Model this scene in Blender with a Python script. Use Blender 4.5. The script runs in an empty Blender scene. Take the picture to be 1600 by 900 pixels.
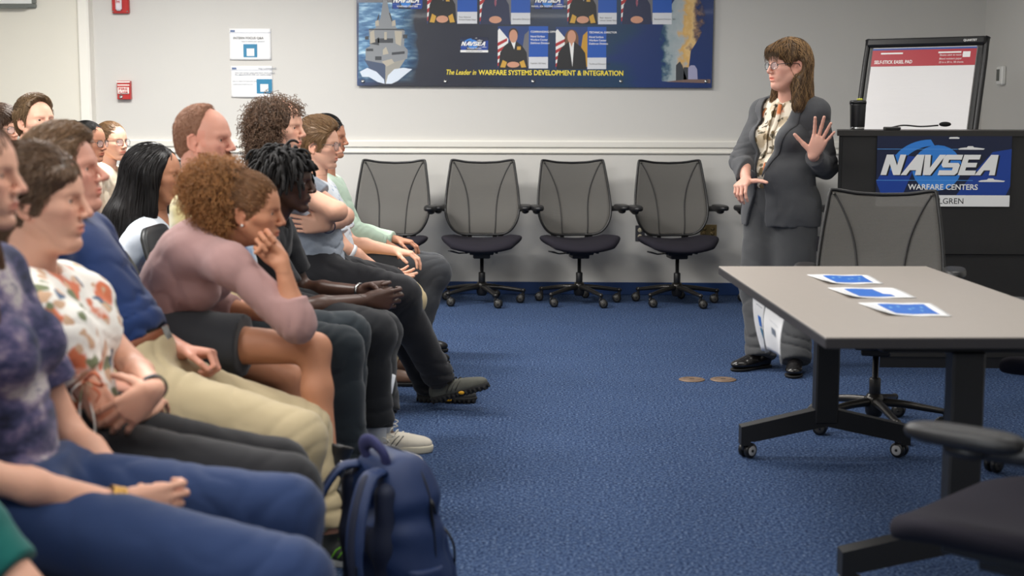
import bpy, math, random
import numpy as np
from mathutils import Vector, Matrix
R_ = math.radians
SC = bpy.context.scene
COL = SC.collection
# ---------------- camera, light, exposure ----------------
EYE = 1.33; FPX = 2222.0; PITCH = math.atan(272/FPX); YAW = R_(1.842); ROLL = R_(0.10)
cd = bpy.data.cameras.new('camera'); cam = bpy.data.objects.new('camera', cd); COL.objects.link(cam)
cd.sensor_width = 36.0; cd.lens = FPX/1600*36.0
CAMROT = Matrix.Rotation(YAW, 3, 'Z') @ Matrix.Rotation(math.pi/2-PITCH, 3, 'X') @ Matrix.Rotation(ROLL, 3, 'Z')
cam.location = (0, 0, EYE); cam.rotation_euler = CAMROT.to_euler()
cd.dof.use_dof = True; cd.dof.focus_distance = 7.7; cd.dof.aperture_fstop = 3.2
cd.clip_start = .05
SC.camera = cam
SC.view_settings.view_transform = 'Standard'; SC.view_settings.look = 'None'
SC.view_settings.gamma = 1.0; SC.view_settings.use_curve_mapping = False
SC.view_settings.exposure = 0.0
try:
    SC.cycles.use_denoising = True; SC.cycles.max_bounces = 7; SC.cycles.transparent_max_bounces = 12
except Exception: pass
w = bpy.data.worlds.new('world'); SC.world = w; w.use_nodes = True
w.node_tree.nodes['Background'].inputs[0].default_value = (.9, .95, 1, 1)
w.node_tree.nodes['Background'].inputs[1].default_value = .15
def area(name, loc, size, power, col=(1,.97,.92), target=None):
    l = bpy.data.lights.new(name, 'AREA'); l.shape = 'RECTANGLE'; l.size, l.size_y = size; l.energy = power; l.color = col
    o = bpy.data.objects.new(name, l); COL.objects.link(o); o.location = loc
    if target is not None:
        o.rotation_euler = (Vector(target)-Vector(loc)).to_track_quat('-Z', 'Y').to_euler()
    return o
CEIL = 2.75
LIGHTS = [  # x, y, watts : recessed ceiling panels
    (-2.5, 8.3, 128), (-2.4, 5.6, 92), (-2.3, 3.0, 52), (-.1, 8.3, 44), (-.1, 5.6, 34), (-.1, 3.0, 24),
    (1.9, 7.2, 12), (1.9, 4.2, 10), (-.1, .3, 30), (-2.3, .3, 45), (1.9, 1.0, 10)]
for i, (x, y, p) in enumerate(LIGHTS):
    area('ceiling_lamp_light', (x, y, CEIL-.03), (1.15, .55), p, (1, .975, .94), (x, y, 0))
# cool area light out of view, behind and to the left of the camera
area('left_area_light', (-4.2, -.6, 1.9), (2.6, 1.3), 70, (.86, .93, 1), (-.3, 6.0, .9))

def W(px, py, Y):
    """point of the room seen at photo pixel (px,py) at depth Y"""
    d = CAMROT @ Vector(((px-800)/FPX, (450-py)/FPX, -1.0))
    t = Y/d.y
    return Vector((d.x*t, Y, EYE+d.z*t))
# ---------------- naming ----------------
def tag(o, label=None, cat=None, group=None, kind=None):
    if label: o['label'] = label
    if cat: o['category'] = cat
    if group: o['group'] = group
    if kind: o['kind'] = kind
    return o
def empty(name, loc=(0,0,0), rz=0, label=None, cat=None, group=None):
    o = bpy.data.objects.new(name, None); COL.objects.link(o); o.location = loc; o.rotation_euler = (0,0,rz)
    o.empty_display_size = .1
    return tag(o, label, cat, group)
def copy_tree(o, parent=None):
    c = o.copy(); COL.objects.link(c)
    if parent is not None: c.parent = parent
    for ch in list(o.children): copy_tree(ch, c)
    return c
# ---------------- materials ----------------
def lin(c):
    return tuple(((v/255)/12.92 if v/255 <= .04045 else ((v/255+.055)/1.055)**2.4) for v in c[:3])
MATS = {}
def mat(name, col, rough=.6, metal=0, bump=0, bscale=60, vary=0, vscale=8, spec=.5, coat=0, sheen=0, alpha=1, emit=0, sss=0, attr=False, bstretch=(1,1,1), bdist=.002):
    if name in MATS: return MATS[name]
    m = bpy.data.materials.new(name); m.use_nodes = True; nt = m.node_tree; N = nt.nodes; L = nt.links
    b = N['Principled BSDF']; c = lin(col)
    b.inputs['Base Color'].default_value = (*c, 1); b.inputs['Roughness'].default_value = rough
    b.inputs['Metallic'].default_value = metal; b.inputs['Specular IOR Level'].default_value = spec
    b.inputs['Coat Weight'].default_value = coat; b.inputs['Sheen Weight'].default_value = sheen
    b.inputs['Alpha'].default_value = alpha
    if sss:
        b.inputs['Subsurface Weight'].default_value = sss; b.inputs['Subsurface Radius'].default_value = (1,.35,.2); b.inputs['Subsurface Scale'].default_value = .012
    if emit:
        b.inputs['Emission Color'].default_value = (*c,1); b.inputs['Emission Strength'].default_value = emit
    tc = N.new('ShaderNodeTexCoord'); src = None
    if vary:
        n = N.new('ShaderNodeTexNoise'); n.inputs['Scale'].default_value = vscale; n.inputs['Detail'].default_value = 4
        L.new(tc.outputs['Object'], n.inputs['Vector'])
        r = N.new('ShaderNodeMapRange'); r.inputs['From Min'].default_value = .25; r.inputs['From Max'].default_value = .75
        r.inputs['To Min'].default_value = 1-vary; r.inputs['To Max'].default_value = 1+vary; L.new(n.outputs['Fac'], r.inputs['Value'])
        mx = N.new('ShaderNodeVectorMath'); mx.operation = 'SCALE'; mx.inputs[0].default_value = c
        L.new(r.outputs[0], mx.inputs['Scale']); src = mx.outputs[0]
    if attr:
        a = N.new('ShaderNodeAttribute'); a.attribute_name = 'tint'
        mx = N.new('ShaderNodeVectorMath'); mx.operation = 'MULTIPLY'
        if src is None: mx.inputs[0].default_value = c
        else: L.new(src, mx.inputs[0])
        L.new(a.outputs['Color'], mx.inputs[1]); src = mx.outputs[0]
    if src is not None: L.new(src, b.inputs['Base Color'])
    if bump:
        n = N.new('ShaderNodeTexNoise'); n.inputs['Scale'].default_value = bscale; n.inputs['Detail'].default_value = 3
        mp = N.new('ShaderNodeMapping'); mp.inputs['Scale'].default_value = bstretch
        L.new(tc.outputs['Object'], mp.inputs[0]); L.new(mp.outputs[0], n.inputs['Vector'])
        bp = N.new('ShaderNodeBump'); bp.inputs['Strength'].default_value = bump; bp.inputs['Distance'].default_value = bdist
        L.new(n.outputs['Fac'], bp.inputs['Height']); L.new(bp.outputs[0], b.inputs['Normal'])
    MATS[name] = m; return m
def nodes(m):
    return m.node_tree.nodes, m.node_tree.links, m.node_tree.nodes['Principled BSDF']
def ramp(N, stops, interp='LINEAR'):
    r = N.new('ShaderNodeValToRGB'); r.color_ramp.interpolation = interp; e = r.color_ramp.elements
    while len(e) < len(stops): e.new(.5)
    for k, (p, c) in enumerate(stops): e[k].position = p; e[k].color = (*lin(c), 1)
    return r
# ---------------- mesh making ----------------
def link(name, me, m=None, parent=None, smooth=True):
    o = bpy.data.objects.new(name, me); COL.objects.link(o)
    if m is not None:
        for mm in (m if isinstance(m, (list, tuple)) else [m]): me.materials.append(mm)
    if parent is not None: o.parent = parent
    if smooth: me.polygons.foreach_set('use_smooth', [True]*len(me.polygons))
    return o
def raw(name, V, F):
    me = bpy.data.meshes.new(name)
    me.from_pydata([tuple(v) for v in V], [], [tuple(f) for f in F]); me.update(); return me
def fastmesh(name, V, Q, tint=None, n=4):
    """V (n,3) array, Q (m,n) array"""
    V = np.asarray(V, np.float32); Q = np.asarray(Q, np.int32); n = Q.shape[1]
    me = bpy.data.meshes.new(name)
    me.vertices.add(len(V)); me.vertices.foreach_set('co', V.ravel())
    me.loops.add(Q.size); me.loops.foreach_set('vertex_index', Q.ravel())
    me.polygons.add(len(Q)); me.polygons.foreach_set('loop_start', np.arange(0, Q.size, n, dtype=np.int32))
    try: me.polygons.foreach_set('loop_total', np.full(len(Q), n, np.int32))
    except Exception: pass
    if tint is not None:
        a = me.color_attributes.new('tint', 'FLOAT_COLOR', 'POINT')
        t = np.ones((len(V), 4), np.float32); t[:, :3] = tint; a.data.foreach_set('color', t.ravel())
    me.update(calc_edges=True); me.validate()
    me.polygons.foreach_set('use_smooth', np.ones(len(me.polygons), bool))
    return me
class MB:
    """collects pieces into ONE mesh"""
    def __init__(s): s.V = []; s.F = []; s.S = []
    def add(s, V, F, smooth=False, M=None):
        o = len(s.V)
        for v in V:
            v = Vector(v); s.V.append(M @ v if M is not None else v)
        for f in F: s.F.append([i+o for i in f]); s.S.append(smooth)
        return s
    def box(s, lo, hi, b=.0, M=None):
        lo = Vector(lo); hi = Vector(hi)
        b = min(b, *( (hi[i]-lo[i])*.49 for i in range(3)))
        if b <= 0:
            V = [(x,y,z) for x in (lo.x,hi.x) for y in (lo.y,hi.y) for z in (lo.z,hi.z)]
            F = [(0,1,3,2),(4,6,7,5),(0,4,5,1),(2,3,7,6),(0,2,6,4),(1,5,7,3)]
            return s.add(V, F, False, M)
        # bevelled box: 24 verts
        V = []; idx = {}
        for i, x in enumerate((lo.x,hi.x)):
            for j, y in enumerate((lo.y,hi.y)):
                for k, z in enumerate((lo.z,hi.z)):
                    sx, sy, sz = (1-2*i)*b, (1-2*j)*b, (1-2*k)*b
                    for a, p in enumerate(((x, y+sy, z+sz), (x+sx, y, z+sz), (x+sx, y+sy, z))):
                        idx[i,j,k,a] = len(V); V.append(p)
        F = []
        for i in (0,1): F.append([idx[i,0,0,0], idx[i,0,1,0], idx[i,1,1,0], idx[i,1,0,0]][::(1 if i==0 else -1)])
        for j in (0,1): F.append([idx[0,j,0,1], idx[1,j,0,1], idx[1,j,1,1], idx[0,j,1,1]][::(1 if j==0 else -1)])
        for k in (0,1): F.append([idx[0,0,k,2], idx[0,1,k,2], idx[1,1,k,2], idx[1,0,k,2]][::(1 if k==0 else -1)])
        for i in (0,1):
            for j in (0,1): F.append([idx[i,j,0,0], idx[i,j,0,1], idx[i,j,1,1], idx[i,j,1,0]][::(1 if (i+j)%2==0 else -1)])
        for i in (0,1):
            for k in (0,1): F.append([idx[i,0,k,0], idx[i,1,k,0], idx[i,1,k,2], idx[i,0,k,2]][::(1 if (i+k)%2==0 else -1)])
        for j in (0,1):
            for k in (0,1): F.append([idx[0,j,k,1], idx[0,j,k,2], idx[1,j,k,2], idx[1,j,k,1]][::(1 if (j+k)%2==0 else -1)])
        for i in (0,1):
            for j in (0,1):
                for k in (0,1): F.append([idx[i,j,k,0], idx[i,j,k,1], idx[i,j,k,2]][::(1 if (i+j+k)%2==1 else -1)])
        return s.add(V, F, False, M)
    def tube(s, pts, r, n=10, cap=True, flat=None, M=None, closed=False):
        pts = [Vector(p) for p in pts]; m = len(pts)
        rs = [r]*m if not hasattr(r, '__len__') else list(r)
        up = None; V = []
        for i, p in enumerate(pts):
            if closed: t = pts[(i+1)%m]-pts[i-1]
            else: t = (pts[min(i+1,m-1)]-pts[max(i-1,0)])
            t = t.normalized()
            if up is None:
                up = Vector((0,0,1)) if abs(t.z) < .9 else Vector((1,0,0))
            up = (up - t*up.dot(t)).normalized(); sd = t.cross(up)
            fx, fy = flat if flat else (1,1)
            for k in range(n):
                a = 2*math.pi*k/n
                V.append(p + sd*(math.cos(a)*rs[i]*fx) + up*(math.sin(a)*rs[i]*fy))
        F = []
        for i in range(m if closed else m-1):
            for k in range(n):
                a = i*n+k; b = i*n+(k+1)%n; j = (i+1)%m
                F.append((a, b, j*n+(k+1)%n, j*n+k))
        if cap and not closed: F.append(list(range(n))[::-1]); F.append([(m-1)*n+k for k in range(n)])
        return s.add(V, F, True, M)
    def lathe(s, prof, n=24, M=None, caps=True):
        V = []; F = []
        for r, z in prof:
            for k in range(n): a = 2*math.pi*k/n; V.append((r*math.cos(a), r*math.sin(a), z))
        for i in range(len(prof)-1):
            for k in range(n): F.append((i*n+k, i*n+(k+1)%n, (i+1)*n+(k+1)%n, (i+1)*n+k))
        if caps: F.append(list(range(n))[::-1]); F.append([(len(prof)-1)*n+k for k in range(n)])
        return s.add(V, F, True, M)
    def prism(s, poly, lo, hi, M=None, smooth=False):
        """poly in XY extruded along Z lo..hi"""
        n = len(poly); V = [(x,y,lo) for x,y in poly]+[(x,y,hi) for x,y in poly]
        a = sum(poly[i][0]*poly[(i+1)%n][1]-poly[(i+1)%n][0]*poly[i][1] for i in range(n))
        F = [list(range(n))[::-1], list(range(n,2*n))]+[(i,(i+1)%n,(i+1)%n+n,i+n) for i in range(n)]
        if a < 0: F = [f[::-1] for f in F]
        return s.add(V, F, smooth, M)
    def ellipsoid(s, c, r, n=16, m=10, M=None):
        V = []; F = []
        for i in range(m+1):
            t = math.pi*i/m
            for k in range(n):
                a = 2*math.pi*k/n
                V.append((c[0]+r[0]*math.sin(t)*math.cos(a), c[1]+r[1]*math.sin(t)*math.sin(a), c[2]-r[2]*math.cos(t)))
        for i in range(m):
            for k in range(n): F.append((i*n+k, i*n+(k+1)%n, (i+1)*n+(k+1)%n, (i+1)*n+k))
        return s.add(V, F, True, M)
    def build(s, name, m, parent=None):
        me = raw(name, s.V, s.F)
        me.polygons.foreach_set('use_smooth', s.S)
        o = link(name, me, m, parent, smooth=False)
        if any(s.S) and not all(s.S):
            try: me.set_sharp_from_angle(angle=R_(40))
            except Exception: pass
        return o
def crv(pts, n=8):
    """Catmull-Rom through pts"""
    P = [Vector(p) for p in pts]; P = [P[0]*2-P[1]]+P+[P[-1]*2-P[-2]]; out = []
    for i in range(1, len(P)-2):
        for k in range(n):
            t = k/n; a,b,c,d = P[i-1],P[i],P[i+1],P[i+2]
            out.append(.5*((2*b)+(c-a)*t+(2*a-5*b+4*c-d)*t*t+(3*b-a-3*c+d)*t**3))
    out.append(P[-2]); return out
def frame(o, x, y=None, z=None):
    """matrix with axes x, z given"""
    x = Vector(x).normalized(); z = Vector(z) if z is not None else Vector((0,0,1))
    z = (z - x*z.dot(x)).normalized(); y = z.cross(x)
    M = Matrix((x, y, z)).transposed().to_4x4(); M.translation = Vector(o); return M
# ---------------- implicit surfaces ----------------
def smin(a, b, k):
    if k <= 1e-6: return np.minimum(a, b)
    h = np.clip(.5+.5*(b-a)/k, 0, 1); return b+(a-b)*h-k*h*(1-h)
def _pl(d, x, y, z, cuts):
    for p, n in cuts or ():
        d = np.maximum(d, (x-p[0])*n[0]+(y-p[1])*n[1]+(z-p[2])*n[2])
    return d
def A3(v): return np.array([float(v[0]), float(v[1]), float(v[2])])
def cap(a, b, ra, rb=None, k=.012, flat=None, op='u', cuts=None):
    a = A3(a); b = A3(b); rb = ra if rb is None else rb; ab = b-a; L = max(1e-9, float(ab@ab))
    ax = None
    if flat is not None: ax = A3(Vector(flat[0]).normalized()); q = 1/flat[1]**2-1
    def f(x, y, z):
        px, py, pz = x-a[0], y-a[1], z-a[2]
        t = np.clip((px*ab[0]+py*ab[1]+pz*ab[2])/L, 0, 1)
        px = px-t*ab[0]; py = py-t*ab[1]; pz = pz-t*ab[2]
        d2 = px*px+py*py+pz*pz
        if ax is not None: u = px*ax[0]+py*ax[1]+pz*ax[2]; d2 = d2+u*u*q
        return _pl(np.sqrt(np.maximum(d2, 0))-(ra+(rb-ra)*t), x, y, z, cuts)
    m = max(ra, rb)*(flat[1] if flat and flat[1] > 1 else 1)
    return (op, f, np.minimum(a, b)-m, np.maximum(a, b)+m, k)
def ell(c, r, R=None, k=.012, op='u', cuts=None):
    c = A3(c); r = [float(v) for v in r]; R = np.eye(3) if R is None else np.array([[float(R[i][j]) for j in range(3)] for i in range(3)])  # columns = axes
    def f(x, y, z):
        px, py, pz = x-c[0], y-c[1], z-c[2]
        u = (px*R[0,0]+py*R[1,0]+pz*R[2,0]); v = (px*R[0,1]+py*R[1,1]+pz*R[2,1]); w_ = (px*R[0,2]+py*R[1,2]+pz*R[2,2])
        k0 = np.sqrt((u/r[0])**2+(v/r[1])**2+(w_/r[2])**2); k1 = np.sqrt((u/r[0]**2)**2+(v/r[1]**2)**2+(w_/r[2]**2)**2)
        return _pl(k0*(k0-1)/np.maximum(k1, 1e-6), x, y, z, cuts)
    e = np.abs(R)@np.array(r); return (op, f, c-e, c+e, k)
def plane_cut(p, n, lo, hi, k=0):
    """removes everything on the +n side inside lo..hi"""
    p = A3(p); n = A3(Vector(n).normalized())
    def f(x, y, z): return -((x-p[0])*n[0]+(y-p[1])*n[1]+(z-p[2])*n[2])
    return ('s', f, A3(lo), A3(hi), k)
def evalp(ops, P):
    x, y, z = P[:,0], P[:,1], P[:,2]; D = np.full(len(P), 1.0)
    for op, f, lo, hi, k in ops:
        d = f(x, y, z)
        D = smin(D, d, k) if op == 'u' else -smin(-D, d, k)
    return D
def evalg(ops, lo, hi, h, disp=None):
    n = [max(2, int(math.ceil((hi[i]-lo[i])/h))+1) for i in range(3)]
    ax = [lo[i]+h*np.arange(n[i]) for i in range(3)]
    D = np.full(n, 1.0)
    for op, f, l, u, k in ops:
        m = k+4*h
        sl = [slice(max(0, int((l[i]-m-lo[i])/h)), max(0, min(n[i], int((u[i]+m-lo[i])/h)+2))) for i in range(3)]
        if any(s.stop <= s.start for s in sl): continue
        x = ax[0][sl[0]][:,None,None]; y = ax[1][sl[1]][None,:,None]; z = ax[2][sl[2]][None,None,:]
        d = f(x, y, z); D0 = D[sl[0], sl[1], sl[2]]
        D[sl[0], sl[1], sl[2]] = smin(D0, d, k) if op == 'u' else -smin(-D0, d, k)
    if disp is not None:
        I = np.nonzero(np.abs(D) < 5*h+.02)
        P = np.stack([ax[i][I[i]] for i in range(3)], 1)
        D[I] += disp(P)
    return D
def nets(D, lo, h):
    """surface nets -> verts, quads"""
    s = D < 0; nx, ny, nz = D.shape
    c = np.zeros((nx-1, ny-1, nz-1), np.int8)
    for i in (0,1):
        for j in (0,1):
            for k in (0,1): c += s[i:nx-1+i, j:ny-1+j, k:nz-1+k]
    act = (c > 0) & (c < 8); I = np.argwhere(act)
    if not len(I): return np.zeros((0,3)), np.zeros((0,4), int)
    idx = np.full(act.shape, -1, np.int64); idx[I[:,0],I[:,1],I[:,2]] = np.arange(len(I))
    acc = np.zeros((len(I),3)); cnt = np.zeros(len(I))
    cor = [(i,j,k) for i in (0,1) for j in (0,1) for k in (0,1)]
    vals = {q: D[I[:,0]+q[0], I[:,1]+q[1], I[:,2]+q[2]] for q in cor}
    for q in cor:
        for a in range(3):
            if q[a] == 0:
                q2 = list(q); q2[a] = 1; q2 = tuple(q2)
                v0, v1 = vals[q], vals[q2]; m = (v0 < 0) != (v1 < 0)
                t = np.where(m, v0/np.where(m, v0-v1, 1), 0)
                p = np.zeros((len(I),3)); p[:] = q; p[:,a] += t
                acc += p*m[:,None]; cnt += m
    V = (I+acc/cnt[:,None])*h+np.asarray(lo)
    Q = []
    for a in range(3):
        b, c_ = (a+1)%3, (a+2)%3
        s0 = [slice(1,-1)]*3; s0[a] = slice(0,-1); s1 = list(s0); s1[a] = slice(1,None)
        S0 = s[tuple(s0)]; S1 = s[tuple(s1)]
        E = np.argwhere(S0 != S1)
        if not len(E): continue
        inside = S0[E[:,0],E[:,1],E[:,2]]
        G = E.copy(); G[:,b] += 1; G[:,c_] += 1
        def ix(db, dc):
            g = G.copy(); g[:,b] -= db; g[:,c_] -= dc; return idx[g[:,0],g[:,1],g[:,2]]
        q = np.stack([ix(0,0), ix(1,0), ix(1,1), ix(0,1)], 1)
        q = np.where(inside[:,None], q, q[:,::-1]); Q.append(q)
    Q = np.concatenate(Q); Q = Q[(Q >= 0).all(1)]
    return V, Q
def bounds(ops):
    u = [o for o in ops if o[0] == 'u']
    return np.min([o[2] for o in u], 0), np.max([o[3] for o in u], 0)
def sdf(ops, h, disp=None, lo=None, hi=None):
    if lo is None: lo, hi = bounds(ops); lo = lo-.03-2*h; hi = hi+.03+2*h
    D = evalg(ops, lo, hi, h, disp); return nets(D, lo, h)
def sdf_obj(name, ops, h, m, parent=None, disp=None, tintf=None):
    V, Q = sdf(ops, h, disp)
    return link(name, fastmesh(name, V, Q, tintf(V) if tintf else None), m, parent)
def sdf_multi(ops, h, fine, disp=None):
    """one field meshed at several resolutions: fine = [(lo,hi,h)]"""
    lo, hi = bounds(ops); lo = lo-.03-2*h; hi = hi+.03+2*h
    V, Q = nets(evalg(ops, lo, hi, h, disp), lo, h); Vs = [V]; Qs = []
    cen = V[Q].mean(1); keep = np.ones(len(Q), bool)
    for l, u, hf in fine: keep &= ~((cen > l+hf).all(1) & (cen < u-hf).all(1))
    Qs.append(Q[keep]); n = len(V)
    for i, (l, u, hf) in enumerate(fine):
        l2 = l-2*hf; u2 = u+2*hf
        V2, Q2 = nets(evalg(ops, l2, u2, hf, disp), l2, hf)
        if not len(Q2): continue
        c2 = V2[Q2].mean(1); kp = (c2 > l).all(1) & (c2 < u).all(1)
        for l3, u3, _ in fine[:i]: kp &= ~((c2 > l3).all(1) & (c2 < u3).all(1))
        Vs.append(V2); Qs.append(Q2[kp]+n); n += len(V2)
    V = np.concatenate(Vs); Q = np.concatenate(Qs)
    used = np.unique(Q); rem = np.full(len(V), -1); rem[used] = np.arange(len(used))
    return V[used], rem[Q]
def wave(P, freq, seed, n=5):
    r = np.random.RandomState(seed); o = 0
    for i in range(n):
        d = r.normal(size=3); d /= np.linalg.norm(d)
        o = o+np.sin((P@d)*freq*(.6+.9*r.rand())+r.rand()*6.28+1.3*np.sin((P@r.normal(size=3))*freq*.35))
    return o/n
def tubes(P, rad, col=None, n=3):
    """P (N,S,3) polylines, rad (N,S) -> verts, quads"""
    N, S, _ = P.shape
    T = np.gradient(P, axis=1); T /= np.linalg.norm(T, axis=2, keepdims=True)+1e-9
    ref = np.zeros_like(T); ref[...,1] = 1; bad = np.abs(T[...,1]) > .9; ref[bad] = (1,0,0)
    A = np.cross(T, ref); A /= np.linalg.norm(A, axis=2, keepdims=True)+1e-9; B = np.cross(T, A)
    V = np.stack([P+A*(rad*math.cos(2*math.pi*k/n))[...,None]+B*(rad*math.sin(2*math.pi*k/n))[...,None] for k in range(n)], 2)
    i = np.arange(N)[:,None,None]*S*n; s = np.arange(S-1)[None,:,None]*n; k = np.arange(n)[None,None,:]
    a = i+s+k; b = i+s+(k+1)%n
    Q = np.stack([a, b, b+n, a+n], -1).reshape(-1,4)
    t = None if col is None else np.repeat(col, S*n, axis=0)
    return V.reshape(-1,3), Q, t
# ---------------- lettering ----------------
def text(name, s, M, size, m, parent=None, bold=0, shear=0, align='LEFT', width=None, ext=.0004, space=1):
    c = bpy.data.curves.new(name, 'FONT'); c.body = s; c.size = size; c.offset = bold*size; c.shear = shear
    c.align_x = align; c.extrude = ext; c.space_character = space; c.resolution_u = 3
    o = bpy.data.objects.new(name, c); COL.objects.link(o); c.materials.append(m)
    bpy.context.view_layer.update(); dg = bpy.context.evaluated_depsgraph_get()
    me = bpy.data.meshes.new_from_object(o.evaluated_get(dg)); bpy.data.objects.remove(o); me.name = name
    if not me.materials: me.materials.append(m)
    if width:
        xs = [v.co.x for v in me.vertices]; me.transform(Matrix.Diagonal((width/max(1e-6, max(xs)-min(0, min(xs))), 1, 1, 1)))
    o = bpy.data.objects.new(name, me); COL.objects.link(o)
    if parent is not None: o.parent = parent
    o.matrix_local = M
    return o
# ================= the setting =================
YW = 10.5; XL = -3.42; XR = 3.07; XLL = -4.7; YB = -2.2; YBAY = 10.42
def adopt(o, root):
    """child built in world coordinates under a moved empty"""
    o.parent = root; o.matrix_parent_inverse = (Matrix.Translation(root.location) @ Matrix.Rotation(root.rotation_euler.z, 4, 'Z')).inverted()
    return o
def rootat(name, loc, label, cat, group=None): return empty(name, loc, 0, label, cat, group)
wallp = mat('wall_paint', (205,203,198), rough=.75, bump=.12, bscale=130, vary=.012, vscale=1.5, spec=.3)
creamp = mat('cream_paint', (222,218,206), rough=.7, bump=.1, bscale=130, vary=.015, vscale=1.2, spec=.3)
trimp = mat('trim_paint', (232,229,220), rough=.45, spec=.5)
bluep = mat('blue_baseboard', (14,52,104), rough=.5)
ceilp = mat('ceiling_tile', (225,224,218), rough=.9, bump=.3, bscale=200)
# carpet: navy cut pile with light and dark flecks
cm = mat('carpet', (60,82,118), rough=.95, spec=.1); N, L, B = nodes(cm)
tc = N.new('ShaderNodeTexCoord')
n1 = N.new('ShaderNodeTexNoise'); n1.inputs['Scale'].default_value = 95; n1.inputs['Detail'].default_value = 5; n1.inputs['Roughness'].default_value = .75
n2 = N.new('ShaderNodeTexNoise'); n2.inputs['Scale'].default_value = 3.0; n2.inputs['Detail'].default_value = 3
L.new(tc.outputs['Object'], n1.inputs['Vector']); L.new(tc.outputs['Object'], n2.inputs['Vector'])
rp = ramp(N, [(.36,(16,26,46)), (.46,(40,56,88)), (.53,(58,78,112)), (.60,(92,110,138)), (.70,(140,150,168))])
L.new(n1.outputs['Fac'], rp.inputs[0])
mr = N.new('ShaderNodeMapRange'); mr.inputs['To Min'].default_value = .86; mr.inputs['To Max'].default_value = 1.12; L.new(n2.outputs['Fac'], mr.inputs['Value'])
vm = N.new('ShaderNodeVectorMath'); vm.operation = 'SCALE'; L.new(rp.outputs[0], vm.inputs[0]); L.new(mr.outputs[0], vm.inputs['Scale']); L.new(vm.outputs[0], B.inputs['Base Color'])
bp = N.new('ShaderNodeBump'); bp.inputs['Strength'].default_value = .8; bp.inputs['Distance'].default_value = .004
L.new(n1.outputs['Fac'], bp.inputs['Height']); L.new(bp.outputs[0], B.inputs['Normal'])
def struct(name, mb, m): return tag(mb.build(name, m), kind='structure')
struct('floor', MB().box((XLL-.1, YB-.1, -.1), (XR+.1, YW+.1, 0)), cm)
struct('ceiling', MB().box((XLL-.1, YB-.1, CEIL), (XR+.1, YW+.1, CEIL+.1)), ceilp)
struct('wall_back', MB().box((XL, YW, 0), (XR+.1, YW+.12, CEIL)), wallp)
struct('wall_back_bay', MB().box((XLL-.1, YBAY, 0), (XL-.085, YW+.12, CEIL)), creamp)
struct('wall_right', MB().box((XR, YB, 0), (XR+.1, YW, CEIL)), wallp)
struct('wall_left', MB().box((XLL-.1, YB, 0), (XLL, YBAY, CEIL)), creamp)
struct('wall_front', MB().box((XLL-.1, YB-.1, 0), (XR+.1, YB, CEIL)), wallp)
struct('trim_corner', MB().box((XL-.085, YBAY-.03, 0), (XL, YW+.02, CEIL), .012), trimp)
# chair rail in profile, running along the back wall
prof = [(0,1.108),(-.030,1.108),(-.034,1.100),(-.030,1.062),(-.014,1.050),(-.014,1.032),(-.020,1.028),(-.020,1.018),(-.008,1.010),(0,1.010)]
V = []; n = len(prof)
for x in (XL, XR):
    for y, z in prof: V.append((x, YW+y, z+.028))
F = [(i,(i+1)%n,(i+1)%n+n,i+n) for i in range(n)]+[list(range(n)), list(range(n,2*n))[::-1]]
mbr = MB().add(V, F); struct('trim_chair_rail', mbr, trimp)
struct('baseboard_back', MB().box((XL, YW-.012, 0), (XR, YW, .092), .003), bluep)
struct('baseboard_right', MB().box((XR-.012, YB, 0), (XR, YW-.012, .092), .003), bluep)
# ceiling light fittings
white = mat('white_plastic', (228,228,224), rough=.4)
lampm = mat('lamp_diffuser', (255,250,238), emit=1.2, rough=.5)
for i, (x, y, p) in enumerate(LIGHTS):
    o = MB().box((-.59,-.29,.008),(.59,.29,.018)).build('trim_%d' % (i+1), lampm); o.location = (x,y,CEIL-.02); tag(o, kind='structure')
def WM(x, y, z): return Matrix(((1,0,0,x),(0,0,-1,y),(0,1,0,z),(0,0,0,1)))   # lies on a wall that faces the camera
# ---------- flat artwork helper ----------
def ink(name, c, rough=.45): return mat('ink_'+name, c, rough=rough)
def flat(mb, poly, lay, M=None): # poly in wall XY at print layer lay
    return mb.prism(poly, .0002*lay, .0002*lay+.0002, M)
def rect(x0, y0, x1, y1): return [(x0,y0),(x1,y0),(x1,y1),(x0,y1)]
def oval(cx, cy, rx, ry, n=24, a0=0, a1=360):
    return [(cx+rx*math.cos(R_(a0+(a1-a0)*i/n)), cy+ry*math.sin(R_(a0+(a1-a0)*i/n))) for i in range(n+(0 if a1-a0 >= 360 else 1))]
inkW = ink('white', (236,236,234)); inkK = ink('black', (22,22,26)); inkB = ink('royal', (20,84,176)); inkD = ink('midnight', (14,26,58)); inkN = ink('navy', (16,40,96))
# wordmark drawn letter by letter (unit height, sheared)
def wordmark():
    t = .30; L_ = {}
    L_['N'] = ([(0,0),(t,0),(t,.55),(.66,0),(1,0),(1,1),(1-t,1),(1-t,.47),(.34,1),(0,1)], 1.0)
    L_['A'] = ([(0,0),(.30,0),(.40,.24),(.72,.24),(.74,0),(1.04,0),(.90,1),(.52,1)], 1.04)
    L_['V'] = ([(.22,0),(.60,0),(1.08,1),(.76,1),(.46,.36),(.30,1),(0,1)], 1.04)
    L_['S'] = ([(0,0),(.86,0),(.98,.12),(.98,.50),(.88,.60),(.34,.60),(.34,.76),(.98,.76),(.98,1),(.14,1),(.03,.88),(.03,.50),(.14,.38),(.66,.38),(.66,.24),(0,.24)], 1.0)
    L_['E'] = ([(0,0),(.86,0),(.86,.23),(.30,.23),(.30,.39),(.80,.39),(.80,.61),(.30,.61),(.30,.77),(.86,.77),(.86,1),(0,1)], .88)
    out = []; x = 0
    for ch, dx in (('N',1.04),('A',.93),('V',.98),('S',1.04),('E',.86),('A',1.04)):
        out.append([(px+x+.30*py, py) for px, py in L_[ch][0]]); x += dx
    return out, x+.2
MARK, MARKW = wordmark()
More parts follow.
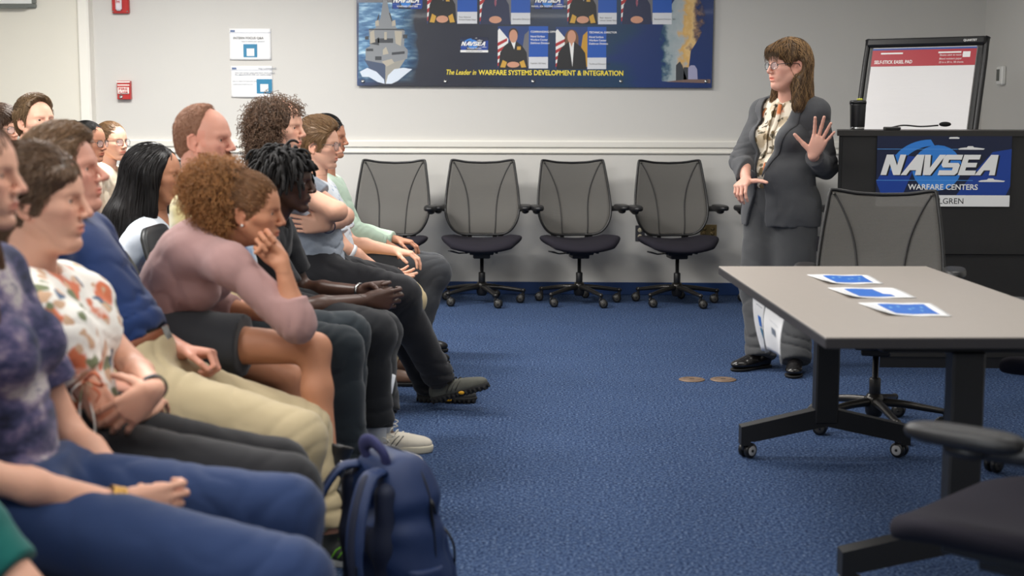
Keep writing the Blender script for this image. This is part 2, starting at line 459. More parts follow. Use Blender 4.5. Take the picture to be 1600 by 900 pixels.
def logo(parent, Wd, Hh, y0, depth=.003, strip=None, sub='WARFARE CENTERS', loc='', band=.155):
    """blue emblem panel Wd x Hh in the parent's local wall frame; returns its board"""
    b = MB().box((0, -depth, 0), (Wd, 0, Hh), .001).build('sign_board', inkD, parent); b.location = (0, y0, 0)
    M = WM(0, y0-depth-.0001, 0)
    y1 = Hh*band if strip else 0; H2 = Hh-y1
    m = MB(); flat(m, [(0,y1+H2*.22),(Wd*.04,y1),(Wd*.20,y1),(Wd*.27,y1+H2*.38),(Wd*.30,y1+H2*.62),(Wd*.12,y1+H2*.66)], 2, M); m.build('blue_field', ink('deep_blue', (18,62,150)), b); m = MB()
    flat(m, [(Wd*.60,y1),(Wd*.97,y1),(Wd,y1+H2*.15),(Wd,y1+H2*.75),(Wd*.86,y1+H2*.7),(Wd*.7,y1+H2*.3)], 2, M); m.build('blue_field', ink('deep_blue', (18,62,150)), b); 
    m = MB(); flat(m, oval(Wd*.45, y1+H2*.44, Wd*.185, H2*.37), 3, M)
    flat(m, [(Wd*.10+Wd*.30*(1-math.cos(t)), y1+H2*.40+H2*.50*math.sin(t)) for t in [i*.13 for i in range(13)]]+[(Wd*.18+Wd*.25*(1-math.cos(t)), y1+H2*.40+H2*.40*math.sin(t)) for t in [1.56-i*.13 for i in range(13)]], 4, M)
    m.build('sky_swoosh', ink('sky_blue', (48,128,214)), b)
    m = MB(); 
    for yy in (.74, .235): flat(m, rect(0, y1+H2*yy, Wd*(.72 if yy < .5 else .6), y1+H2*(yy+.008)), 5, M)
    m.build('blue_lines', ink('line_blue', (90,160,230)), b)
    h = H2*.33; s = Wd*.88/MARKW
    ms = MB(); mk = MB()
    for P in MARK:
        flat(ms, [(Wd*.03+x*s+Wd*.012, y1+H2*.325+y*h-H2*.012) for x, y in P], 5, M)
        flat(mk, [(Wd*.03+x*s, y1+H2*.325+y*h) for x, y in P], 7, M)
    ms.build('letter_shadow', inkK, b); mk.build('letters', inkW, b)
    for cx, cy, L1, up in ((.70,.755,.20,1), (.86,.235,.20,1), (.57,.93,.08,0)):
        m = MB(); x, y = Wd*cx, y1+H2*cy; l = Wd*L1/2; k = H2*.018
        flat(m, [(x-l,y-k*.4),(x-l*.9,y-k),(x+l*.9,y-k),(x+l,y),(x+l*.55,y+k*.7)]+([(x+l*.2,y+k*1.1),(x+l*.1,y+k*2.2),(x-l*.25,y+k*2.2),(x-l*.35,y+k)] if up else [])+[(x-l*.8,y+k*.5)], 8, M); m.build('vessel', inkW, b)
    text('sign_text', sub, M @ Matrix.Translation((Wd*.5, y1+H2*.09, .0018)), H2*.125, inkW, b, bold=.02, align='CENTER', width=None)
    if strip:
        m = MB(); flat(m, rect(0,0,Wd,y1), 3, M); m.build('white_strip', inkW, b)
        text('sign_text', loc, M @ Matrix.Translation((Wd*.5, y1*.24, .001)), y1*.72, inkK, b, align='CENTER')
    return b
# ---------- the big wall poster ----------
PX0 = W(558,135,YW-.03).x; PX1 = W(1112,135,YW-.03).x; PZ0 = W(840,134.5,YW-.03).z; PZ1 = PZ0+.98; PWd = PX1-PX0
pr = rootat('wall_poster', (PX0, YW-.03, PZ0), 'large dark blue printed panel with warship and portraits hung on the back wall', 'poster')
pr.rotation_euler.y = R_(.28)
def pp(px, py):  # photo pixel on the panel -> local metres
    q = W(px, py, YW-.034); return (q.x-PX0, q.z-PZ0+(q.x-PX0)*math.tan(R_(.28)))
pm = mat('poster_print', (16,34,74), rough=.32, spec=.5, coat=.15); N, L, B = nodes(pm)
tc = N.new('ShaderNodeTexCoord'); sp = N.new('ShaderNodeSeparateXYZ'); L.new(tc.outputs['Object'], sp.inputs[0])
mr = N.new('ShaderNodeMapRange'); mr.inputs['From Max'].default_value = PWd; L.new(sp.outputs[0], mr.inputs['Value'])
nz = N.new('ShaderNodeTexNoise'); nz.inputs['Scale'].default_value = 1.3; mp = N.new('ShaderNodeMapping'); mp.inputs['Scale'].default_value = (.6,1,3); mp.inputs['Rotation'].default_value = (0,.35,0)
L.new(tc.outputs['Object'], mp.inputs[0]); L.new(mp.outputs[0], nz.inputs['Vector'])
ad = N.new('ShaderNodeMath'); ad.operation = 'MULTIPLY_ADD'; ad.inputs[1].default_value = .35; L.new(nz.outputs['Fac'], ad.inputs[0]); L.new(mr.outputs[0], ad.inputs[2])
rp = ramp(N, [(.10,(28,66,128)), (.24,(22,25,40)), (.50,(22,27,46)), (.74,(12,44,76)), (.95,(8,54,88)), (1.0,(12,46,104))]); L.new(ad.outputs[0], rp.inputs[0]); L.new(rp.outputs[0], B.inputs['Base Color'])
MB().box((0,-.004,0),(PWd,.004,PZ1-PZ0), .001).build('printed_panel', pm, pr)
PM = WM(0, -.0042, 0)
def P2(l): return [pp(*p) for p in l]
def pflat(name, polys, m, lay, parent=pr, sub=None):
    for p in polys: mb = MB(); flat(mb, P2(p), lay, PM); o = mb.build(name, m, parent)
    return o
# sea and warship seen bow on
sea = mat('ink_sea', (70,120,160), rough=.4); N, L, B = nodes(sea)
tc = N.new('ShaderNodeTexCoord'); nz = N.new('ShaderNodeTexNoise'); nz.inputs['Scale'].default_value = 9; nz.inputs['Detail'].default_value = 6; mp = N.new('ShaderNodeMapping'); mp.inputs['Scale'].default_value = (1,1,4)
L.new(tc.outputs['Object'], mp.inputs[0]); L.new(mp.outputs[0], nz.inputs['Vector']); rp = ramp(N, [(.3,(40,84,130)),(.5,(84,130,170)),(.62,(150,190,215)),(.75,(205,225,235))]); L.new(nz.outputs['Fac'], rp.inputs[0]); L.new(rp.outputs[0], B.inputs['Base Color'])
# soft right-hand edge of the printed sea
sp = N.new('ShaderNodeSeparateXYZ'); L.new(tc.outputs['Object'], sp.inputs[0])
nz2 = N.new('ShaderNodeTexNoise'); nz2.inputs['Scale'].default_value = 6; L.new(tc.outputs['Object'], nz2.inputs['Vector'])
ma = N.new('ShaderNodeMath'); ma.operation = 'MULTIPLY_ADD'; ma.inputs[1].default_value = .12; L.new(nz2.outputs['Fac'], ma.inputs[0]); L.new(sp.outputs[0], ma.inputs[2])
mr = N.new('ShaderNodeMapRange'); mr.inputs['From Min'].default_value = .34; mr.inputs['From Max'].default_value = .50; mr.inputs['To Min'].default_value = 1; mr.inputs['To Max'].default_value = 0; L.new(ma.outputs[0], mr.inputs['Value'])
mz = N.new('ShaderNodeMapRange'); mz.inputs['From Min'].default_value = .02; mz.inputs['From Max'].default_value = .16; L.new(sp.outputs[2], mz.inputs['Value'])
mm = N.new('ShaderNodeMath'); mm.operation = 'MULTIPLY'; L.new(mr.outputs[0], mm.inputs[0]); L.new(mz.outputs[0], mm.inputs[1]); L.new(mm.outputs[0], B.inputs['Alpha'])
pflat('printed_sea', [[(560,4),(664,4),(664,134),(560,134)]], sea, 1)
hull_l = ink('hull_shade', (64,78,104)); hull_r = ink('hull_light', (150,148,140)); shipg = ink('ship_grey', (132,136,140)); shipd = ink('ship_dark', (54,58,64)); shipb = ink('ship_buff', (176,168,152))
pflat('ship_hull_shade', [[(568,92),(602,98),(602,131),(590,122),(578,108)]], hull_l, 2)
pflat('ship_hull_light', [[(602,98),(636,88),(622,110),(606,128),(602,131)]], hull_r, 2)
pflat('ship_superstructure', [[(571,94),(571,76),(578,72),(576,47),(586,44),(594,28),(598,0),(604,0),(610,30),(620,45),(632,48),(631,72),(637,78),(636,92),(602,100)]], shipg, 3)
pflat('ship_dark_details', [[(572,80),(583,80),(583,76),(572,76)],[(570,57),(576,56),(576,62),(570,62)],[(629,54),(636,54),(636,60),(629,60)],[(590,60),(614,60),(614,67),(590,67)],[(576,47),(631,47),(631,45),(576,45)],[(586,88),(596,88),(596,94),(586,94)],[(612,82),(632,80),(632,84),(612,86)],[(588,36),(592,28),(592,20),(589,28)],[(612,36),(607,20),(609,20),(614,36)],[(576,68),(592,71),(592,58)]], shipd, 4)
pflat('ship_light_details', [[(578,50),(584,47),(586,66),(578,68)],[(616,48),(628,49),(626,72),(618,68)],[(600,50),(604,50),(604,62),(600,62)],[(598,78),(603,73),(607,84),(598,86)],[(586,33),(591,31),(592,40),(586,41)],[(612,33),(617,31),(618,40),(612,41)],[(596,96),(612,92),(616,98),(604,104)]], shipb, 5)
pflat('bow_wave', [[(562,112),(574,106),(588,112),(600,124),(601,131),(590,128),(576,120),(566,120)],[(603,131),(606,118),(616,108),(630,106),(644,108),(634,116),(622,126),(612,131)]], ink('foam', (206,216,228)), 6)
# launch plume on the right
plume = mat('ink_plume', (196,176,150), rough=.4); N, L, B = nodes(plume)
tc = N.new('ShaderNodeTexCoord'); nz = N.new('ShaderNodeTexNoise'); nz.inputs['Scale'].default_value = 16; nz.inputs['Detail'].default_value = 7; L.new(tc.outputs['Object'], nz.inputs['Vector'])
sp = N.new('ShaderNodeSeparateXYZ'); L.new(tc.outputs['Object'], sp.inputs[0])
ma = N.new('ShaderNodeMath'); ma.operation = 'MULTIPLY_ADD'; ma.inputs[1].default_value = .22; L.new(nz.outputs['Fac'], ma.inputs[0]); L.new(sp.outputs[0], ma.inputs[2])
x0 = pp(1030,50)[0]+.11; x1 = pp(1100,50)[0]+.11
mr = N.new('ShaderNodeMapRange'); mr.inputs['From Min'].default_value = x0; mr.inputs['From Max'].default_value = x1; L.new(ma.outputs[0], mr.inputs['Value'])
rp = ramp(N, [(.05,(60,110,140)),(.22,(150,165,170)),(.45,(170,178,180)),(.58,(214,170,96)),(.72,(224,190,130)),(.85,(150,120,100)),(.97,(50,70,120))]); L.new(mr.outputs[0], rp.inputs[0]); L.new(rp.outputs[0], B.inputs['Base Color'])
rp2 = ramp(N, [(.0,(0,0,0)),(.22,(255,255,255)),(.80,(255,255,255)),(1,(0,0,0))]); L.new(mr.outputs[0], rp2.inputs[0]); L.new(rp2.outputs[0], B.inputs['Alpha'])
pflat('launch_plume', [[(1034,127),(1056,128),(1074,122),(1079,80),(1094,56),(1104,30),(1098,8),(1086,-10),(1060,-10),(1040,20),(1030,60)]], plume, 2)
pflat('launch_tower', [[(1056,127),(1056,102),(1062,96),(1066,102),(1074,127)],[(1068,126),(1068,105),(1075,105),(1076,126)]], shipd, 4)
pflat('radar_dome', [[(1075,124),(1075,106),(1079,102),(1085,102),(1089,108),(1090,124)]], ink('dome', (160,160,190)), 5)
pflat('ship_deck', [[(1040,128),(1110,130),(1110,124),(1076,124),(1054,126)]], ink('deck', (120,96,88)), 6)
# name cards with portraits
def card(px0, py0, px1, py1, xm, yb, sex, uni, flagc, title=None, name=None):
    c = empty('portrait_card', (0,0,0)); c.parent = pr
    def fl(nm, polys, m, lay):
        for p in polys: mb = MB(); flat(mb, P2(p), lay, PM); o = mb.build(nm, m, c)
        return o
    wd = xm-px0; X = lambda u: px0+u*wd; H = (py1-py0); Y = lambda v: py0+v*H
    fl('photo_background', [[(px0,py1),(xm,py1),(xm,py0),(px0,py0)]], ink('photo_blue', (28,60,120)) if sex != 'sepia' else ink('photo_brown', (70,62,66)), 3)
    fl('flag_white', [[(X(0),Y(.95)),(X(.30),Y(.8)),(X(.34),Y(.30)),(X(.05),Y(.05)),(X(0),Y(.1))]], inkW, 4)
    fl('flag_stripes', [[(X(0),Y(.95-.16*i)),(X(.30),Y(.80-.15*i)),(X(.30),Y(.73-.15*i)),(X(0),Y(.87-.16*i))] for i in range(4)], ink('flag_red', (176,44,48)), 5)
    fl('flag_dark', [[(X(.72),Y(.9)),(X(1),Y(.95)),(X(1),Y(.1)),(X(.86),Y(.2))]], ink(*flagc), 4)
    hairc = ink('hair_dark', (60,42,32)) if sex == 'm' else ink('hair_brown', (110,76,52))
    if sex == 'f': fl('portrait_hair', [[(X(.5)+wd*.22*math.cos(t), Y(.30)-H*.24*math.sin(t)) if math.sin(t) > -.3 else (X(.5)+wd*.26*math.cos(t), Y(.58)) for t in [i*.2618 for i in range(24)]]], hairc, 5)
    else: fl('portrait_hair', [oval(X(.5), Y(.17), wd*.155, -H*.13)], hairc, 5)
    fl('suit', [[(X(.02),Y(1)),(X(.08),Y(.62)),(X(.22),Y(.46)),(X(.40),Y(.36)),(X(.60),Y(.36)),(X(.78),Y(.46)),(X(.93),Y(.62)),(X(.98),Y(1))]], ink(*uni), 6)
    fl('shirt_front', [[(X(.42),Y(.36)),(X(.58),Y(.36)),(X(.53),Y(.55 if sex == 'm' else .95))]], inkW, 7)
    skin_i = ink('print_skin', (206,150,122))
    fl('portrait_face', [oval(X(.5), Y(.235), wd*.135, -H*.155)], skin_i, 8)
    fl('portrait_hands', [oval(X(.5), Y(.91), wd*.20, -H*.07)] if sex == 'm' else [[(X(.46),Y(.38)),(X(.54),Y(.38)),(X(.5),Y(.48))]], skin_i, 9)
    if sex == 'm' and 'uniform' in uni[0]: fl('gold_trim', [[(X(.08),Y(.97)),(X(.16),Y(.80)),(X(.30),Y(.85)),(X(.24),Y(.98))],[(X(.92),Y(.97)),(X(.84),Y(.80)),(X(.70),Y(.85)),(X(.76),Y(.98))],[(X(.62),Y(.56)),(X(.74),Y(.56)),(X(.74),Y(.48)),(X(.62),Y(.48))]], ink('gold', (206,160,60)), 8)
    elif sex == 'm': fl('necktie', [[(X(.48),Y(.38)),(X(.52),Y(.38)),(X(.535),Y(.6)),(X(.5),Y(.66)),(X(.465),Y(.6))]], ink('tie', (150,80,100)), 8)
    fl('blue_name_panel', [[(xm,yb),(px1,yb),(px1,py0),(xm,py0)]], inkB, 3)
    fl('white_name_panel', [[(xm,py1),(px1,py1),(px1,yb),(xm,yb)]], ink('pale', (214,216,220)), 3)
    if title:
        for i, s in enumerate(title):
            x, z = pp(xm+2.5, py0+12+i*5.2-(0 if i else 2)); text('card_text', s, PM @ Matrix.Translation((x, z, .0012)), .019, inkW, c, bold=.02)
    if name:
        for i, s in enumerate(name):
            x, z = pp(xm+2.5, (yb+py1)/2+2+i*4-(2 if len(name) > 1 else 0)); text('card_text', s, PM @ Matrix.Translation((x, z, .0012)), .016, inkK, c)
uni1 = ('uniform_black', (24,24,28)); suit1 = ('suit_navy', (34,42,74)); gold = ('flag_gold', (200,150,40)); seal = ('seal_grey', (110,110,116))
card(667,-42,745,37,714,18.5,'m',uni1,seal,None,['Rear Admiral','United States Navy'])
card(749,-42,828,38,798,20,'m',suit1,seal,None,['Executive Director, SES'])
card(886,-42,963,38,934,20,'m',uni1,seal,None,['Rear Admiral','United States Navy'])
card(970,-42,1049,38,1019,20,'m',suit1,seal,None,['Executive Director, SES'])
card(777.5,41,856,107,826,89,'m',uni1,seal,['COMMANDING OFFICER','Naval Surface','Warfare Center','Dahlgren Division'],['Captain, US Navy'])
card(868,42,947,108,917.5,90,'f',('blazer_black', (20,20,24)),gold,['TECHNICAL DIRECTOR','Naval Surface','Warfare Center','Dahlgren Division'],['Technical Director, SES'])
for (a, b_, c, d, st, sb) in ((719,58,762.5,82,True,'WARFARE CENTERS'), (612,-16,659.5,14,False,'WARFARE CENTERS'), (834,-16,880,14,False,'NAVAL SEA SYSTEMS COMMAND')):
    x0, z1 = pp(a, b_); x1, z0 = pp(c, d)
    e = empty('printed_emblem', (x0, -.0045, z0)); e.parent = pr
    logo(e, x1-x0, z1-z0, 0, .002, st, sb, 'DAHLGREN DIVISION')
yel = ink('motto_yellow', (246,222,60))
x, z = pp(696, 116.5); x2, _ = pp(744, 116); x3, _ = pp(974, 116)
text('motto_text', 'The Leader in', PM @ Matrix.Translation((x, z, .0008)), .052, yel, pr, bold=.008, shear=.28, width=x2-x)
text('motto_text', 'WARFARE SYSTEMS DEVELOPMENT & INTEGRATION', PM @ Matrix.Translation((x2+.018, z, .0008)), .050, yel, pr, bold=.022, width=x3-x2-.018)
steel = mat('brushed_steel', (190,190,188), rough=.25, metal=1)
for px in (567, 696, 833, 970, 1103):
    x, z = pp(px, 127); o = MB().lathe([(.0,-.002),(.013,-.002),(.013,.006),(.010,.010),(0,.0105)], 20, WM(x, -.004, z)).build('standoff_bolt', steel, pr)
    MB().lathe([(.008,0),(.008,.026)], 12, WM(x, .0295, z)).build('standoff_post', steel, pr)
# ---------- notices ----------
paper = mat('white_paper', (240,240,240), rough=.6); teal = ink('teal', (20,120,160)); greytx = ink('text_grey', (120,128,140))
def notice(px0, py0, px1, py1, label, kind):
    a = W(px0, py1, YW-.004); b_ = W(px1, py0, YW-.004); w_, h_ = b_.x-a.x, b_.z-a.z
    r = rootat('paper_notice', (a.x, YW-.004, a.z), label, 'notice')
    V = []; F = []; n = 12
    for j in range(n+1):
        for i in range(n+1):
            u, v = i/n, j/n; V.append((w_*u, -.0015-.010*(1-v)**3*(.4+.6*math.sin(u*3.1)), h_*v))
    F = [(j*(n+1)+i, j*(n+1)+i+1, (j+1)*(n+1)+i+1, (j+1)*(n+1)+i) for j in range(n) for i in range(n)]
    o = link('sheet', raw('sheet', V, F), paper, r); so = o.modifiers.new('t', 'SOLIDIFY'); so.thickness = .0006
    M = WM(0, -.0035, 0)
    m = MB(); flat(m, rect(0,h_*.86,w_,h_*.868), 1, M); flat(m, rect(w_*.03,h_*.885,w_*.14,h_*.95), 1, M); m.build('header_rule', ink('rule', (90,110,150)), r)
    M2 = WM(0, -.014, 0)
    m = MB()
    if kind == 1: flat(m, rect(w_*.34,h_*.08,w_*.67,h_*.50), 1, WM(0,-.010,0))
    else: flat(m, rect(w_*.62,h_*.12,w_*.99,h_*.58), 1, WM(0,-.010,0))
    m.build('teal_panel', teal, r)
    m = MB()
    if kind == 1: flat(m, rect(w_*.42,h_*.12,w_*.60,h_*.36), 3, WM(0,-.010,0))
    else: flat(m, rect(w_*.71,h_*.18,w_*.90,h_*.42), 3, WM(0,-.010,0))
    m.build('white_panel', inkW, r)
    lines = ((.10,.66,'INTERN FOCUS Q&A',.06,inkK),(.30,.57,'Scan to submit your questions',.035,greytx)) if kind == 1 else ((.66,.895,'Stay Connected!',.05,greytx),(.10,.76,'Visit our career page and learn more about',.042,greytx),(.10,.70,'the opportunities with our teams today',.042,greytx),(.05,.50,'Join our talent community and receive',.03,greytx),(.05,.40,'updates about events near you',.03,greytx))
    for u, v, s, sz, mm_ in lines: text('notice_text', s, WM(w_*u, -.0085, h_*v), w_*sz*1.3, mm_, r)
notice(359,44.5,423,93.5,'white notice sheet with centred teal panel, the upper of two on the wall',1)
notice(361.5,103,425.5,152,'white notice sheet with teal panel at right, the lower of two on the wall',2)
# ---------- fire alarm gear ----------
red = mat('alarm_red', (178,32,30), rough=.35, coat=.3); alw = mat('alarm_white', (232,226,220), rough=.4)
a = W(186,155.5,YW); b_ = W(206,126.5,YW); w_, h_ = b_.x-a.x, b_.z-a.z
r = rootat('fire_alarm_pull_station', (a.x, YW, a.z), 'red manual fire alarm pull station with white handle on the back wall', 'fire alarm')
MB().box((0,-.045,0),(w_,0,h_),.004).build('housing', red, r)
MB().box((w_*.08,-.056,h_*.30),(w_*.92,-.045,h_*.66),.003).build('pull_handle', alw, r)
MB().box((w_*.06,-.048,h_*.74),(w_*.94,-.045,h_*.80)).box((w_*.0,-.049,h_*.90),(w_*.98,-.044,h_*.97)).build('white_bands', alw, r)
text('alarm_text', 'FIRE', WM(w_*.16, -.0565, h_*.49), h_*.20, red, r, bold=.03, width=w_*.68)
text('alarm_text', 'ALARM', WM(w_*.16, -.0565, h_*.33), h_*.16, red, r, bold=.03, width=w_*.68)
MB().lathe([(0,0),(w_*.14,0),(w_*.14,.006),(0,.007)], 16, WM(w_*.3,-.045,h_*.15)).build('key_lock', steel, r)
a = W(177.5,21.5,YW); b_ = W(202.5,-18,YW); w_, h_ = b_.x-a.x, b_.z-a.z
r = rootat('fire_alarm_strobe', (a.x, YW, a.z), 'red fire alarm strobe with clear white lens high on the back wall', 'fire alarm')
MB().box((0,-.04,0),(w_,0,h_),.006).build('housing', red, r)
MB().box((w_*.28,-.075,h_*.10),(w_*.64,-.04,h_*.92),.012).build('strobe_lens', mat('lens', (222,214,220), rough=.15, coat=.5), r)
t = text('alarm_text', 'FIRE', WM(w_*.36,-.0755,h_*.75) @ Matrix.Rotation(-math.pi/2,4,'Z'), h_*.20, red, r, bold=.02)
for u in (.08,.92): MB().lathe([(0,0),(.006,0),(.005,.003),(0,.004)],12,WM(w_*u,-.04,h_*.08)).build('screw', steel, r)
# whiteboard on the bay wall
a = W(58,13,YBAY); w_ = 1.5
r = rootat('whiteboard', (a.x-w_, YBAY, a.z), 'grey framed whiteboard high on the cream wall at left', 'whiteboard')
MB().box((.02,-.025,.03),(w_-.02,-.002,.85)).build('writing_surface', mat('gloss_white', (232,234,232), rough=.2, coat=.4), r)
MB().box((0,-.035,0),(w_,0,.032),.006).box((w_-.028,-.035,.03),(w_,0,.85),.006).box((0,-.035,.03),(.028,0,.85),.006).box((0,-.035,.85),(w_,0,.88),.006).build('frame', mat('frame_grey', (118,122,118), rough=.4, metal=.3), r)
MB().box((.05,-.075,-.004),(w_-.05,-.03,.010),.004).build('pen_tray', mat('frame_grey'  , (0,0,0)), r)
# thermostat on the right wall
q = W(1568,118,9.6); ty = 9.6*XR/q.x; tz = W(1568,118,ty).z
r = rootat('thermostat', (XR, ty, tz-.065), 'white wall thermostat with dark display on the right wall', 'thermostat')
MB().box((-.032,-.062,0),(0,.062,.13),.008).build('thermostat_body', white, r)
MB().box((-.0345,-.012,.028),(-.031,.050,.108),.001).build('display', mat('lcd', (72,78,72), rough=.25), r)
# power outlets
brass = mat('brass_plate', (150,128,84), rough=.35, metal=.6); darkpl = mat('dark_plate', (62,62,66), rough=.4); ivory = mat('ivory', (206,196,170), rough=.4)
def outlet(px0,py0,px1,py1,m,label,n):
    a = W(px0,py1,YW); b_ = W(px1,py0,YW); w_, h_ = b_.x-a.x, b_.z-a.z
    r = rootat('power_outlet', (a.x,YW,a.z), label, 'outlet')
    MB().box((0,-.007,0),(w_,0,h_),.003).build('cover_plate', m, r)
    for k in range(n):
        for j in (0,1):
            cx = w_*(k+.5)/n; cz = h_*(.30+.40*j)
            s_ = MB().lathe([(0,0),(.017,0),(.017,.0025),(0,.003)],20,WM(cx,-.007,cz)).build('socket', ivory if m is not brass else brass, r)
            MB().box((cx-.008,-.0115,cz-.004),(cx-.005,-.0095,cz+.006)).box((cx+.005,-.0115,cz-.004),(cx+.008,-.0095,cz+.006)).build('slots', inkK, s_)
outlet(992.5,352,1007.5,377,darkpl,'dark grey duplex power outlet low on the wall between chairs',1)
outlet(1094,351,1120,370,brass,'brass double power outlet plate low on the wall behind rightmost chair back',2)
# brass floor plates
for px, lb in ((1081,'round brass floor plate set in the carpet, the left one'),(1130,'round brass floor plate set in the carpet, the right one')):
    q = W(px,593.5,7.12); f = 7.12; p = W(px, 593.5, f)
    for _ in range(20):
        p = W(px,593.5,f); f *= EYE/(EYE-p.z)
    m = mat('bronze_plate', (128,106,88), rough=.4, metal=.35, vary=.1, vscale=40)
    r = rootat('floor_plate', (p.x, p.y, 0), lb, 'floor plate')
    MB().lathe([(0,.0),(.066,0),(.066,.003),(.062,.005),(0,.005)], 32).build('plate', m, r)
    MB().lathe([(.040,.005),(.040,.0062),(.043,.0062),(.043,.005)], 32, caps=False).build('plate_ring', m, r)
    MB().box((-.012,-.0025,.005),(.012,.0025,.0065)).build('plate_slot', inkK, r)
# ================= furniture =================
plas = mat('black_plastic', (26,26,27), rough=.38, bump=.1, bscale=300, bdist=.0005)
alum = mat('dark_alloy', (58,56,54), rough=.28, metal=.7)
pad = mat('arm_pad', (24,24,26), rough=.42, spec=.5)
seatf = mat('seat_fabric', (40,38,45), rough=.95, bump=.4, bscale=500, bdist=.0008, spec=.15)
meshm = mat('chair_mesh', (92,90,86), rough=.75, alpha=.80)
N, L, B = nodes(meshm)   # fine horizontal knit
tc = N.new('ShaderNodeTexCoord'); wv = N.new('ShaderNodeTexWave'); wv.bands_direction = 'Z'; wv.inputs['Scale'].default_value = 55
L.new(tc.outputs['Object'], wv.inputs['Vector']); rp = ramp(N, [(.2,(78,76,73)),(.8,(116,113,108))]); L.new(wv.outputs['Fac'], rp.inputs[0]); L.new(rp.outputs[0], B.inputs['Base Color'])
seam = mat('mesh_seam', (46,45,45), rough=.6)
tyre = mat('caster_black', (24,24,25), rough=.35); hubm = mat('caster_hub', (74,72,68), rough=.3, metal=.3)
def caster(parent, x, y, rz, hub=hubm, r=.030, twin=True):
    M = Matrix.Translation((x,y,0)) @ Matrix.Rotation(rz,4,'Z')
    c = MB().tube([(0,0,.095),(0,0,.058)], .011, 10, M=M).box((-.012,-.008,.03),(.028,.008,.066),.004,M=M).build('caster', plas, parent)
    for s in ((-1,1) if twin else (1,)):
        WMx = M @ Matrix.Translation((.018, s*.016 if twin else 0, r)) @ Matrix.Rotation(-s*math.pi/2,4,'X')
        wheel = MB().lathe([(r-.003,-.0085),(r,-.005),(r,.005),(r-.003,.0085)],24,WMx).lathe([(.0,.0086),(r*.72,.0086),(r*.66,.0105),(.006,.0105),(.005,.014),(0,.014)],24,WMx,caps=False).build('wheel', tyre, c)
        MB().lathe([(0,.0088),(r*.70,.0090),(r*.64,.011),(.007,.0112),(0,.0112)],24,WMx,caps=False).build('hub', hub, wheel)
    return c
def back_outline(n=10):
    """front view half outlines of the mesh back: local y (side) and z"""
    right = [(.0,.470),(.07,.470),(.150,.476),(.205,.505),(.245,.565),(.264,.64),(.262,.72),(.250,.83),(.234,.94),(.226,.985),(.210,1.0),(.11,.985),(0,.980)]
    return right
def back_x(y, z):   # recline and lumbar curve; forward is +x
    t = (z-.40)/.6
    return -.215+.035*math.exp(-((t-.22)/.22)**2)-.10*max(0,t)**1.4+.55*y*y
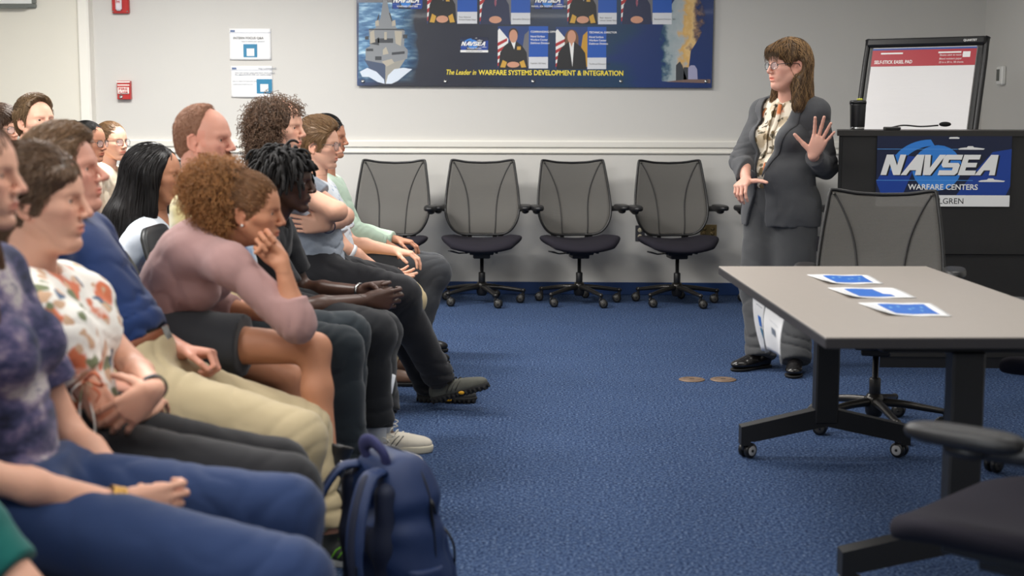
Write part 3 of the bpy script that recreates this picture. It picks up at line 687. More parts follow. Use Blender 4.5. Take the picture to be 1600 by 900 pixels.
def make_liberty(name='office_chair', label='', group=None, backyaw=0):
    t = empty(name, (0,0,0), 0, label, 'office chair', group)
    # seat: saddle cushion
    V = []; F = []; n = 22; m = 22
    def pt(u, v, side):
        # squircle map
        x = u*math.sqrt(1-v*v*.42); y = v*math.sqrt(1-u*u*.42)
        r4 = min(1, (abs(u)**5+abs(v)**5)); th = .032*math.sqrt(max(0, 1-max(abs(u),abs(v))**7))
        z = .420+.046*abs(y)**2.0-.012*(u > 0)*u**3*1.6+.010*(u < 0)*abs(u)**2-(.006)*(1-y*y)
        return (.015+x*.245, y*.284, z+(th*1.0 if side else -th*1.1))
    for sd in (1,0):
        for i in range(n+1):
            for j in range(m+1): V.append(pt(math.sin(math.pi/2*(-1+2*i/n)), math.sin(math.pi/2*(-1+2*j/m)), sd))
    K = (n+1)*(m+1)
    for i in range(n):
        for j in range(m):
            a = i*(m+1)+j; F.append((a, a+m+1, a+m+2, a+1)); F.append((K+a, K+a+1, K+a+m+2, K+a+m+1))
    me = raw('seat', V, F); s = link('seat', me, seatf, t)
    w_ = s.modifiers.new('w','WELD'); w_.merge_threshold = .002
    # mechanism under the seat
    mech = MB().box((-.13,-.085,.350),(.10,.085,.385),.006).box((-.09,-.06,.322),(.07,.06,.352),.006).box((-.13,-.115,.362),(.13,-.095,.39),.003).box((-.13,.095,.362),(.13,.115,.39),.003).tube([(.06,-.06,.36),(.06,.06,.36)],.018,12).build('tilt_mechanism', plas, t)
    MB().tube([(.05,-.09,.362),(.07,-.16,.360),(.075,-.20,.372),(.08,-.235,.380)], [.008,.010,.013,.010], 8, flat=(1,.5)).build('adjustment_lever', plas, mech)
    MB().lathe([(0,.06),(.016,.06),(.016,.10),(.024,.105),(.024,.215),(.021,.22),(.013,.222),(.013,.325),(0,.325)],20).build('gas_column', plas, t)
    base = MB().lathe([(0,.055),(.030,.055),(.038,.075),(.040,.13),(.032,.15),(0,.15)],20).build('base_hub', alum, t)
    for k in range(5):
        a = 2*math.pi*k/5+.35; M = Matrix.Rotation(a,4,'Z')
        P = [(.02,0,.118),(.12,0,.112),(.22,0,.098),(.292,0,.088)]
        lg = MB().tube(crv(P,4), [.026-.010*i/12 for i in range(13)], 12, flat=(.85,.75), M=M).ellipsoid((.292,0,.088),(.019,.016,.016),12,8,M).build('base_leg', alum, t)
        caster(lg, .292*math.cos(a), .292*math.sin(a), a+1.1+k*1.9)
    # back
    R = back_outline(); pts = [(y,z) for y,z in R]
    sm = crv([(0,y,z) for y,z in R], 6); half = [(p.y,p.z) for p in sm]
    loop = half+[(-y,z) for y,z in half[-2:0:-1]]
    fr = MB().tube([(back_x(y,z),y,z) for y,z in loop], .0105, 10, flat=(1.0,.8), closed=True).build('back_frame', plas, t)
    # mesh panel filling the frame
    V = []; F = []; nz = 30; ny = 18; zs = [.472+(.985-.472)*i/nz for i in range(nz+1)]
    def halfw(z):
        side = [(y,zz) for y,zz in half if y > .0]
        c = [ (abs(zz-z), y) for y,zz in side if True]
        # widest y whose outline passes z
        best = 0
        for (y0,z0),(y1,z1) in zip(half[:-1],half[1:]):
            if (z0-z)*(z1-z) <= 0 and z1 != z0: best = max(best, y0+(y1-y0)*(z-z0)/(z1-z0))
        return best
    topz = lambda y: .980+.020*(abs(y)/.21)**1.6
    for i, z in enumerate(zs):
        hw = halfw(min(z,.978)) if z > .474 else .07
        for j in range(ny+1):
            v = -1+2*j/ny; y = hw*v; zz = z if i < nz-3 else z+(topz(y)-.985)*(i-nz+3)/3
            V.append((back_x(y,zz)-.004*(1-v*v)*math.sin(math.pi*(z-.47)/.52), y, zz))
    F = [(i*(ny+1)+j, (i+1)*(ny+1)+j, (i+1)*(ny+1)+j+1, i*(ny+1)+j+1) for i in range(nz) for j in range(ny)]
    pn = link('mesh_panel', raw('mesh_panel', V, F), meshm, t); so = pn.modifiers.new('s','SOLIDIFY'); so.thickness = .002
    for s_ in (1,-1):
        c = crv([(0,s_*.206,.985),(0,s_*.165,.91),(0,s_*.125,.81),(0,s_*.104,.71),(0,s_*.097,.62),(0,s_*.094,.54),(0,s_*.090,.475)],5)
        MB().tube([(back_x(p.y,p.z)+.004,p.y,p.z) for p in c], .0042, 6).build('seam', seam, pn)
        MB().lathe([(0,0),(.007,0),(.007,.006),(0,.007)],12,frame((back_x(.206,.985)+.008,s_*.208,.985),(0,1,0),z=(1,0,0))).build('corner_button', hubm, fr)
        MB().tube(crv([(back_x(.09,.48),s_*.09,.482),(-.20,s_*.088,.41),(-.17,s_*.08,.365),(-.10,s_*.07,.36)],5), .012, 10, flat=(1.3,.6)).build('back_upright', plas, t)
        arm = MB().tube(crv([(-.11,s_*.08,.365),(-.26,s_*.11,.42),(-.31,s_*.16,.50),(-.31,s_*.20,.58),(-.27,s_*.25,.640),(-.18,s_*.300,.658),(-.05,s_*.308,.655)],6), .013, 10, flat=(1.5,.75)).build('arm_support', plas, t)
        MB().ellipsoid((-.01,s_*.306,.650),(.050,.026,.018)).build('arm_bracket', plas, arm)
        V2 = MB(); 
        pl = []
        for k in range(28):
            a = 2*math.pi*k/28; ca, sa = math.cos(a), math.sin(a)
            pl.append((-.005+.128*abs(ca)**.7*(1 if ca > 0 else -1), s_*.306+.047*abs(sa)**.75*(1 if sa > 0 else -1)*(1-.12*ca)))
        rings = []; 
        prof = [(.55,.660),(.86,.661),(.97,.667),(1.0,.675),(.985,.684),(.93,.691),(.80,.695),(.4,.6965)]
        for q, z in prof: rings.append([(-.005+(x+.005)*q, s_*.306+(y-s_*.306)*q, z) for x, y in pl])
        VV = [p for rg in rings for p in rg]; nn = 28
        FF = [(i*nn+k, i*nn+(k+1)%nn, (i+1)*nn+(k+1)%nn, (i+1)*nn+k) for i in range(len(rings)-1) for k in range(nn)]+[list(range(nn))[::-1],[(len(rings)-1)*nn+k for k in range(nn)]]
        V2.add(VV, FF, True).build('arm_pad', pad, arm)
    return t
def place(o, x, y, yaw, label, group=None, sc=1):
    o.location = (x,y,0); o.rotation_euler = (0,0,yaw); o.scale = (sc,sc,sc)
    o['label'] = label
    if group: o['group'] = group
    return o
chair0 = make_liberty()
def dupchair(*a, **k): return place(copy_tree(chair0), *a, **k)
YC = 10.0
def atx(px, Y): return W(px, 300, Y).x
wallg = 'mesh office chairs lined up along the back wall'
place(chair0, atx(753,YC), YC-.02, R_(-88), 'grey mesh office chair against the back wall, first one right of the audience', wallg)
dupchair(atx(608,YC)-.0, YC-.10, R_(-93), 'grey mesh office chair by the back wall partly hidden by the mint shirted person knees', wallg)
dupchair(atx(906,YC), YC, R_(-80), 'grey mesh office chair against the back wall, second one right of the audience', wallg)
dupchair(atx(1060,YC), YC, R_(-81), 'grey mesh office chair against the back wall in front of the two power outlets', wallg)
dupchair(atx(1228,YC), YC, R_(-86), 'grey mesh office chair by the back wall hidden mostly behind the standing speaker', wallg)
dupchair(atx(300,YC), YC-.05, R_(-90), 'grey mesh office chair by the back wall seen between long black hair and bald head', wallg)
dupchair(1.352, 6.0, R_(-104), 'grey mesh office chair pushed in at the far end of the table before the sign', None, 1.0)
dupchair(1.03, 3.10, R_(138), 'dark office chair in the near right corner with its arm pads toward the table', None)
dupchair(1.90, 5.12, R_(127), 'office chair at the right edge of the frame tucked under the table side', None)
# ---------------- table ----------------
lam = mat('grey_laminate', (166,158,150), rough=.42, vary=.02, vscale=30, spec=.45)
edge = mat('table_edge', (44,42,44), rough=.5); blk = mat('black_powder_coat', (14,14,15), rough=.5, bump=.1, bscale=400, bdist=.0004)
cNL = W(1290,527,3.76); TZ = .74
def onz(px, py, z):
    Y = 4.0
    for _ in range(30):
        p = W(px,py,Y); Y *= (EYE-z)/(EYE-p.z)
    return W(px,py,Y)
A = onz(1290,527,TZ); Bf = onz(1157,416,TZ); Cf = onz(1482,416,TZ)
wd = (Cf-Bf).length; ax = (Cf-Bf).normalized(); ay = (A-Bf); ln = ay.length; ay.normalize()
yawT = math.atan2(ax.y, ax.x)
tab = rootat('training_table', (A.x, A.y, 0), 'long grey laminate table on black wheeled T legs at the right', 'table')
tab.rotation_euler.z = yawT
MB().box((0.001,.001,TZ-.004),(wd-.001,ln-.001,TZ),.0015).build('table_top', lam, tab)
MB().box((0,0,TZ-.032),(wd,ln,TZ-.004),.002).build('edge_band', edge, tab)
MB().box((wd*.5-.03,.14,TZ-.075),(wd*.5+.03,ln-.14,TZ-.034),.004).build('cross_beam', blk, tab)
for yy in (.09, ln-.11):
    lg = MB().box((wd*.5-.045,yy-.035,.14),(wd*.5+.045,yy+.035,TZ-.05),.006).box((wd*.5-.24,yy-.03,TZ-.052),(wd*.5+.24,yy+.03,TZ-.034),.004).build('table_leg', blk, tab)
    for s_ in (-1,1):
        f = MB().prism([(0,.205),(0,.130),(s_*.278,.070),(s_*.292,.070),(s_*.292,.055),(s_*.330,.055),(s_*.330,.128)][::(1)], -.03,.03, M=Matrix(((1,0,0,wd*.5),(0,0,-1,yy),(0,1,0,0),(0,0,0,1)))).build('foot', blk, lg)
        caster(lg, wd*.5+s_*.312, yy, .6 if s_ < 0 else 2.4, hub=mat('grey_hub', (176,176,176), rough=.4))
# ---------------- papers on the table ----------------
def sheet_on_table(c, label, kind, group):
    """c: photo pixels of far-left, far-right, near-right, near-left corners"""
    q = [onz(px,py,TZ+.001) for px,py in c]; o = q[3]
    r = rootat('paper_sheet', (o.x,o.y,TZ), label, 'paper', group)
    def bl(u, v, z=0):
        p = q[3]*(1-u)*(1-v)+q[2]*u*(1-v)+q[0]*(1-u)*v+q[1]*u*v; p = p-o; return (p.x,p.y,.0012+z)
    n = 14; lift = lambda u, v: .012*max(0, 1-u*3.2-v*.9)**2+.006*max(0,(u-.8)*3)*max(0,.5-v)**2+.0015*math.sin(u*6+v*3)**2
    V = [bl(i/n, j/n, lift(i/n,j/n)) for j in range(n+1) for i in range(n+1)]
    F = [(j*(n+1)+i, j*(n+1)+i+1, (j+1)*(n+1)+i+1, (j+1)*(n+1)+i) for j in range(n) for i in range(n)]
    s = link('sheet', raw('sheet',V,F), paper, r); so = s.modifiers.new('s','SOLIDIFY'); so.thickness = .0005; so.offset = -1
    def patch(nm, u0,u1,v0,v1,m,up=.0006,cut=None):
        k = 12; V = []; 
        for j in range(k+1):
            for i in range(k+1):
                u = u0+(u1-u0)*i/k; v = v0+(v1-v0)*j/k
                if cut and v < .32: u = u0+(u1+.10-u0)*i/k
                V.append(bl(u,v,lift(u,v)+up))
        F = [(j*(k+1)+i, j*(k+1)+i+1, (j+1)*(k+1)+i+1, (j+1)*(k+1)+i) for j in range(k) for i in range(k)]
        return link(nm, raw(nm,V,F), m, r)
    b = ink('print_blue', (16,104,200))
    if kind == 'a':
        patch('blue_print', .22,.86,.12,.88,b); lt = ink('print_pale', (120,180,225))
        for k, (u, v) in enumerate(((.30,.55),(.42,.6),(.52,.40),(.60,.5),(.66,.3),(.74,.58))): patch('print_mark', u,u+.035,v,v+.10,lt,.0010)
    else: patch('blue_print', .20,.62,.10,.86,b,cut=True)
    for k in range(3): patch('print_line', .05+.045*k,.056+.045*k,.15,.85,greytx,.0009)
gp = 'printed sheets lying on the grey table'
sheet_on_table([(1260,429),(1357,430),(1381,443.5),(1291,444)], 'printed sheet with blue block, farthest of the three lying on the table', 'a', gp)
sheet_on_table([(1293,449.5),(1398,450),(1433,465.5),(1325,466)], 'printed sheet with notched blue block and blank right side, middle one on the table', 'b', gp)
sheet_on_table([(1340,473),(1455,474),(1488,494.5),(1382,493)], 'printed sheet with blue block, nearest to the table front edge', 'a', gp)
def hanging(px_top0, px_top1, bot, bot1, label, marks):
    """sheet hanging over the left table edge"""
    r0 = Vector(px_top0); r1 = Vector(px_top1)
    r = rootat('hanging_sheet', r0, label, 'paper', 'sheets hanging over the table edge')
    n = 14; V = []
    b0 = Vector(bot); b1 = Vector(bot1)
    def S(u, v, off=0):   # v 0 top, 1 bottom
        p = (r0*(1-u)+r1*u)*(1-v)+(b0*(1-u)+b1*u)*v-r0
        p.x += -.012*math.sin(v*3.1)*(1+.3*u)+.022*v*v*math.sin(u*3.1) - off; return p
    V = [S(i/n, j/n) for j in range(n+1) for i in range(n+1)]
    F = [(j*(n+1)+i, (j+1)*(n+1)+i, (j+1)*(n+1)+i+1, j*(n+1)+i+1) for j in range(n) for i in range(n)]
    s = link('sheet', raw('sheet',V,F), paper, r); so = s.modifiers.new('s','SOLIDIFY'); so.thickness = .0005
    for (u0,u1,v0,v1,m) in marks:
        k = 8; V = [S(u0+(u1-u0)*i/k, v0+(v1-v0)*j/k, .0016) for j in range(k+1) for i in range(k+1)]
        F = [(j*(k+1)+i, (j+1)*(k+1)+i, (j+1)*(k+1)+i+1, j*(k+1)+i+1) for j in range(k) for i in range(k)]
        link('print_mark', raw('print_mark',V,F), m, r)
def onedge(t, dz=0, dx=-.004): p = Bf+(A-Bf)*t; return Vector((p.x+dx, p.y, TZ+dz))
bb = ink('print_blue', (0,0,0)); 
hanging(onedge(.425,-.002),onedge(.235,-.002), W(1205,551,onedge(.36).y)+Vector((-.02,0,0)), W(1190,548,onedge(.22).y), 'white printed sheet hanging over the left table edge, the farther one', [(.15,.85,.12,.125,greytx),(.15,.85,.18,.185,greytx),(.15,.7,.3,.31,greytx),(.3,.62,.46,.62,bb),(.3,.62,.64,.82,teal)])
hanging(onedge(.66,-.002),onedge(.45,-.002), W(1221,572,onedge(.66).y)+Vector((0,0,0)), W(1198,545,onedge(.45).y), 'white printed sheet hanging over the left table edge, the nearer one', [(.15,.85,.10,.106,greytx),(.15,.85,.22,.225,greytx),(.2,.7,.4,.405,greytx),(.35,.6,.5,.62,greytx)])
# ---------------- podium ----------------
podm = mat('podium_black', (30,29,28), rough=.55, bump=.25, bscale=35, bstretch=(1,1,12), vary=.12, vscale=5)
PY = 7.46; ptop = W(1450,204,PY).z; px0 = W(1303,300,PY).x; px1 = 2.72; zb = W(1450,398,PY).z; pxl = W(1374,560,PY).x
pod = rootat('podium', (px0, PY, 0), 'wide black podium cabinet carrying the blue sign, right of the speaker', 'podium')
Wp = px1-px0
MB().prism([(.02,0),(Wp,0),(Wp,.60),(.135,.60)],zb+.004,ptop-.028).build('upper_cabinet', podm, pod)
MB().prism([(.006,-.014),(Wp+.012,-.014),(Wp+.012,.62),(.125,.62)],ptop-.028,ptop).build('top_board', mat('podium_top',(40,38,36),rough=.4), pod)
MB().prism([(pxl-px0,.02),(Wp,.02),(Wp,.60),(pxl-px0+.13,.60)],.06,zb).build('lower_cabinet', podm, pod)
MB().prism([(pxl-px0+.01,.03),(Wp-.01,.03),(Wp-.01,.58),(pxl-px0+.13,.58)],0,.06).build('plinth', plas, pod)
MB().box((.018,-.006,zb+.006),(.036,0,ptop-.03),.002).build('corner_strip', blk, pod)
MB().lathe([(0,0),(.012,0),(.012,.004),(.006,.018),(0,.02)],14,WM(.30,-.0,W(1440,411,PY).z)).build('knob', plas, pod).location.x = W(1441,411,PY).x-px0-.30
a = W(1367,322,PY-.004); b_ = W(1581,208.5,PY-.004)
sg = rootat('podium_sign', (a.x, PY-.0075, a.z), 'blue and black emblem sign board fixed to the front of the podium', 'sign')
logo(sg, b_.x-a.x, b_.z-a.z, 0, .006, True, 'WARFARE CENTERS', 'DAHLGREN')
# tumbler
q = W(1340,203,PY+.15)
tb = rootat('travel_tumbler', (q.x, PY+.16, ptop), 'black insulated travel tumbler with steel base on the podium top', 'tumbler')
MB().lathe([(0,.012),(.036,.012),(.038,.020),(.042,.13),(.043,.138),(0,.138)],28).build('body', mat('tumbler_black',(28,28,30),rough=.35), tb)
MB().lathe([(0,0),(.034,0),(.0365,.004),(.037,.020),(0,.02)],28).build('steel_base', steel, tb)
lid = MB().lathe([(0,.138),(.044,.138),(.044,.150),(.036,.156),(0,.156)],28).build('lid', plas, tb)
MB().box((-.004,-.02,.155),(.02,.02,.166),.003).build('lid_tab', mat('lime_tab',(196,196,60),rough=.4), lid)
# gooseneck microphone lying low over the podium
q = W(1478,199,PY+.10)
mc = rootat('gooseneck_microphone', (q.x-.28, PY+.10, ptop), 'black gooseneck microphone lying over the podium top', 'microphone')
MB().box((-.04,-.03,0),(.04,.03,.018),.004).build('base', plas, mc)
MB().tube(crv([(0,0,.015),(.06,0,.026),(.15,0,.020),(.24,0,.026)],6), .004, 8).build('gooseneck', plas, mc)
MB().ellipsoid((.275,0,.032),(.032,.013,.013)).build('microphone_head', mat('foam_black',(14,14,15),rough=.95), mc)
# ---------------- flip chart easel ----------------
EY = 8.9
tl, tr = W(1372,64,EY), W(1523,62,EY); br_, bl_ = W(1500,204,EY), W(1353,204,EY)
yw = R_(-33); up_t = math.tan(R_(14))
ez = rootat('flip_chart_easel', (W(1430,204,EY).x, EY, 0), 'black framed flip chart easel with white self stick pad behind the podium', 'easel')
bw = .735; bh = 1.05; ztop = tl.z
# board frame axes: x across, z up leaning back, -y face normal toward camera-left
cx = Vector((math.cos(yw), math.sin(yw), 0)); nrm = Vector((math.sin(yw), -math.cos(yw), 0))  # faces the room
leanb = R_(16); upv = (Vector((0,0,1))*math.cos(leanb)-nrm*math.sin(leanb)).normalized(); fn = cx.cross(upv)
topc = (tl+tr)/2; topc.z = ztop
E = Matrix((cx, upv, fn)).transposed().to_4x4(); org = topc-ez.location-cx*bw/2-upv*bh; E.translation = org
MB().box((.02,.02,-.012),(bw-.02,bh-.02,.0),.002,M=E).build('board', mat('board_grey',(70,70,70),rough=.5), ez)
MB().tube([E@Vector(p) for p in crv([(0.02,0,0),(0,.02,0),(0,bh*.5,0),(0,bh-.03,0),(.03,bh,0),(bw*.5,bh,0),(bw-.03,bh,0),(bw,bh-.03,0),(bw,bh*.5,0),(bw,.02,0),(bw-.02,0,0)],4)], .017, 10, flat=(1,1)).build('frame', plas, ez)
MB().box((.0,bh-.035,-.01),(bw,bh+.015,.03),.010,M=E).build('clamp_bar', plas, ez)
pdd = MB().box((.045,.10,.001),(bw-.045,bh-.045,.022),.002,M=E).build('paper_pad', mat('pad_white',(226,224,224),rough=.6,bump=.3,bscale=7,bstretch=(1,1,5),bdist=.004), ez)
Ep = E @ Matrix.Translation((0,0,.0225))
MB().box((.045,bh-.165,0),(bw-.045,bh-.062,.0012),M=Ep).build('red_band', ink('band_red',(172,48,58)), pdd)
MB().box((.045,bh-.062,0),(bw-.045,bh-.050,.0012),M=Ep).build('blue_band', ink('band_blue',(50,80,150)), pdd)
T_ = lambda x, y: Ep @ Matrix.Translation((x,y,.0016))
text('pad_text','SELF-STICK EASEL PAD',T_(.065,bh-.148),.030,inkW,pdd,bold=.02,width=.24)
text('pad_text','Sheets stick to most walls',T_(.47,bh-.105),.016,inkW,pdd); text('pad_text','Bleed resistant paper',T_(.47,bh-.128),.016,inkW,pdd); text('pad_text','25 in x 30 in, 30 sheets',T_(.47,bh-.150),.016,inkW,pdd)
MB().box((.61,bh-.115,.0012),(.655,bh-.080,.002),M=Ep).build('white_label', inkW, pdd)
for u in (.10,.46): MB().box((u,bh-.088,.0012),(u+.14,bh-.078,.002),.001,M=Ep).build('handle_slot', inkW, pdd)
text('maker_text','QUARTET',E@Matrix.Translation((bw-.13,bh-.018,.0306)),.018,inkW,ez,bold=.02)
for i, u in enumerate((.06, bw-.06)):
    a_ = E@Vector((u,.15,-.01)); foot = Vector((a_.x+nrm.x*.12, a_.y+nrm.y*.12, .012)); MB().tube([E@Vector((u,bh*.8,-.02)), foot-Vector((0,0,ez.location.z))], .012, 10).build('leg', plas, ez)
a_ = E@Vector((bw/2,bh*.8,-.03)); MB().tube([a_, Vector((a_.x-nrm.x*.20, a_.y-nrm.y*.20, .012))], .012, 10).build('leg', plas, ez)
MB().box((.02,.03,0),(bw-.02,.045,.06),.004,M=E).build('pen_ledge', plas, ez)
# ================= people =================
def Rm(cols): return np.array([[float(cols[j][i]) for j in range(3)] for i in range(3)])
def head_matrix(c, yaw, pitch, roll, sc):
    """columns: forward, left, up. pitch > 0 looks down, roll > 0 tips to the right"""
    M = Matrix.Rotation(yaw,3,'Z') @ Matrix.Rotation(pitch,3,'Y') @ Matrix.Rotation(roll,3,'X')
    M4 = (M*sc).to_4x4(); M4.translation = Vector(c); return M4
class Head:
    def __init__(s, c, yaw=0, pitch=0, roll=0, sc=1.0, nose=1.0, jaw=1.0, fem=0.0, brow=1.0, chin=1.0, mouth=0.0, fat=0.0, nosew=1.0, lips=1.0):
        s.M = head_matrix(c, yaw, pitch, roll, sc); s.sc = sc; s.R = np.array([[s.M[i][j]/sc for j in range(3)] for i in range(3)])
        s.p = dict(nose=nose, jaw=jaw, fem=fem, brow=brow, chin=chin, mouth=mouth, fat=fat, nosew=nosew, lips=lips)
    def P(s, p): return s.M @ Vector(p)
    def loc(s, V):  # world -> local array
        c = np.array([s.M[i][3] for i in range(3)]); return (V-c)@s.R/s.sc
    def wor(s, V):
        c = np.array([s.M[i][3] for i in range(3)]); return V@s.R.T*s.sc+c
    def c(s, a, b, ra, rb=None, k=.008, flat=None, op='u', cuts=None):
        f = None if flat is None else (Vector(s.R@np.array(flat[0], float)), flat[1])
        return cap(s.P(a), s.P(b), ra*s.sc, (ra if rb is None else rb)*s.sc, k*s.sc, f, op, cuts)
    def e(s, c, r, rot=None, k=.008, op='u', cuts=None):
        R = s.R if rot is None else s.R@np.array(Matrix.Rotation(rot[1],3,rot[0]))
        return ell(s.P(c), [v*s.sc for v in r], R, k*s.sc, op, cuts)
    def ops(s):
        q = s.p; c = s.c; e = s.e; o = []; fe = q['fem']; ft = q['fat']; jw = q['jaw']
        o.append(e((-.010,0,.036),(.095,.075,.087)))
        o.append(e((.030,0,.020),(.060,.064,.078), k=.02))
        o.append(e((.022,0,-.030),(.058,.057*jw+ft*.6,.062), k=.02))
        for y in (-1,1):
            o.append(c((.000,y*.052*jw,-.035),(.058,y*.020,-.086),.020+ft*.5,.016+ft*.4, k=.018))
            o.append(c((.055,y*.037,-.014),(.064,y*.024,-.050),.020+ft*.3,.016+ft*.3, k=.018))
            o.append(c((.030,y*.056,-.008),(.058,y*.042,-.010),.012, k=.018))
        o.append(e((.068*q['chin'],0,-.088),(.020,.021,.016), k=.016))
        o.append(e((.068,0,-.055),(.022,.030,.026), k=.014))
        if ft: o.append(e((.03,0,-.088),(.045,.038,.020+ft), k=.02))
        for y in (-1,1):
            o.append(e((.088,y*.033,.008),(.016,.019,.0135), k=.012, op='s'))
            o.append(e((.088,y*.014,.004),(.008,.006,.014), k=.008, op='s'))
        br = .0095*q['brow']*(1-.25*fe)
        for y in (-1,1): o.append(c((.081,y*.014,.026),(.066,y*.046,.025), br, br*.8, k=.012))
        for y in (-1,1): o.append(e((.0665,y*.032,.008),(.0150,.0165,.0140), k=.004))     # lids
        for y in (-1,1): o.append(e((.0835,y*.0335,.0065),(.0105,.0140,.0050), k=.002, op='s'))
        n = q['nose']; nw = q['nosew']
        o.append(c((.084,0,.020),(.084+.019*n,0,-.018),.0075,.0088*nw, k=.008))
        o.append(e((.084+.020*n,0,-.0225),(.0105,.0098*nw,.0085), k=.006))
        for y in (-1,1): o.append(e((.091+.004*n,y*.0125*nw,-.0262),(.0100,.0068,.0068), k=.005))
        for y in (-1,1): o.append(e((.096+.006*n,y*.0075*nw,-.0335),(.0055,.0035,.0042), k=.0015, op='s'))
        L_ = q['lips']; m = q['mouth']
        o.append(e((.0855,0,-.0490),(.0090,.0235,.0052*L_), k=.004)); o.append(e((.0835,0,-.0605-m*.006),(.0088,.0205,.0060*L_), k=.004))
        o.append(e((.0950,0,-.0548-m*.003),(.0125,.0215,.0011+m*.0055), k=.0018, op='s'))
        o.append(e((.084,0,-.0715),(.006,.016,.0045), k=.008, op='s'))
        for y in (-1,1):
            rt = ('Z', y*-.42)
            o.append(e((-.012,y*.0765,.000),(.0175,.0050,.0300), rot=rt, k=.004))
            o.append(e((-.010,y*.0830,.002),(.0105,.0050,.0200), rot=rt, k=.003, op='s'))
            o.append(c((-.024,y*.0835,.018),(-.022,y*.0810,-.012),.0032,.003, k=.003)); o.append(c((-.024,y*.0835,.018),(-.006,y*.0790,.027),.0032,.003, k=.003))
            o.append(e((.002,y*.0745,-.003),(.0050,.0032,.0065), k=.003)); o.append(e((-.006,y*.0755,-.027),(.0075,.0038,.0070), k=.004))
        return o
def hand_ops(w, d, n, side, curl=((25,35,20),)*4, thumb=(10,15,20), spread=.10, sc=1.0, tdir=(.55,.80,.15)):
    """w wrist, d direction to the knuckles, n palm normal, side 'R'/'L'; returns implicit pieces and a bounding box"""
    d = Vector(d).normalized(); n = Vector(n); n = (n-d*n.dot(d)).normalized()
    t = d.cross(n) if side == 'R' else n.cross(d)
    w = Vector(w); o = []; pts = [w]
    kn = [(.030,.090),(.010,.094),(-.010,.089),(-.028,.080)]; ln = [(.042,.025,.021),(.047,.029,.022),(.043,.027,.021),(.034,.020,.019)]; rr = [.0088,.0090,.0085,.0076]
    for i, (ly, lx) in enumerate(kn):
        K = w+d*lx*sc+t*ly*sc
        o.append(cap(w+d*.012*sc+t*ly*.45*sc, K, .0150*sc, .0108*sc, k=.012))
    o.append(ell(w+d*.050*sc+n*.004*sc, (.045*sc,.034*sc,.0135*sc), Rm((d,t,n)), k=.012))
    for i, (ly, lx) in enumerate(kn):
        p = w+d*lx*sc+t*ly*sc; fd = (d+t*spread*(1.2-i*.8)).normalized(); ang = 0; ax = fd.cross(n).normalized()
        cl = curl[i] if i < len(curl) else curl[-1]
        for j in range(3):
            ang += cl[j]; v = Matrix.Rotation(-R_(ang),3,ax) @ fd
            if v.dot(n) < 0 and ang > 0 and ang < 90 : v = Matrix.Rotation(R_(ang),3,ax) @ fd
            elif 90 <= ang:
                v = fd*math.cos(R_(ang))+n*math.sin(R_(ang))
            v = fd*math.cos(R_(ang))+n*math.sin(R_(ang))
            q = p+v*ln[i][j]*sc; r0 = rr[i]*sc*(1-.08*j); o.append(cap(p, q, r0, r0*.9, k=.0022 if j == 0 else .004)); p = q; pts.append(q)
    td = (d*tdir[0]+t*tdir[1]+n*tdir[2]).normalized(); p = w+d*.018*sc+t*.018*sc+n*.004*sc; ang = 0
    inw = (d*.5-t*.6+n*.5); inw = (inw-td*inw.dot(td)).normalized()
    for j, (l, r) in enumerate(((.044,.0135),(.034,.0102),(.026,.0092))):
        ang += thumb[j]; v = td*math.cos(R_(ang))+inw*math.sin(R_(ang)); q = p+v*l*sc
        o.append(cap(p, q, r*sc, r*.85*sc, k=.008 if j == 0 else .004)); p = q; pts.append(q)
    P = np.array([tuple(v) for v in pts]); return o, P.min(0)-.024*sc, P.max(0)+.024*sc
def ik(a, b, l1, l2, pole):
    a = Vector(a); b = Vector(b); v = b-a; L = v.length; mx = (l1+l2)*.999
    if L > mx: L = mx; b = a+v.normalized()*L
    u = v.normalized(); x = (l1*l1-l2*l2+L*L)/(2*L); h = math.sqrt(max(0, l1*l1-x*x))
    pl = Vector(pole)-a; pl = (pl-u*pl.dot(u)); pl = pl.normalized() if pl.length > 1e-6 else Vector((0,0,-1))
    return a+u*x+pl*h, b
def tintskin(hd, base, lip=(1.0,.62,.60), stubble=0, blush=.06):
    def f(V):
        T = np.ones((len(V),3)); q = hd.loc(V); x, y, z = q[:,0], q[:,1], q[:,2]
        lm = np.exp(-((z+.0545)/.0085)**4-(y/.0235)**4)*(x > .076); T *= 1-lm[:,None]*(1-np.array(lip))
        ch = np.exp(-((np.abs(y)-.042)/.018)**2-((z+.022)/.018)**2)*(x > .03); T *= 1-ch[:,None]*np.array([0,blush*1.6,blush*1.3])
        nz = np.exp(-(y/.014)**2-((z+.022)/.012)**2)*(x > .09); T *= 1-nz[:,None]*np.array([0,blush*1.5,blush*1.2])
        er = (np.abs(y) > .070)&(z < .04)&(z > -.04); T *= np.where(er[:,None], np.array([1,.90,.88]), 1)
        if stubble:
            s = np.clip((-.028-z)/.02,0,1)*(x > .0)*(z > -.11)*(1-lm); T *= 1-s[:,None]*stubble*np.array([.30,.30,.26])
        return T
    return f
skinmats = {}
def skin(name, c, rough=.56):
    return mat('skin_'+name, PALETTE.get(name, c), rough=rough, attr=True, vary=.035, vscale=22, bump=.12, bscale=240, bdist=.0006, sss=.06, spec=.45)
PALETTE = dict(fair=(222,168,142), ruddy=(214,154,132), tan=(190,132,100), deep=(78,54,44), light=(224,172,146), olive=(188,132,104))
HAIRS = dict(brown=(74,54,40), black=(22,20,20), sandy=(112,86,62), ginger=(150,104,74), light_brown=(128,98,66), buzz_ginger=(150,108,84), brown_quiff=(116,92,66))
def hairmat(name, c, rough=.42): return mat('hair_'+name, HAIRS.get(name, c), rough=rough, attr=True, spec=.38)
eyew = mat('eye_white', (236,230,226), rough=.15, coat=.5)
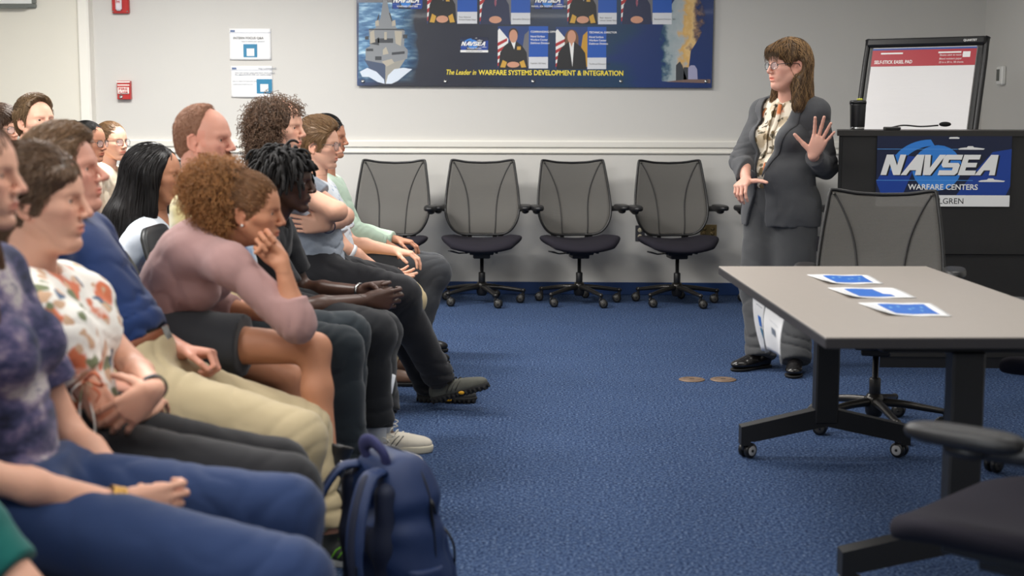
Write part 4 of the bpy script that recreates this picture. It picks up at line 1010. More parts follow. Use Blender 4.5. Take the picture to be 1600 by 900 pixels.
N, L, B = nodes(eyew); tc = N.new('ShaderNodeTexCoord'); sp = N.new('ShaderNodeSeparateXYZ'); L.new(tc.outputs['Object'], sp.inputs[0])
rp = ramp(N, [(.0,(226,220,216)),(.800,(226,220,216)),(.83,(70,48,34)),(.950,(96,68,48)),(.962,(12,10,10))], 'LINEAR')
dv = N.new('ShaderNodeMath'); dv.operation = 'DIVIDE'; dv.inputs[1].default_value = .0125; L.new(sp.outputs[0], dv.inputs[0]); L.new(dv.outputs[0], rp.inputs[0]); L.new(rp.outputs[0], B.inputs['Base Color'])
def make_eyes(hd, root, gaze=(0,0)):
    for y in (-1,1):
        o = MB().ellipsoid((0,0,0),(.0125,.0125,.0125),20,14).build('eye', eyew, None)
        Mx = hd.M @ Matrix.Translation((.0665,y*.032,.008)) @ Matrix.Rotation(gaze[0],4,'Z') @ Matrix.Rotation(gaze[1],4,'Y'); o.matrix_world = Mx
        # bake the placement so that parenting stays simple
        o.parent = root; o.matrix_parent_inverse = Matrix.Translation(-root.location)
def strands(name, root, m, P, rad, n=3, seed=0, dark=.25):
    r = np.random.RandomState(seed); c = 1+(r.rand(len(P),1)-.5)*2*dark; c = np.repeat(c,3,1)*(1+(r.rand(len(P),3)-.5)*.06)
    V, Q, t = tubes(P, rad, c, n); o = link(name, fastmesh(name, V, Q, t), m); adopt(o, root); return o
def hair_shell(hd, root, m, vol, cutops, h=.004, groove=.0012, seed=1, name='hair', tint=.8):
    ops = vol+cutops
    o = sdf_obj(name, ops, h*hd.sc, m, None, (lambda P: groove*wave(hd.loc(P)*np.array([1,2.2,.6]), 260, seed, 3)), tintf=lambda V: np.full((len(V),3), tint)); adopt(o, root); return ops
def comb(ops, hd, P0, flow, steps, length, lift=(.001,.006), seed=0, gravity=0, wavy=0, wfreq=60, jitter=.25):
    """grow strands along a flow field that hugs the implicit hair volume"""
    r = np.random.RandomState(seed); N_ = len(P0); P = P0.copy(); out = [P.copy()]; L_ = length*(.75+.5*r.rand(N_)); off = lift[0]+(lift[1]-lift[0])*r.rand(N_)
    jt = r.normal(size=(N_,3))*jitter; ph = r.rand(N_)*6.28
    e = .002
    for s in range(steps):
        q = hd.loc(P); D = flow(q)+jt*.35; D = D@hd.R.T; D[:,2] -= gravity
        G = np.stack([evalp(ops, P+np.eye(3)[i]*e)-evalp(ops, P-np.eye(3)[i]*e) for i in range(3)], 1); gn = np.linalg.norm(G,axis=1,keepdims=True); ok = gn[:,0] > 1e-6; G = G/(gn+1e-9)
        D = D-np.where(ok[:,None], G*np.minimum(0,(D*G).sum(1,keepdims=True)), 0)
        D /= np.linalg.norm(D,axis=1,keepdims=True)+1e-9
        if wavy: D = D+np.cross(D, G)*(wavy*np.sin(ph+s*wfreq*.1))[:,None]
        P = P+D*(L_/steps)[:,None]
        d = evalp(ops, P); near = np.abs(d) < .05
        P = P-np.where((near&ok)[:,None], G*((d-off)*.7)[:,None], 0)
        out.append(P.copy())
    return np.stack(out, 1)
def surf_points(V, Q, n, seed, hd=None, keep=None):
    r = np.random.RandomState(seed); c = V[Q].mean(1)
    if keep is not None: c = c[keep(hd.loc(c))]
    i = r.randint(0, len(c), n); return c[i]+r.normal(size=(n,3))*.0015
def lathe_ring(hd, y, rx, rz, rr=.0011, sq=2.6, x0=.101):
    pts = []
    for k in range(28):
        a = 2*math.pi*k/28; ca, sa = math.cos(a), math.sin(a)
        py = y*.033+rx*abs(ca)**(2/sq)*(1 if ca > 0 else -1); pz = .004+rz*abs(sa)**(2/sq)*(1 if sa > 0 else -1)
        pts.append(hd.P((x0-.55*abs(py)**1.0*.35, py, pz)))
    return pts
def glasses(hd, root, m, rx=.0235, rz=.019, rr=.0011, lens=True):
    g = MB()
    for y in (-1,1): g.tube(lathe_ring(hd,y,rx,rz), rr*hd.sc, 8, closed=True)
    g.tube([hd.P(p) for p in ((.0985,-.010,.008),(.1025,0,.011),(.0985,.010,.008))], rr*hd.sc, 8)
    for y in (-1,1): g.tube([hd.P(p) for p in crv([(.090,y*.056,.010),(.080,y*.068,.012),(.03,y*.0765,.012),(-.005,y*.081,.012),(-.018,y*.082,-.004)],4)], rr*1.15*hd.sc, 8)
    g = adopt(g.build('glasses', m), root)
    if lens:
        lm = mat('spectacle_lens', (235,240,245), rough=.03, alpha=.12, spec=.8)
        for y in (-1,1):
            ring = lathe_ring(hd,y,rx,rz); c = sum(ring, Vector())/len(ring)+Vector(hd.R[:,0])*.0015
            o = link('lens', raw('lens', ring+[c], [(i,(i+1)%28,28) for i in range(28)]), lm); o.parent = g
            so = o.modifiers.new('s','SOLIDIFY'); so.thickness = .0008
    return g
def eyebrows(hd, root, m, dens=60, thick=.0035, seed=3):
    r = np.random.RandomState(seed)
    for y in (-1,1):
        u = r.rand(dens); p = np.stack([.0905-.022*u**1.6-.001, y*(.012+.036*u), .0235+.0065*np.sin(u*2.6)+(r.rand(dens)-.5)*thick*2.0*(1-.5*u)], 1)
        d = np.stack([-.012*u, y*(.008+0*u), .003-.006*u], 1); 
        P = np.stack([p, p+d*.5+np.array([.0012,0,0]), p+d], 1); P = hd.wor(P.reshape(-1,3)).reshape(dens,3,3)
        strands('eyebrow', root, m, P, np.full((dens,3), .0009*hd.sc)*np.array([1,1,.5]), seed=seed+y)
# ---------- hair styles ----------
FACE = lambda hd, x=.100, z=-.030, rx=.066, ry=.090, rz=.098, k=.01: hd.e((x,0,z),(rx,ry,rz), k=k, op='s')
def hair_short(hd, root, m, t=.010, top=.012, hairline=0, n=2200, length=.030, sweep=(1,.0,.25), seed=5, buzz=False, fringe=0, wavy=0, low=-.055):
    vol = [hd.e((-.012,0,.038),(.0965+t,.0755+t,.0875+t*.8)), hd.e((.005,0,.070),(.075+top,.062+top*.6,.056+top), k=.03), hd.e((-.060,0,-.012),(.042+t*.4,.054+t*.6,.055), k=.02)]
    if fringe: vol.append(hd.c((.060,-.035,.085),(.060,.04,.080),.020+fringe,.016+fringe,k=.02))
    cut = [FACE(hd, .104+hairline*-.012, -.018+hairline*.010, .060, .090, .095+hairline*.006, k=.028), hd.e((.045,0,-.070),(.085,.13,.058), k=.006, op='s'), hd.e((-.05,0,low-.045),(.12,.12,.042), k=.006, op='s')]
    for y in (-1,1): cut.append(hd.e((.000,y*.088,-.008),(.030,.024,.036), k=.004, op='s'))
    ops = hair_shell(hd, root, m, vol, cut, h=.004, groove=.0006 if buzz else .0014, seed=seed)
    V, Q = sdf(ops, .006*hd.sc)
    P0 = surf_points(V, Q, n, seed, hd, lambda q: (q[:,2] > low)&(evalp_head(hd, q) > .0015))
    sx, sy, sz = sweep
    def flow(q):
        d = np.zeros_like(q); up = np.clip((q[:,2]-.03)/.06, 0, 1)
        d[:,0] = sx*up-.5*(1-up); d[:,1] = sy*up+np.sign(q[:,1])*.2*(1-up); d[:,2] = -1.1*(1-up)+sz*up; return d
    P = comb(ops, hd, P0, flow, 6, length, (.0005, .002 if buzz else .006), seed, 0, wavy, 60, .3)
    P = clear_face(hd, P, .062, .045 if not fringe else .02, .075)
    rad = np.linspace(1,.35,7)[None,:]*np.full((len(P),1), (.0009 if buzz else .0014)*hd.sc)
    o = strands('hair_strands', root, m, P, rad, seed=seed); return ops
def evalp_head(hd, q):
    # cheap skull distance in local coordinates (keeps roots outside the face)
    return np.sqrt(((q[:,0]+.010)/.095)**2+(q[:,1]/.075)**2+((q[:,2]-.036)/.087)**2)*.08-.0805+.003
def hair_flow(hd, root, m, vol, cut, n, length, flow, steps=14, seed=4, rad=.0016, lift=(.0005,.006), gravity=0, wavy=0, wfreq=6, keep=None, groove=.0016, dark=.25, h=.0045, jitter=.22, tint=.7, fx=.050, fz=.045):
    ops = hair_shell(hd, root, m, vol, cut, h=h, groove=groove, seed=seed, tint=tint)
    V, Q = sdf(ops, .007*hd.sc); P0 = surf_points(V, Q, n, seed, hd, keep or (lambda q: q[:,2] > -.05))
    P = comb(ops, hd, P0, flow, steps, length, lift, seed, gravity, wavy, wfreq, jitter)
    P = clear_face(hd, P, fx, fz, .085)
    r = np.linspace(1,.4,steps+1)[None,:]*np.full((len(P),1), rad*hd.sc)
    strands('hair_strands', root, m, P, r, seed=seed, dark=dark); return ops
def trim(P, bad):
    """ends each strand where it would enter a kept-clear region"""
    P = P.copy(); S = P.shape[1]; ok = ~bad[:,0]; P = P[ok]; bad = bad[ok]
    for s in range(1, S):
        b = bad[:,:s+1].any(1); P[b,s] = P[b,s-1]+(P[b,s-1]-P[b,s-1])*0
    return P[np.linalg.norm(P[:,1]-P[:,0], axis=1) > 0]
def clear_face(hd, P, x=.040, z=.055, y=.075):
    q = hd.loc(P.reshape(-1,3)); return trim(P, ((q[:,0] > x)&(q[:,2] < z)&(np.abs(q[:,1]) < y)&(q[:,2] > -.16)).reshape(P.shape[:2]))
def hair_curly(hd, root, m, vol, cut, n, clen=.05, crad=.006, turns=2.2, rad=.0017, seed=7, keep=None, out=.55, down=.5, S=15, groove=.004):
    ops = hair_shell(hd, root, m, vol, cut, h=.005, groove=groove, seed=seed, tint=.55)
    V, Q = sdf(ops, .006*hd.sc); c = V[Q].mean(1); r = np.random.RandomState(seed)
    a = V[Q]; nr = np.cross(a[:,1]-a[:,0], a[:,3]-a[:,0]); nr /= np.linalg.norm(nr,axis=1,keepdims=True)+1e-9
    if keep is not None: kk = keep(hd.loc(c)); c = c[kk]; nr = nr[kk]
    i = r.randint(0,len(c),n); p0 = c[i]-nr[i]*.006; N0 = nr[i]
    d = N0*out+r.normal(size=(n,3))*.55; d[:,2] -= down; d /= np.linalg.norm(d,axis=1,keepdims=True)
    a1 = np.cross(d, r.normal(size=(n,3))); a1 /= np.linalg.norm(a1,axis=1,keepdims=True); a2 = np.cross(d,a1)
    t = np.linspace(0,1,S)[None,:,None]; ph = (r.rand(n)*6.28)[:,None,None]; ln_ = (clen*(.6+.8*r.rand(n)))[:,None,None]; cr = (crad*(.6+.8*r.rand(n)))[:,None,None]; tn = (turns*(.7+.6*r.rand(n)))[:,None,None]
    P = p0[:,None,:]+d[:,None,:]*ln_*t+(a1[:,None,:]*np.cos(ph+6.28*tn*t)+a2[:,None,:]*np.sin(ph+6.28*tn*t))*cr*(.4+.6*t)+np.array([0,0,-1])*(t**2)*ln_*.25+N0[:,None,:]*.5*np.sin(t*3.1)*ln_*.3
    P = clear_face(hd, P); n = len(P)
    R = np.linspace(1,.5,S)[None,:]*np.full((n,1), rad*hd.sc)
    strands('curls', root, m, P, R, n=3, seed=seed, dark=.35); return ops
# ---------- body ----------
class Body:
    """joint positions in the room; builds skin, clothes and shoes"""
    def __init__(s, J, yaw=0, build=1.0, fem=0.0, tors=1.0):
        s.J = {k: Vector(v) for k, v in J.items()}; J = s.J; s.b = build; s.fem = fem
        s.up = (J['neck']-J['hip']).normalized(); sd = J['shL']-J['shR']; s.sd = (sd-s.up*sd.dot(s.up)).normalized(); s.fw = s.sd.cross(s.up)
        s.R = Rm((s.fw, s.sd, s.up)); s.yaw = yaw
        hs = Vector((-math.sin(yaw), math.cos(yaw), 0)); s.hs = hs
        s.T = (J['neck']-J['hip']).length
    def at(s, u, f=0, w=0):
        """torso point: u 0 hip .. 1 neck, f forward, w left; follows a curved spine"""
        J = s.J; c = J.get('mid'); a, b = J['hip'], J['neck']
        p = a.lerp(b, u) if c is None else a*(1-u)**2+c*2*u*(1-u)+b*u*u
        return p+s.fw*f+s.sd*w
    def loc(s, V):
        o = np.array(tuple(s.J['hip'])); return (V-o)@s.R
    def torso(s, g=0.0, k=.045, belly=0.0, bust=0.0, hips=True, top=True):
        b = s.b; fe = s.fem; o = []
        e = lambda u, f, r: ell(s.at(u, f), [v*b+g for v in r], s.R, k=k)
        if hips: o.append(e(0, .0, (.115,.165+.012*fe,.105)))
        o.append(e(.28, .012+belly*.5, (.100-.008*fe+belly,.140-.018*fe+belly*.5,.13)))
        o.append(e(.58, .005, (.108-.010*fe,.152-.014*fe,.15)))
        if top:
            o.append(e(.80, -.005, (.088,.150-.012*fe,.10)))
            J = s.J
            for q in ('L','R'):
                o.append(cap(s.at(.86,-.012, .05*(1 if q == 'L' else -1)), J['sh'+q], .062*b+g, .052*b+g, k=k))
                o.append(cap(s.at(1.0,-.008), s.at(.90,-.015,.11*(1 if q == 'L' else -1)), .040*b+g*.6, .040*b+g*.8, k=k))
        if bust:
            for w in (-1,1): o.append(ell(s.at(.60,.085*b+bust*.3,w*.075), (.052+bust+g*.5,.062+bust*.6+g*.5,.060+bust*.6+g*.5), s.R, k=.035))
        return o
    def arm(s, q, g=0.0, t1=1.0, t2=1.0, k=.02, r=(1,1,1), fl=0):
        """upper arm to fraction t1, forearm to fraction t2 (0 = none)"""
        J = s.J; b = s.b*(1-.10*s.fem); o = []; sh, el, wr = J['sh'+q], J['el'+q], J['wr'+q]
        e1 = sh.lerp(el, t1); d = (el-sh).normalized()
        cuts = [(e1, d)] if t1 < 1 else None
        o.append(cap(sh, e1 if t1 >= 1 else e1+d*.02, .050*b*r[0]+g, (.050+( .039-.050)*t1)*b*r[1]+g+fl, k=k, cuts=cuts))
        if t1 >= 1 and t2 > 0:
            e2 = el.lerp(wr, t2); d = (wr-el).normalized(); cuts = [(e2, d)] if t2 < .999 or g > 0 else None
            o.append(cap(el, el.lerp(wr,.35*t2), .038*b*r[1]+g, .039*b*r[1]+g, k=k))
            o.append(cap(el.lerp(wr,.35*t2), e2+(d*.02 if cuts else d*0), .039*b*r[1]+g, (.039-.0125*t2)*b*r[2]+g+fl, k=k, cuts=cuts, flat=None))
        return o
    def leg(s, q, g=0.0, t2=1.0, k=.03, t1=1.0, fl=0, r=1.0):
        J = s.J; b = s.b*r; o = []; w = 1 if q == 'L' else -1
        hp = J['hip']+s.hs*(w*.085)+Vector((0,0,-.012)); kn, an = J['kn'+q], J['an'+q]
        d = (kn-hp).normalized(); e1 = hp.lerp(kn, t1); cuts = [(e1,d)] if t1 < 1 else None
        o.append(cap(hp, e1+(d*.03 if cuts else d*0), .088*b+g, (.088-.030*t1)*b+g+fl, k=k+.01, cuts=cuts))
        if t1 >= 1 and t2 > 0:
            e2 = kn.lerp(an, t2); d = (an-kn).normalized(); cuts = [(e2,d)] if (g > 0 or t2 < 1) else None
            bk = -s.fw*.012
            o.append(cap(kn, kn.lerp(an,.35)+bk*1, .056*b+g, .056*b+g, k=k))
            o.append(cap(kn.lerp(an,.35)+bk, e2+(d*.03 if cuts else d*0), .056*b+g, .036*b+g+fl, k=k, cuts=cuts))
        return o
    def foot(s, q, g=0):
        J = s.J; an, to = J['an'+q], J['to'+q]; d = (to-an).normalized()*.16; to = an+d*.8; u = Vector((0,0,1)); 
        return [cap(an, an+Vector((0,0,-.03)), .034+g, .028+g, k=.02), cap(an+Vector((0,0,-.035)), to+Vector((0,0,-.012)), .026+g, .018+g, k=.02)]
def withcut(ops, cuts):
    return [(op, (lambda f: (lambda x, y, z: _pl(f(x,y,z), x, y, z, cuts)))(f), lo, hi, k) for op, f, lo, hi, k in ops]
def folds(specs, base=.0016, freq=55, seed=1):
    """specs: (centre, axis, radius, amplitude, frequency)"""
    sp = [(A3(c), A3(Vector(a).normalized()), r, am, fr) for c, a, r, am, fr in specs]
    def f(P):
        w1 = wave(P, freq, seed, 4); w2 = wave(P, freq*2.1, seed+9, 4); d = base*1.5*w1+.0014*w2
        for c, a, r, am, fr in sp:
            q = P-c; t = q@a; g = np.exp(-(q*q).sum(1)/(r*r)); sn = np.sin(fr*.5*t+2.0*w1+.5*w2); d = d+am*1.7*g*(np.exp(-(sn/.42)**2)-.35)
        return d
    return f
def shoe(root, an, to, style, mats, side=1, pitch=None, floor=True):
    """shoe in its own frame: x toe, z up; an ankle joint, to toe end"""
    an = Vector(an); to = Vector(to); d = to-an
    if floor: x = Vector((d.x,d.y,0)).normalized(); up = Vector((0,0,1)); ln_ = max(.25, Vector((d.x,d.y,0)).length+.075); heel = Vector((an.x,an.y,0))-x*.065
    else: up = pitch; x = (d-up*d.dot(up)).normalized(); ln_ = .275; heel = an-x*.065-up*.085
    y = up.cross(x); M = Matrix((x,y,up)).transposed().to_4x4(); M.translation = heel; R = Rm((x,y,up)); P = lambda *p: M @ Vector(p); L_ = ln_/.28
    c = lambda a,b,ra,rb=None,k=.012,flat=None,op='u',cuts=None: cap(P(*a),P(*b),ra,rb,k,flat,op,cuts)
    sole0 = .0; bot = (P(0,0,.022 if style != 'loafer' else .012), -up)
    upper = [ell(P(.045*L_,0,.045),(.052,.036,.046),R,k=.02,cuts=None), ell(P(.13*L_,0,.040),(.085,.041,.040),R,k=.02), ell(P(.205*L_,0.002*side,.034),(.070,.044,.032 if style != 'loafer' else .026),R,k=.02), c((.05*L_,0,.06),(.062,0,.105 if style != 'loafer' else .07),.036,.038,k=.02)]
    hgt = {'sneaker':.098,'boot':.17,'hiker':.108,'loafer':.072,'plain':.085}[style]
    if style == 'boot': upper.append(c((.055,0,.07),(.062,0,.19),.040,.044,k=.02))
    lo, hi = bounds(upper)
    upper.append(plane_cut(P(.0,0,.020 if style != 'loafer' else .010), -up, lo-.05, hi+.05)); upper.append(plane_cut(P(.05,0,hgt), (up*1.0-x*.12), lo-.05, hi+.05))
    if style == 'loafer': upper.append(cap(P(.075,0,.09),P(.06,0,.05),.032,.028,k=.004,op='s'))
    else: upper.append(cap(P(.058,0,hgt+.05),P(.060,0,hgt-.03),.030,.026,k=.004,op='s'))
    U = adopt(sdf_obj('shoe', upper, .0045, mats[0], None, lambda Q_: .0008*wave(Q_,140,3,3)), root)
    def child(o): o.parent = U; return o
    th = {'sneaker':.030,'boot':.026,'hiker':.028,'loafer':.014,'plain':.020}[style]
    so = [ell(P(.045*L_,0,.02),(.054,.038,.05),R,k=.02), ell(P(.13*L_,0,.02),(.09,.036,.05),R,k=.02), ell(P(.205*L_,.002*side,.02),(.074,.047,.05),R,k=.02)]
    lo, hi = bounds(so); so += [plane_cut(P(0,0,th), up, lo-.05, hi+.05), plane_cut(P(0,0,0), -up, lo-.05, hi+.05)]
    child(sdf_obj('sole', so, .004, mats[1], None, (lambda Q_: .0) if style not in ('hiker',) else (lambda Q_: .0035*np.sign(np.sin((Q_@R[:,0])*300))*(((Q_-np.array(P(0,0,0)))@R[:,2]) < .014))))
    if style in ('sneaker','hiker','boot','plain'):
        lc = MB(); n_ = 5 if style != 'boot' else 7
        for i in range(n_):
            u = i/(n_-1)
            if style == 'boot': px_, pz_, w_ = (.155-.09*u, .080+.085*u, .024)
            else: px_, pz_, w_ = (.175*L_-.085*u, .070+.028*u, .020)
            lc.tube([P(px_-.004,-w_,pz_-.008),P(px_,-w_*.4,pz_+.003),P(px_+.004,w_*.4,pz_+.003),P(px_+.002,w_,pz_-.008)], .0028, 6)
        lc.tube([P(p[0],p[1],p[2]) for p in crv([(.085*L_,0,.10),(.10,.02,.125),(.125,.03,.115),(.09*L_,.005,.10),(.10,-.02,.122),(.13,-.032,.11),(.09*L_,0,.098)],5)] if style != 'boot' else [P(.07,0,.165),P(.09,.02,.17)], .0024, 6)
        child(lc.build('laces', mats[2]))
        if style == 'boot':
            hk = MB()
            for i in range(6):
                for s_ in (-1,1): u = i/5; hk.ellipsoid(tuple(P(.150-.09*u, s_*.030, .078+.085*u)),(.0055,.0055,.0055),10,6)
            o = child(hk.build('lace_hooks', steel)); tag(o, kind='stuff')
        if style in ('sneaker','hiker'):
            tr = MB(); 
            for s_ in (-1,1):
                for k_ in range(3): tr.tube([P((.085+.022*k_)*L_, s_*.043, .032), P((.10+.024*k_)*L_, s_*.037, .055), P((.125+.018*k_)*L_, s_*.026, .070)], .0035, 6, flat=(1,.6))
            child(tr.build('side_stripes', mats[3]))
    return U
CLOTHS = dict(denim_dark=(28,34,52))
def cloth(name, c, rough=.88, bump=.25, sc=420, **k): return mat('cloth_'+name, CLOTHS.get(name, c), rough=rough, bump=bump, bscale=sc, bdist=.0008, sheen=.15, spec=.25, **k)
def garment(name, ops, m, root, disp=None, h=.0075): return adopt(sdf_obj(name, ops, h, m, None, disp), root)
def make_root(name, b, label, group=None):
    p = b.J['hip']; return rootat(name, (p.x, p.y, 0), label, 'person', group)
def make_skin(b, hd, root, sk, hands, belly=0, bust=0, stub=0, legs=('full','full'), lip=(1,.62,.6), hh=.0032, hk=.0032, h=.011, extra=(), neckr=1.0):
    """one continuous body: head, neck, trunk, arms, hands, legs"""
    o = b.torso(-.012, belly=belly, bust=bust)
    for q in ('L','R'): o += b.arm(q, -.002); o += b.leg(q, -.012)+b.foot(q, -.006)
    nb = b.at(.97, -.012); hn = hd.P((-.030,0,-.045)); nr = .054*neckr*(1-.14*b.fem)*hd.sc
    hops = [cap(nb, hn, nr*1.06, nr, k=.02), cap(b.at(.90,.0), hd.P((.005,0,-.06)), nr*.75, nr*.72, k=.03)]+hd.ops()
    fine = []; c = np.array(tuple(hd.P((0,0,0)))); r = np.array([.135]*3)*hd.sc
    o += hops; fine.append((c-r, c+r, hh))
    for ho, lo, hi in hands: o += ho; fine.append((lo, hi, hk))
    o += list(extra)
    V, Q = sdf_multi(o, h, fine)
    me = fastmesh('body', V, Q, tintskin(hd, None, lip, stub)(V)); ob = link('body', me, sk); return adopt(ob, root)
# ================= the audience =================
def HD(px, py, Y, **k): return Head(W(px,py,Y), **k)
def seat_body(Y, hip, neck, shw=.185, yaw=0, knR=None, knL=None, anR=None, anL=None, elR=None, elL=None, wrR=None, wrL=None, poleR=None, poleL=None, la=.285, lf=.255, mid=None, **k):
    J = {'hip': hip, 'neck': neck}; up = (Vector(neck)-Vector(hip)).normalized(); hs = Vector((-math.sin(yaw), math.cos(yaw), 0))
    fw = Vector((math.cos(yaw), math.sin(yaw), 0))
    J['shL'] = Vector(neck)+hs*shw-up*.055; J['shR'] = Vector(neck)-hs*shw-up*.055
    for s_, q, kn, an in ((1,'L',knL,anL),(-1,'R',knR,anR)):
        J['kn'+q] = kn or Vector(hip)+fw*.43+hs*s_*.14+Vector((0,0,-.02))
        a = an or Vector((J['kn'+q].x-.01, J['kn'+q].y, .085)); J['an'+q] = Vector(a); J['to'+q] = Vector((a[0]+.17, a[1]+s_*.02, .03))
    for s_, q, el, wr, po in ((1,'L',elL,wrL,poleL),(-1,'R',elR,wrR,poleR)):
        sh = J['sh'+q]; wr = Vector(wr) if wr else Vector(hip)+fw*.30+hs*s_*.12+Vector((0,0,.095))
        if el is None: el, wr = ik(sh, wr, la, lf, po or sh+Vector((-.25,s_*.10,-.35)))
        J['el'+q] = Vector(el); J['wr'+q] = wr
    for kk in ('shR','shL'):
        if kk in k: J[kk] = k.pop(kk)
    if mid is not None: J['mid'] = mid
    return Body(J, yaw, **k)
def lap_hand(b, q, curl=((30,35,15),)*4):
    d = (b.J['wr'+q]-b.J['el'+q]).normalized(); d.z = -.12; return hand_ops(b.J['wr'+q], d, (0,0,-1), q, curl, sc=.97 if not b.fem else .90)
def top(b, root, m, kind='tee', g=.013, sleeve=.62, hem=-.06, belly=0, bust=0, seed=1, t2=.93, neck=.064, fold=.003, coll=None, flare=0, name='shirt', vneck=0):
    J = b.J; hc = [(b.at(hem), (-b.up+b.fw*.10).normalized())]; o = withcut(b.torso(g, belly=belly, bust=bust), hc)
    if kind == 'tee':
        for q in 'LR': o += b.arm(q, g+.004, t1=sleeve, t2=0, k=.03, fl=.010)
    elif kind == 'long':
        for q in 'LR': o += b.arm(q, g+.002, 1, t2, k=.03, fl=.004)
    elif kind == 'none': pass
    elif kind == 'puff':
        for q in 'LR':
            sh, el = J['sh'+q], J['el'+q]; o.append(ell(sh.lerp(el,.30), (.085,.085,.10), Rm(frame((0,0,0), b.fw, z=sh-el).to_3x3().transposed()) if False else None, k=.03)); o += b.arm(q, g+.006, t1=.62, t2=0, k=.02)
    lo, hi = bounds(o)
    nu = b.at(1.0,-.006); o.append(cap(nu-b.up*.012, nu+b.up*.16+b.fw*.05, neck, neck+.01, k=.01, op='s'))
    if vneck: o.append(cap(b.at(.90,.10)-b.up*vneck, nu+b.fw*.08+b.up*.08, .010, .055, k=.01, op='s'))
    sp = []
    for q in 'LR':
        sp.append((J['el'+q], (J['wr'+q]-J['sh'+q]), .085, fold*1.0, 190)); sp.append((J['sh'+q].lerp(J['el'+q],.25)-b.up*.02, b.up*.6+b.fw*.4+b.sd*.3, .10, fold*.9, 120))
    sp.append((b.at(.22,.06), b.up+b.fw*.2, .17, fold*1.25, 95)); sp.append((b.at(.45,-.02), b.up+b.fw*.8, .20, fold*.8, 80)); sp.append((b.at(.12,-.05), b.up, .16, fold, 85))
    return garment(name, o, m, root, folds(sp, .0018, 38, seed)), o
def pants(b, root, m, g=.014, belly=0, seed=2, t2=.97, waist=.17, fold=.0035, fl=.008, name='trousers', r=1.0, h=.008):
    J = b.J; o = withcut([ell(b.at(0), [.115*b.b+g+belly*.4,(.165+.012*b.fem)*b.b+g,.110*b.b+g], b.R, k=.05), ell(b.at(.14,.006+belly*.4), [.103*b.b+g+belly*.8,.145*b.b+g,.10], b.R, k=.05)], [(b.at(waist), b.up)])
    for q in 'LR': o += b.leg(q, g, t2=t2, k=.035, fl=fl, r=r)
    sp = []
    for q in 'LR':
        sp.append((J['kn'+q]-Vector((.02,0,.03)), (J['an'+q]-J['hip']), .11, fold*1.1, 110)); sp.append((J['hip'].lerp(J['kn'+q],.30)+Vector((0,0,.05)), Vector((1,0,.4)), .13, fold*1.2, 90)); sp.append((J['an'+q]+Vector((0,0,.05)), Vector((0,0,1)), .11, fold*1.5, 100)); sp.append((J['hip'].lerp(J['kn'+q],.65), Vector((.8,.5,.3)), .14, fold*.6, 70))
    return garment(name, o, m, root, folds(sp, .0016, 30, seed), h), o
def ring_part(name, a, d, r, w_, m, root, th=.003, n=28, flat=1.0, up=(0,0,1)):
    """band round a limb at a, axis d"""
    M = frame(a, Vector(up) if abs(Vector(d).normalized().dot(Vector(up))) < .9 else Vector((1,0,0)), z=d)
    d = Vector(d).normalized(); x = Vector(up); x = (x-d*x.dot(d)).normalized(); y = d.cross(x); M = Matrix((x,y,d)).transposed().to_4x4(); M.translation = Vector(a)
    mb = MB().lathe([(r,-w_/2),(r+th,-w_/2*.8),(r+th,w_/2*.8),(r,w_/2),(r-.001,0)],n,M,caps=False); return adopt(mb.build(name, m), root)
def collar(b, root, m, r=.066, h=.035, name='collar', open_=.5, drop=.03, hd=None):
    """turned down shirt collar round the neck"""
    c = b.at(.975,-.006); V = []; n = 36; rows = [(0,.0),(.4,.6),(.8,1.0),(1.0,.92),(1.5,.45),(1.9,-.15)]
    for i, (o_, z_) in enumerate(rows):
        for k in range(n+1):
            a = open_+(2*math.pi-2*open_)*k/n; fr = .5+.5*math.cos(a)
            rr = r+.004*o_+(.010 if o_ > 1 else 0)*o_; p = c+b.fw*(math.cos(a)*rr*1.02)+b.sd*(math.sin(a)*rr)+b.up*(h*z_-drop*fr*1.0-(.022*fr**3 if o_ > 1.2 else 0)); V.append(p)
    F = [(i*(n+1)+k, i*(n+1)+k+1, (i+1)*(n+1)+k+1, (i+1)*(n+1)+k) for i in range(len(rows)-1) for k in range(n)]
    o = link(name, raw(name, V, F), m); so = o.modifiers.new('s','SOLIDIFY'); so.thickness = .003; sb = o.modifiers.new('b','SUBSURF'); sb.levels = sb.render_levels = 1; return adopt(o, root)
